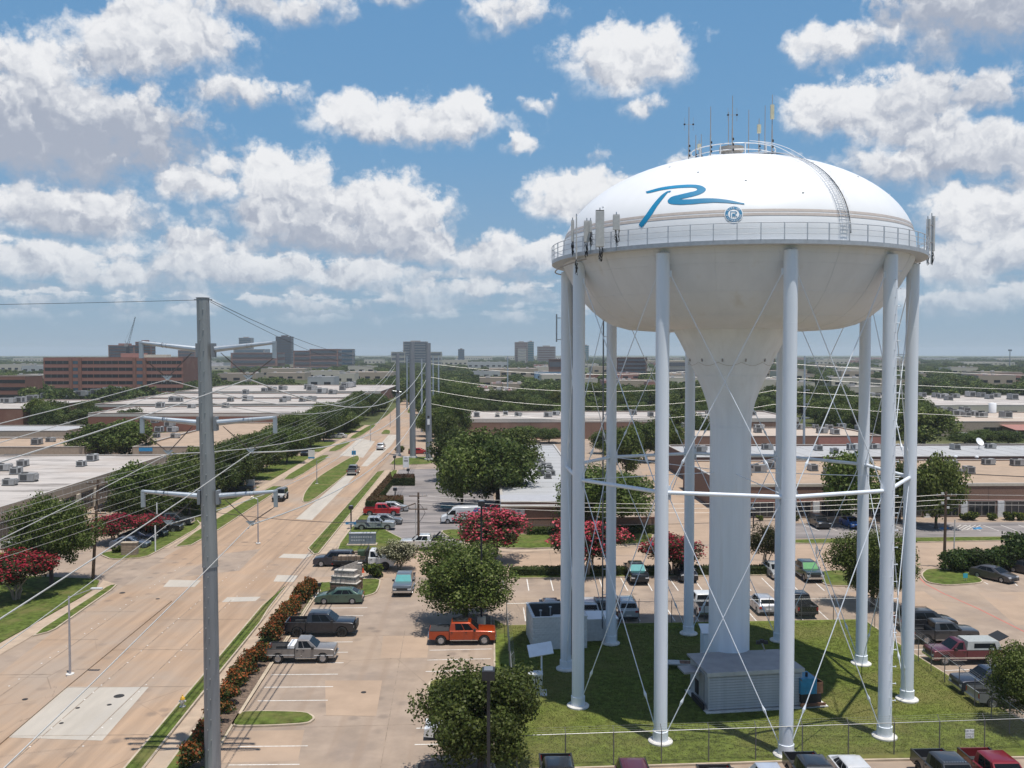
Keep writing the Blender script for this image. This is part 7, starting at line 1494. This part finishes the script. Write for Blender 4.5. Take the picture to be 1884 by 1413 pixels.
# east side of the street, beyond the bare poles
for i, (u, v, vt, wd) in enumerate(((822, 835, 755, 9), (838, 815, 735, 11), (812, 790, 720, 10), (835, 780, 715, 12), (862, 770, 722, 12), (818, 760, 708, 11), (845, 752, 700, 13), (880, 748, 712, 12), (905, 752, 715, 14), (935, 752, 715, 13), (970, 750, 716, 14), (1000, 748, 712, 13), (1020, 755, 715, 12), (1090, 752, 708, 14), (1130, 750, 705, 15), (1165, 752, 708, 14), (1195, 750, 710, 13), (1240, 750, 705, 15), (1285, 752, 712, 14), (1420, 748, 708, 14), (1455, 752, 710, 15), (1490, 752, 705, 15), (1525, 758, 712, 15), (1560, 756, 715, 14), (1600, 760, 735, 13), (1640, 758, 738, 12))):
    p = G(u, v); mid[i % 6].place(p, max(6, at(u, vt, p.y).z), wd, f'dark tree in the belt beyond the long roof, {ORD[i]} from the left', 'tree', 'tree belt beyond the long roof')
for i, (u, v, u0, u1, vt) in enumerate(((1255, 815, 1225, 1300, 745), (1290, 822, 1262, 1312, 760), (1152, 880, 1120, 1200, 790), (1185, 850, 1150, 1225, 770), (1230, 850, 1195, 1262, 772), (1110, 835, 1078, 1128, 792), (970, 812, 940, 1000, 782), (1010, 815, 985, 1040, 786), (1700, 828, 1640, 1760, 752), (1775, 818, 1745, 1810, 795), (1812, 815, 1785, 1850, 790), (1855, 818, 1825, 1890, 792), (1600, 812, 1585, 1630, 780), (1250, 760, 1215, 1290, 742))):
    tree(mid[(i * 5) % 6], u, v, u0, u1, vt, f'tree between the roofs behind the tower, {ORD[i]} listed from left leg region rightward' if False else f'tree among the flat roofs, {["left of the thick column", "just left of the column", "by the drive left of the column", "above the drive left of the column", "close to the column on the left", "by the second leg", "at the grey roof north end", "right at the grey roof north end", "largest, above the grey roof at right", "low one right of the largest", "by the two-windowed building", "at the right edge", "between the right legs", "behind the long roof near the column"][i]}', 'trees between the flat roofs')
rq = random.Random(31); q_ = []
while len(q_) < 30:
    y = rq.uniform(262, 358); x = rq.uniform(.325, .44) * y
    if any((x - a) ** 2 + (y - b) ** 2 < 50 for a, b in q_) or (y < 315 and x < 90): continue
    q_.append((x, y)); mid[len(q_) % 6].place(Vector((x, y, 0)), rq.uniform(9, 12), rq.uniform(10, 13), 'dense tree in the grove behind the pale roof, between the right legs', 'tree', 'grove behind the pale roof')
# ~~ individual trees farther out, then one woodland of instances
def clear(x, y, m):
    for (x0, x1, y0, y1) in RECT:
        if x0 - m < x < x1 + m and y0 - m < y < y1 + m: return False
    s = x * CA + y * SA; t_ = -x * SA + y * CA
    bend = 0 if t_ < 300 else (t_ - 300) ** 1.35 * .035
    return not (-42 - bend < s < -17 - bend * .9)
def shown_gap(x, y):
    # keep the sight lines to the listed far roofs open
    u = 942 + FP * x / y
    for (x0, x1, y0, y1) in RECT:
        if y < y0 and y0 - y < 18 + y0 * .20:
            if 942 + FP * x0 / y0 - 4 < u < 942 + FP * x1 / y0 + 4: return False
    return True
cnt = 0; pts = []; rt = random.Random(9); tries = 0
while cnt < 215 and tries < 9000:
    tries += 1; y = rt.uniform(270, 560); x = rt.uniform(-.56, .58) * y
    if not clear(x, y, 4) or not shown_gap(x, y) or any((x - a) ** 2 + (y - b) ** 2 < 85 for a, b in pts) or y < 305 and x < -60 and x > -140: continue
    if x > 0 and y < 330: continue
    pts.append((x, y)); cnt += 1; u = 942 + FP * x / y
    zone = 'left of the steel pole' if u < 370 else 'between the steel pole and the far street' if u < 760 else 'left of the tower' if u < 1030 else 'behind the tower legs' if u < 1690 else 'right of the tower'
    k = limek[0] if rt.random() < .05 else fark[cnt % 5] if y > 400 else mid[cnt % 6]
    k.place1(Vector((x, y, 0)), rt.uniform(6.5, 10.5), rt.uniform(9, 15), f'far green tree among the rooftops {zone}' if k is not limek[0] else f'yellow-green far tree among the rooftops {zone}', f'far trees {zone}' + (', yellow-green' if k is limek[0] else ''))
wm = MB(); N = 0
while N < 9500:
    y = 520 * math.exp(rt.random() * 2.25); x = rt.uniform(-.62, .62) * y
    if mnoise.noise(Vector((x * .006, y * .003, 3.))) < -.30 and y < 1600: continue
    if not clear(x, y, 5) or not shown_gap(x, y): continue
    wm.v.append((x, y, -.1)); N += 1
wme = bpy.data.meshes.new('woodland'); wme.from_pydata(wm.v, [], []); wo_ = link('woodland', wme, None, kind='stuff'); wo_['label'] = 'far tree canopy reaching to the horizon'
ng = bpy.data.node_groups.new('scatter_trees', 'GeometryNodeTree'); ng.interface.new_socket('Geometry', in_out='INPUT', socket_type='NodeSocketGeometry'); ng.interface.new_socket('Geometry', in_out='OUTPUT', socket_type='NodeSocketGeometry')
gi = ng.nodes.new('NodeGroupInput'); go = ng.nodes.new('NodeGroupOutput'); jn = ng.nodes.new('GeometryNodeJoinGeometry')
srcs = []
for k in range(5):
    f = fark[k]; f.place1(Vector((0, 0, 0)), 8, 10, 'x', None); o = bpy.context.scene.objects[-1] if False else None
for o in [o for o in COL.objects if o.get('label') == 'x']: bpy.data.objects.remove(o)
wsrc = bpy.data.collections.new('woodland_sources')
for k in range(5):
    o = bpy.data.objects.new('woodland_source', fark[k].single); wsrc.objects.link(o)
ci = ng.nodes.new('GeometryNodeCollectionInfo'); ci.inputs[0].default_value = wsrc; ci.inputs['Separate Children'].default_value = True; ci.inputs['Reset Children'].default_value = True
ip = ng.nodes.new('GeometryNodeInstanceOnPoints'); ip.inputs['Pick Instance'].default_value = True
rv = ng.nodes.new('FunctionNodeRandomValue'); rv.data_type = 'FLOAT_VECTOR'; rv.inputs[0].default_value = (1.0, 1.0, .55); rv.inputs[1].default_value = (1.75, 1.75, 1.1)
rr_ = ng.nodes.new('FunctionNodeRandomValue'); rr_.data_type = 'FLOAT_VECTOR'; rr_.inputs[0].default_value = (0, 0, 0); rr_.inputs[1].default_value = (0, 0, 6.28)
L_ = ng.links; L_.new(gi.outputs[0], ip.inputs['Points']); L_.new(ci.outputs[0], ip.inputs['Instance']); L_.new(rv.outputs[0], ip.inputs['Scale']); L_.new(rr_.outputs[0], ip.inputs['Rotation']); L_.new(ip.outputs[0], go.inputs[0])
md = wo_.modifiers.new('scatter', 'NODES'); md.node_group = ng
# ---- shrubs and hedges
def bush_mesh(seed, rad, hgt_, n, ls, mats, top):
    mb, LB = crown_mesh('bush', seed, rad, hgt_ * .5, hgt_ * .55, 12, n, ls, mats, top_mi=1, lob_r=(.35, .5), fill=.15); return mb.mesh('foliage', mats)
ph = [bush_mesh(101 + k, .8, 1.3, 1500, .075, [m_hedge, m_redleaf], 1) for k in range(4)]
spots = []
q0, q1 = Vector((366, 1420)), Vector((570, 1093))
path_ = [(352, 1412), (374, 1374), (398, 1330), (408, 1310), (420, 1292), (432, 1274), (443, 1256), (455, 1240), (468, 1226), (482, 1212), (500, 1176), (507, 1170), (515, 1156), (521, 1146), (528, 1137), (537, 1126), (545, 1116), (552, 1107), (560, 1099), (567, 1092), (574, 1086)]
for i, (u, v) in enumerate(path_):
    p = G(u, v + 6); sh = link('photinia_shrub', ph[i % 4], None, loc=(p.x, p.y, .14), rz=i * 1.7, scale=(1.3 * random.uniform(.85, 1.1), 1.3 * random.uniform(.85, 1.1), random.uniform(1.05, 1.4)))
    tag(sh, f'red-tipped photinia shrub, {ORD[i]} from the bottom of the row', 'shrub', 'red-tipped shrubs along the left lot')
def hedge(lab, poly, z0, z1, m, top=None, dens=70, ls=.09, name='clipped_hedge'):
    p0 = Vector((*poly[0], 0)); t = thing(name, lab, 'hedge', (p0.x, p0.y, z0), 0, 'clipped hedges'); P = [(x - p0.x, y - p0.y) for x, y in poly]
    core = MB().prism(inset(P, .08), 0, z1 - .08).out('core', m_hedge if top is None else m_hedge, t); mb = MB(); tb = MB(); rnd = random.Random(int(p0.x * 10)); n = len(P)
    for i in range(n):
        a = Vector((*P[i], 0)); b = Vector((*P[(i + 1) % n], 0)); L = (b - a).length; nn = Vector(((b - a).y, -(b - a).x, 0)).normalized()
        for q in range(int(L * z1 * dens)): leaf_quads(mb, rnd, a.lerp(b, rnd.random()) + nn * rnd.uniform(-.08, .05) + Vector((0, 0, rnd.uniform(0, z1))), nn, ls)
    xs = [p[0] for p in P]; ys = [p[1] for p in P]; ar = abs(sum(P[i][0] * P[(i + 1) % n][1] - P[(i + 1) % n][0] * P[i][1] for i in range(n))) / 2
    need = int(ar * dens); got = 0; tr_ = 0
    while got < need and tr_ < need * 12:
        tr_ += 1; x, y = rnd.uniform(min(xs), max(xs)), rnd.uniform(min(ys), max(ys)); ins = False
        for i in range(n):
            (x1, y1), (x2, y2) = P[i], P[(i + 1) % n]
            if (y1 > y) != (y2 > y) and x < (x2 - x1) * (y - y1) / (y2 - y1) + x1: ins = not ins
        if ins: got += 1; leaf_quads(tb, rnd, Vector((x, y, z1 + rnd.uniform(-.07, .07))), Vector((0, 0, 1)), ls)
    mb.out('foliage', m, t); tb.out('top_foliage', top or m, t); return t
hedge('rust-topped long hedge running along the middle lot edge', px([(672, 937), (690, 937), (722, 893), (718, 882)]), .05, 1.35, m_hedge, m_hedger, 40, .13)
hedge('rust-topped hedge block at the near end of the middle lot', px([(691, 936), (742, 935), (741, 926), (698, 927)]), .05, 1.35, m_hedge, m_hedger, 40, .13)
hedge('rust-topped hedge block at the far end of the middle lot', px([(722, 894), (763, 894), (762, 886), (726, 886)]), .05, 1.5, m_hedge, m_hedger, 40, .13)
hedge('low dark hedge under the round oak crown, along the back lot', px([(936, 1062), (1034, 1061), (1034, 1055), (940, 1056)]), .12, .8, m_hedge, None, 60, .1)
hedge('low dark hedge between the left legs, along the back lot', px([(1086, 1061), (1230, 1060), (1230, 1054), (1086, 1055)]), .12, .8, m_hedge, None, 60, .1)
hedge('low hedge left of the tower column, along the back lot', px([(1276, 1060), (1312, 1060), (1312, 1054), (1276, 1054)]), .12, .8, m_hedge, None, 60, .1)
hedge('low hedge right of the tower column, along the back lot', px([(1380, 1059), (1412, 1059), (1412, 1053), (1380, 1053)]), .12, .8, m_hedge, None, 60, .1)
hedge('clipped hedge before the low brick screen wall', px([(970, 986), (1034, 986), (1034, 982), (970, 982)]), .12, .9, m_hedge, None, 45, .12); hedge('clipped hedge before the screen wall, right part', px([(1128, 984), (1206, 983), (1206, 979), (1128, 980)]), .12, .9, m_hedge, None, 45, .12)
jb = [bush_mesh(131 + k, 1.6, 2.2, 2600, .14, [m_jun, m_jun], 1) for k in range(2)]
for i, (u, v, s, h) in enumerate(((1752, 1052, 1., 1.), (1772, 1051, 1.1, 1.05), (1795, 1050, 1.2, 1.1), (1818, 1050, 1.1, 1.0), (1842, 1049, 1.2, 1.2), (1866, 1046, 1.5, 1.7), (1890, 1046, 1.4, 1.5))):
    p = G(u, v); o = link('juniper_bush', jb[i % 2], None, loc=(p.x, p.y, .05), rz=i, scale=(s, s, h)); tag(o, f'dark juniper bush behind the kerbed island, {ORD[i]} from left', 'bush', 'junipers at the kerbed island')
sb_ = bush_mesh(141, .8, 1.0, 700, .12, [m_hedge, m_lime], 1)
for i, (u, v, s) in enumerate(((1398, 958, .8), (1463, 958, .8), (1775, 957, 1.1), (1790, 957, 1.2), (1826, 957, 1.), (1856, 957, 1.2), (1875, 957, 1.2), (688, 1062, 1.6), (735, 832, 1.6), (216, 1018, .9), (757, 835, 1.3))):
    p = G(u, v); o = link('rounded_shrub', sb_, None, loc=(p.x, p.y, .03), rz=i, scale=s); tag(o, ['small shrub at the shopfront just right of the tower column', 'small shrub at the shopfront by the tall leg', 'left big shrub before the right shop window', 'second big shrub before the right shop window', 'third big shrub before the right shop window', 'fourth big shrub before the right shop window', 'last shrub at the right shop window edge', 'round dark shrub at the work truck front wheel', 'dark round shrub at the slim bare steel pole', 'bright low shrub left of the tan sign block', 'dark round shrub between the bare steel poles'][i], 'shrub', 'rounded shrubs')
# grass tufts on the nearest lawns
gt = MB(); rg_ = random.Random(3)
def tufts(poly, n, z):
    xs = [p[0] for p in poly]; ys = [p[1] for p in poly]; m_ = len(poly); g = 0
    while g < n:
        x, y = rg_.uniform(min(xs), max(xs)), rg_.uniform(min(ys), max(ys)); ins = False
        for i in range(m_):
            (x1, y1), (x2, y2) = poly[i], poly[(i + 1) % m_]
            if (y1 > y) != (y2 > y) and x < (x2 - x1) * (y - y1) / (y2 - y1) + x1: ins = not ins
        if ins:
            g += 1; a = rg_.uniform(0, 6.28); h = rg_.uniform(.03, .065); c, s = math.cos(a) * .035, math.sin(a) * .035
            k = len(gt.v); gt.v += [(x - c, y - s, z), (x + c, y + s, z), (x + rg_.uniform(-.05, .05), y + rg_.uniform(-.05, .05), z + h)]; gt.f.append([k, k + 1, k + 2]); gt.m.append(0)
tufts(px([(935, 1156), (1250, 1151), (1585, 1146), (1640, 1182), (1835, 1308), (1880, 1380), (1450, 1398), (955, 1412)]), 110000, .145)
m_tuft = leafmat('grass_blades', [(.085, .115, .022), (.115, .142, .028), (.16, .165, .05)], .2, 0.)
gt.out('grass', m_tuft, None, kind='stuff')
# ================================================================== HAZE
hz = MB().box(-9800, 9800, -7900, 11500, -1.2, 92); hm = bpy.data.materials.new('haze_air'); hm.use_nodes = True; t = NT(hm.node_tree); t.n.clear()
pv = t.node('ShaderNodeVolumePrincipled'); pv.inputs['Color'].default_value = (.82, .90, 1., 1); pv.inputs['Density'].default_value = HAZE; pv.inputs['Anisotropy'].default_value = .2
t.l.new(pv.outputs[0], t.node('ShaderNodeOutputMaterial').inputs['Volume']); hm.cycles.homogeneous_volume = True
ho = hz.out('haze', hm, None, kind='stuff'); ho.display_type = 'WIRE'
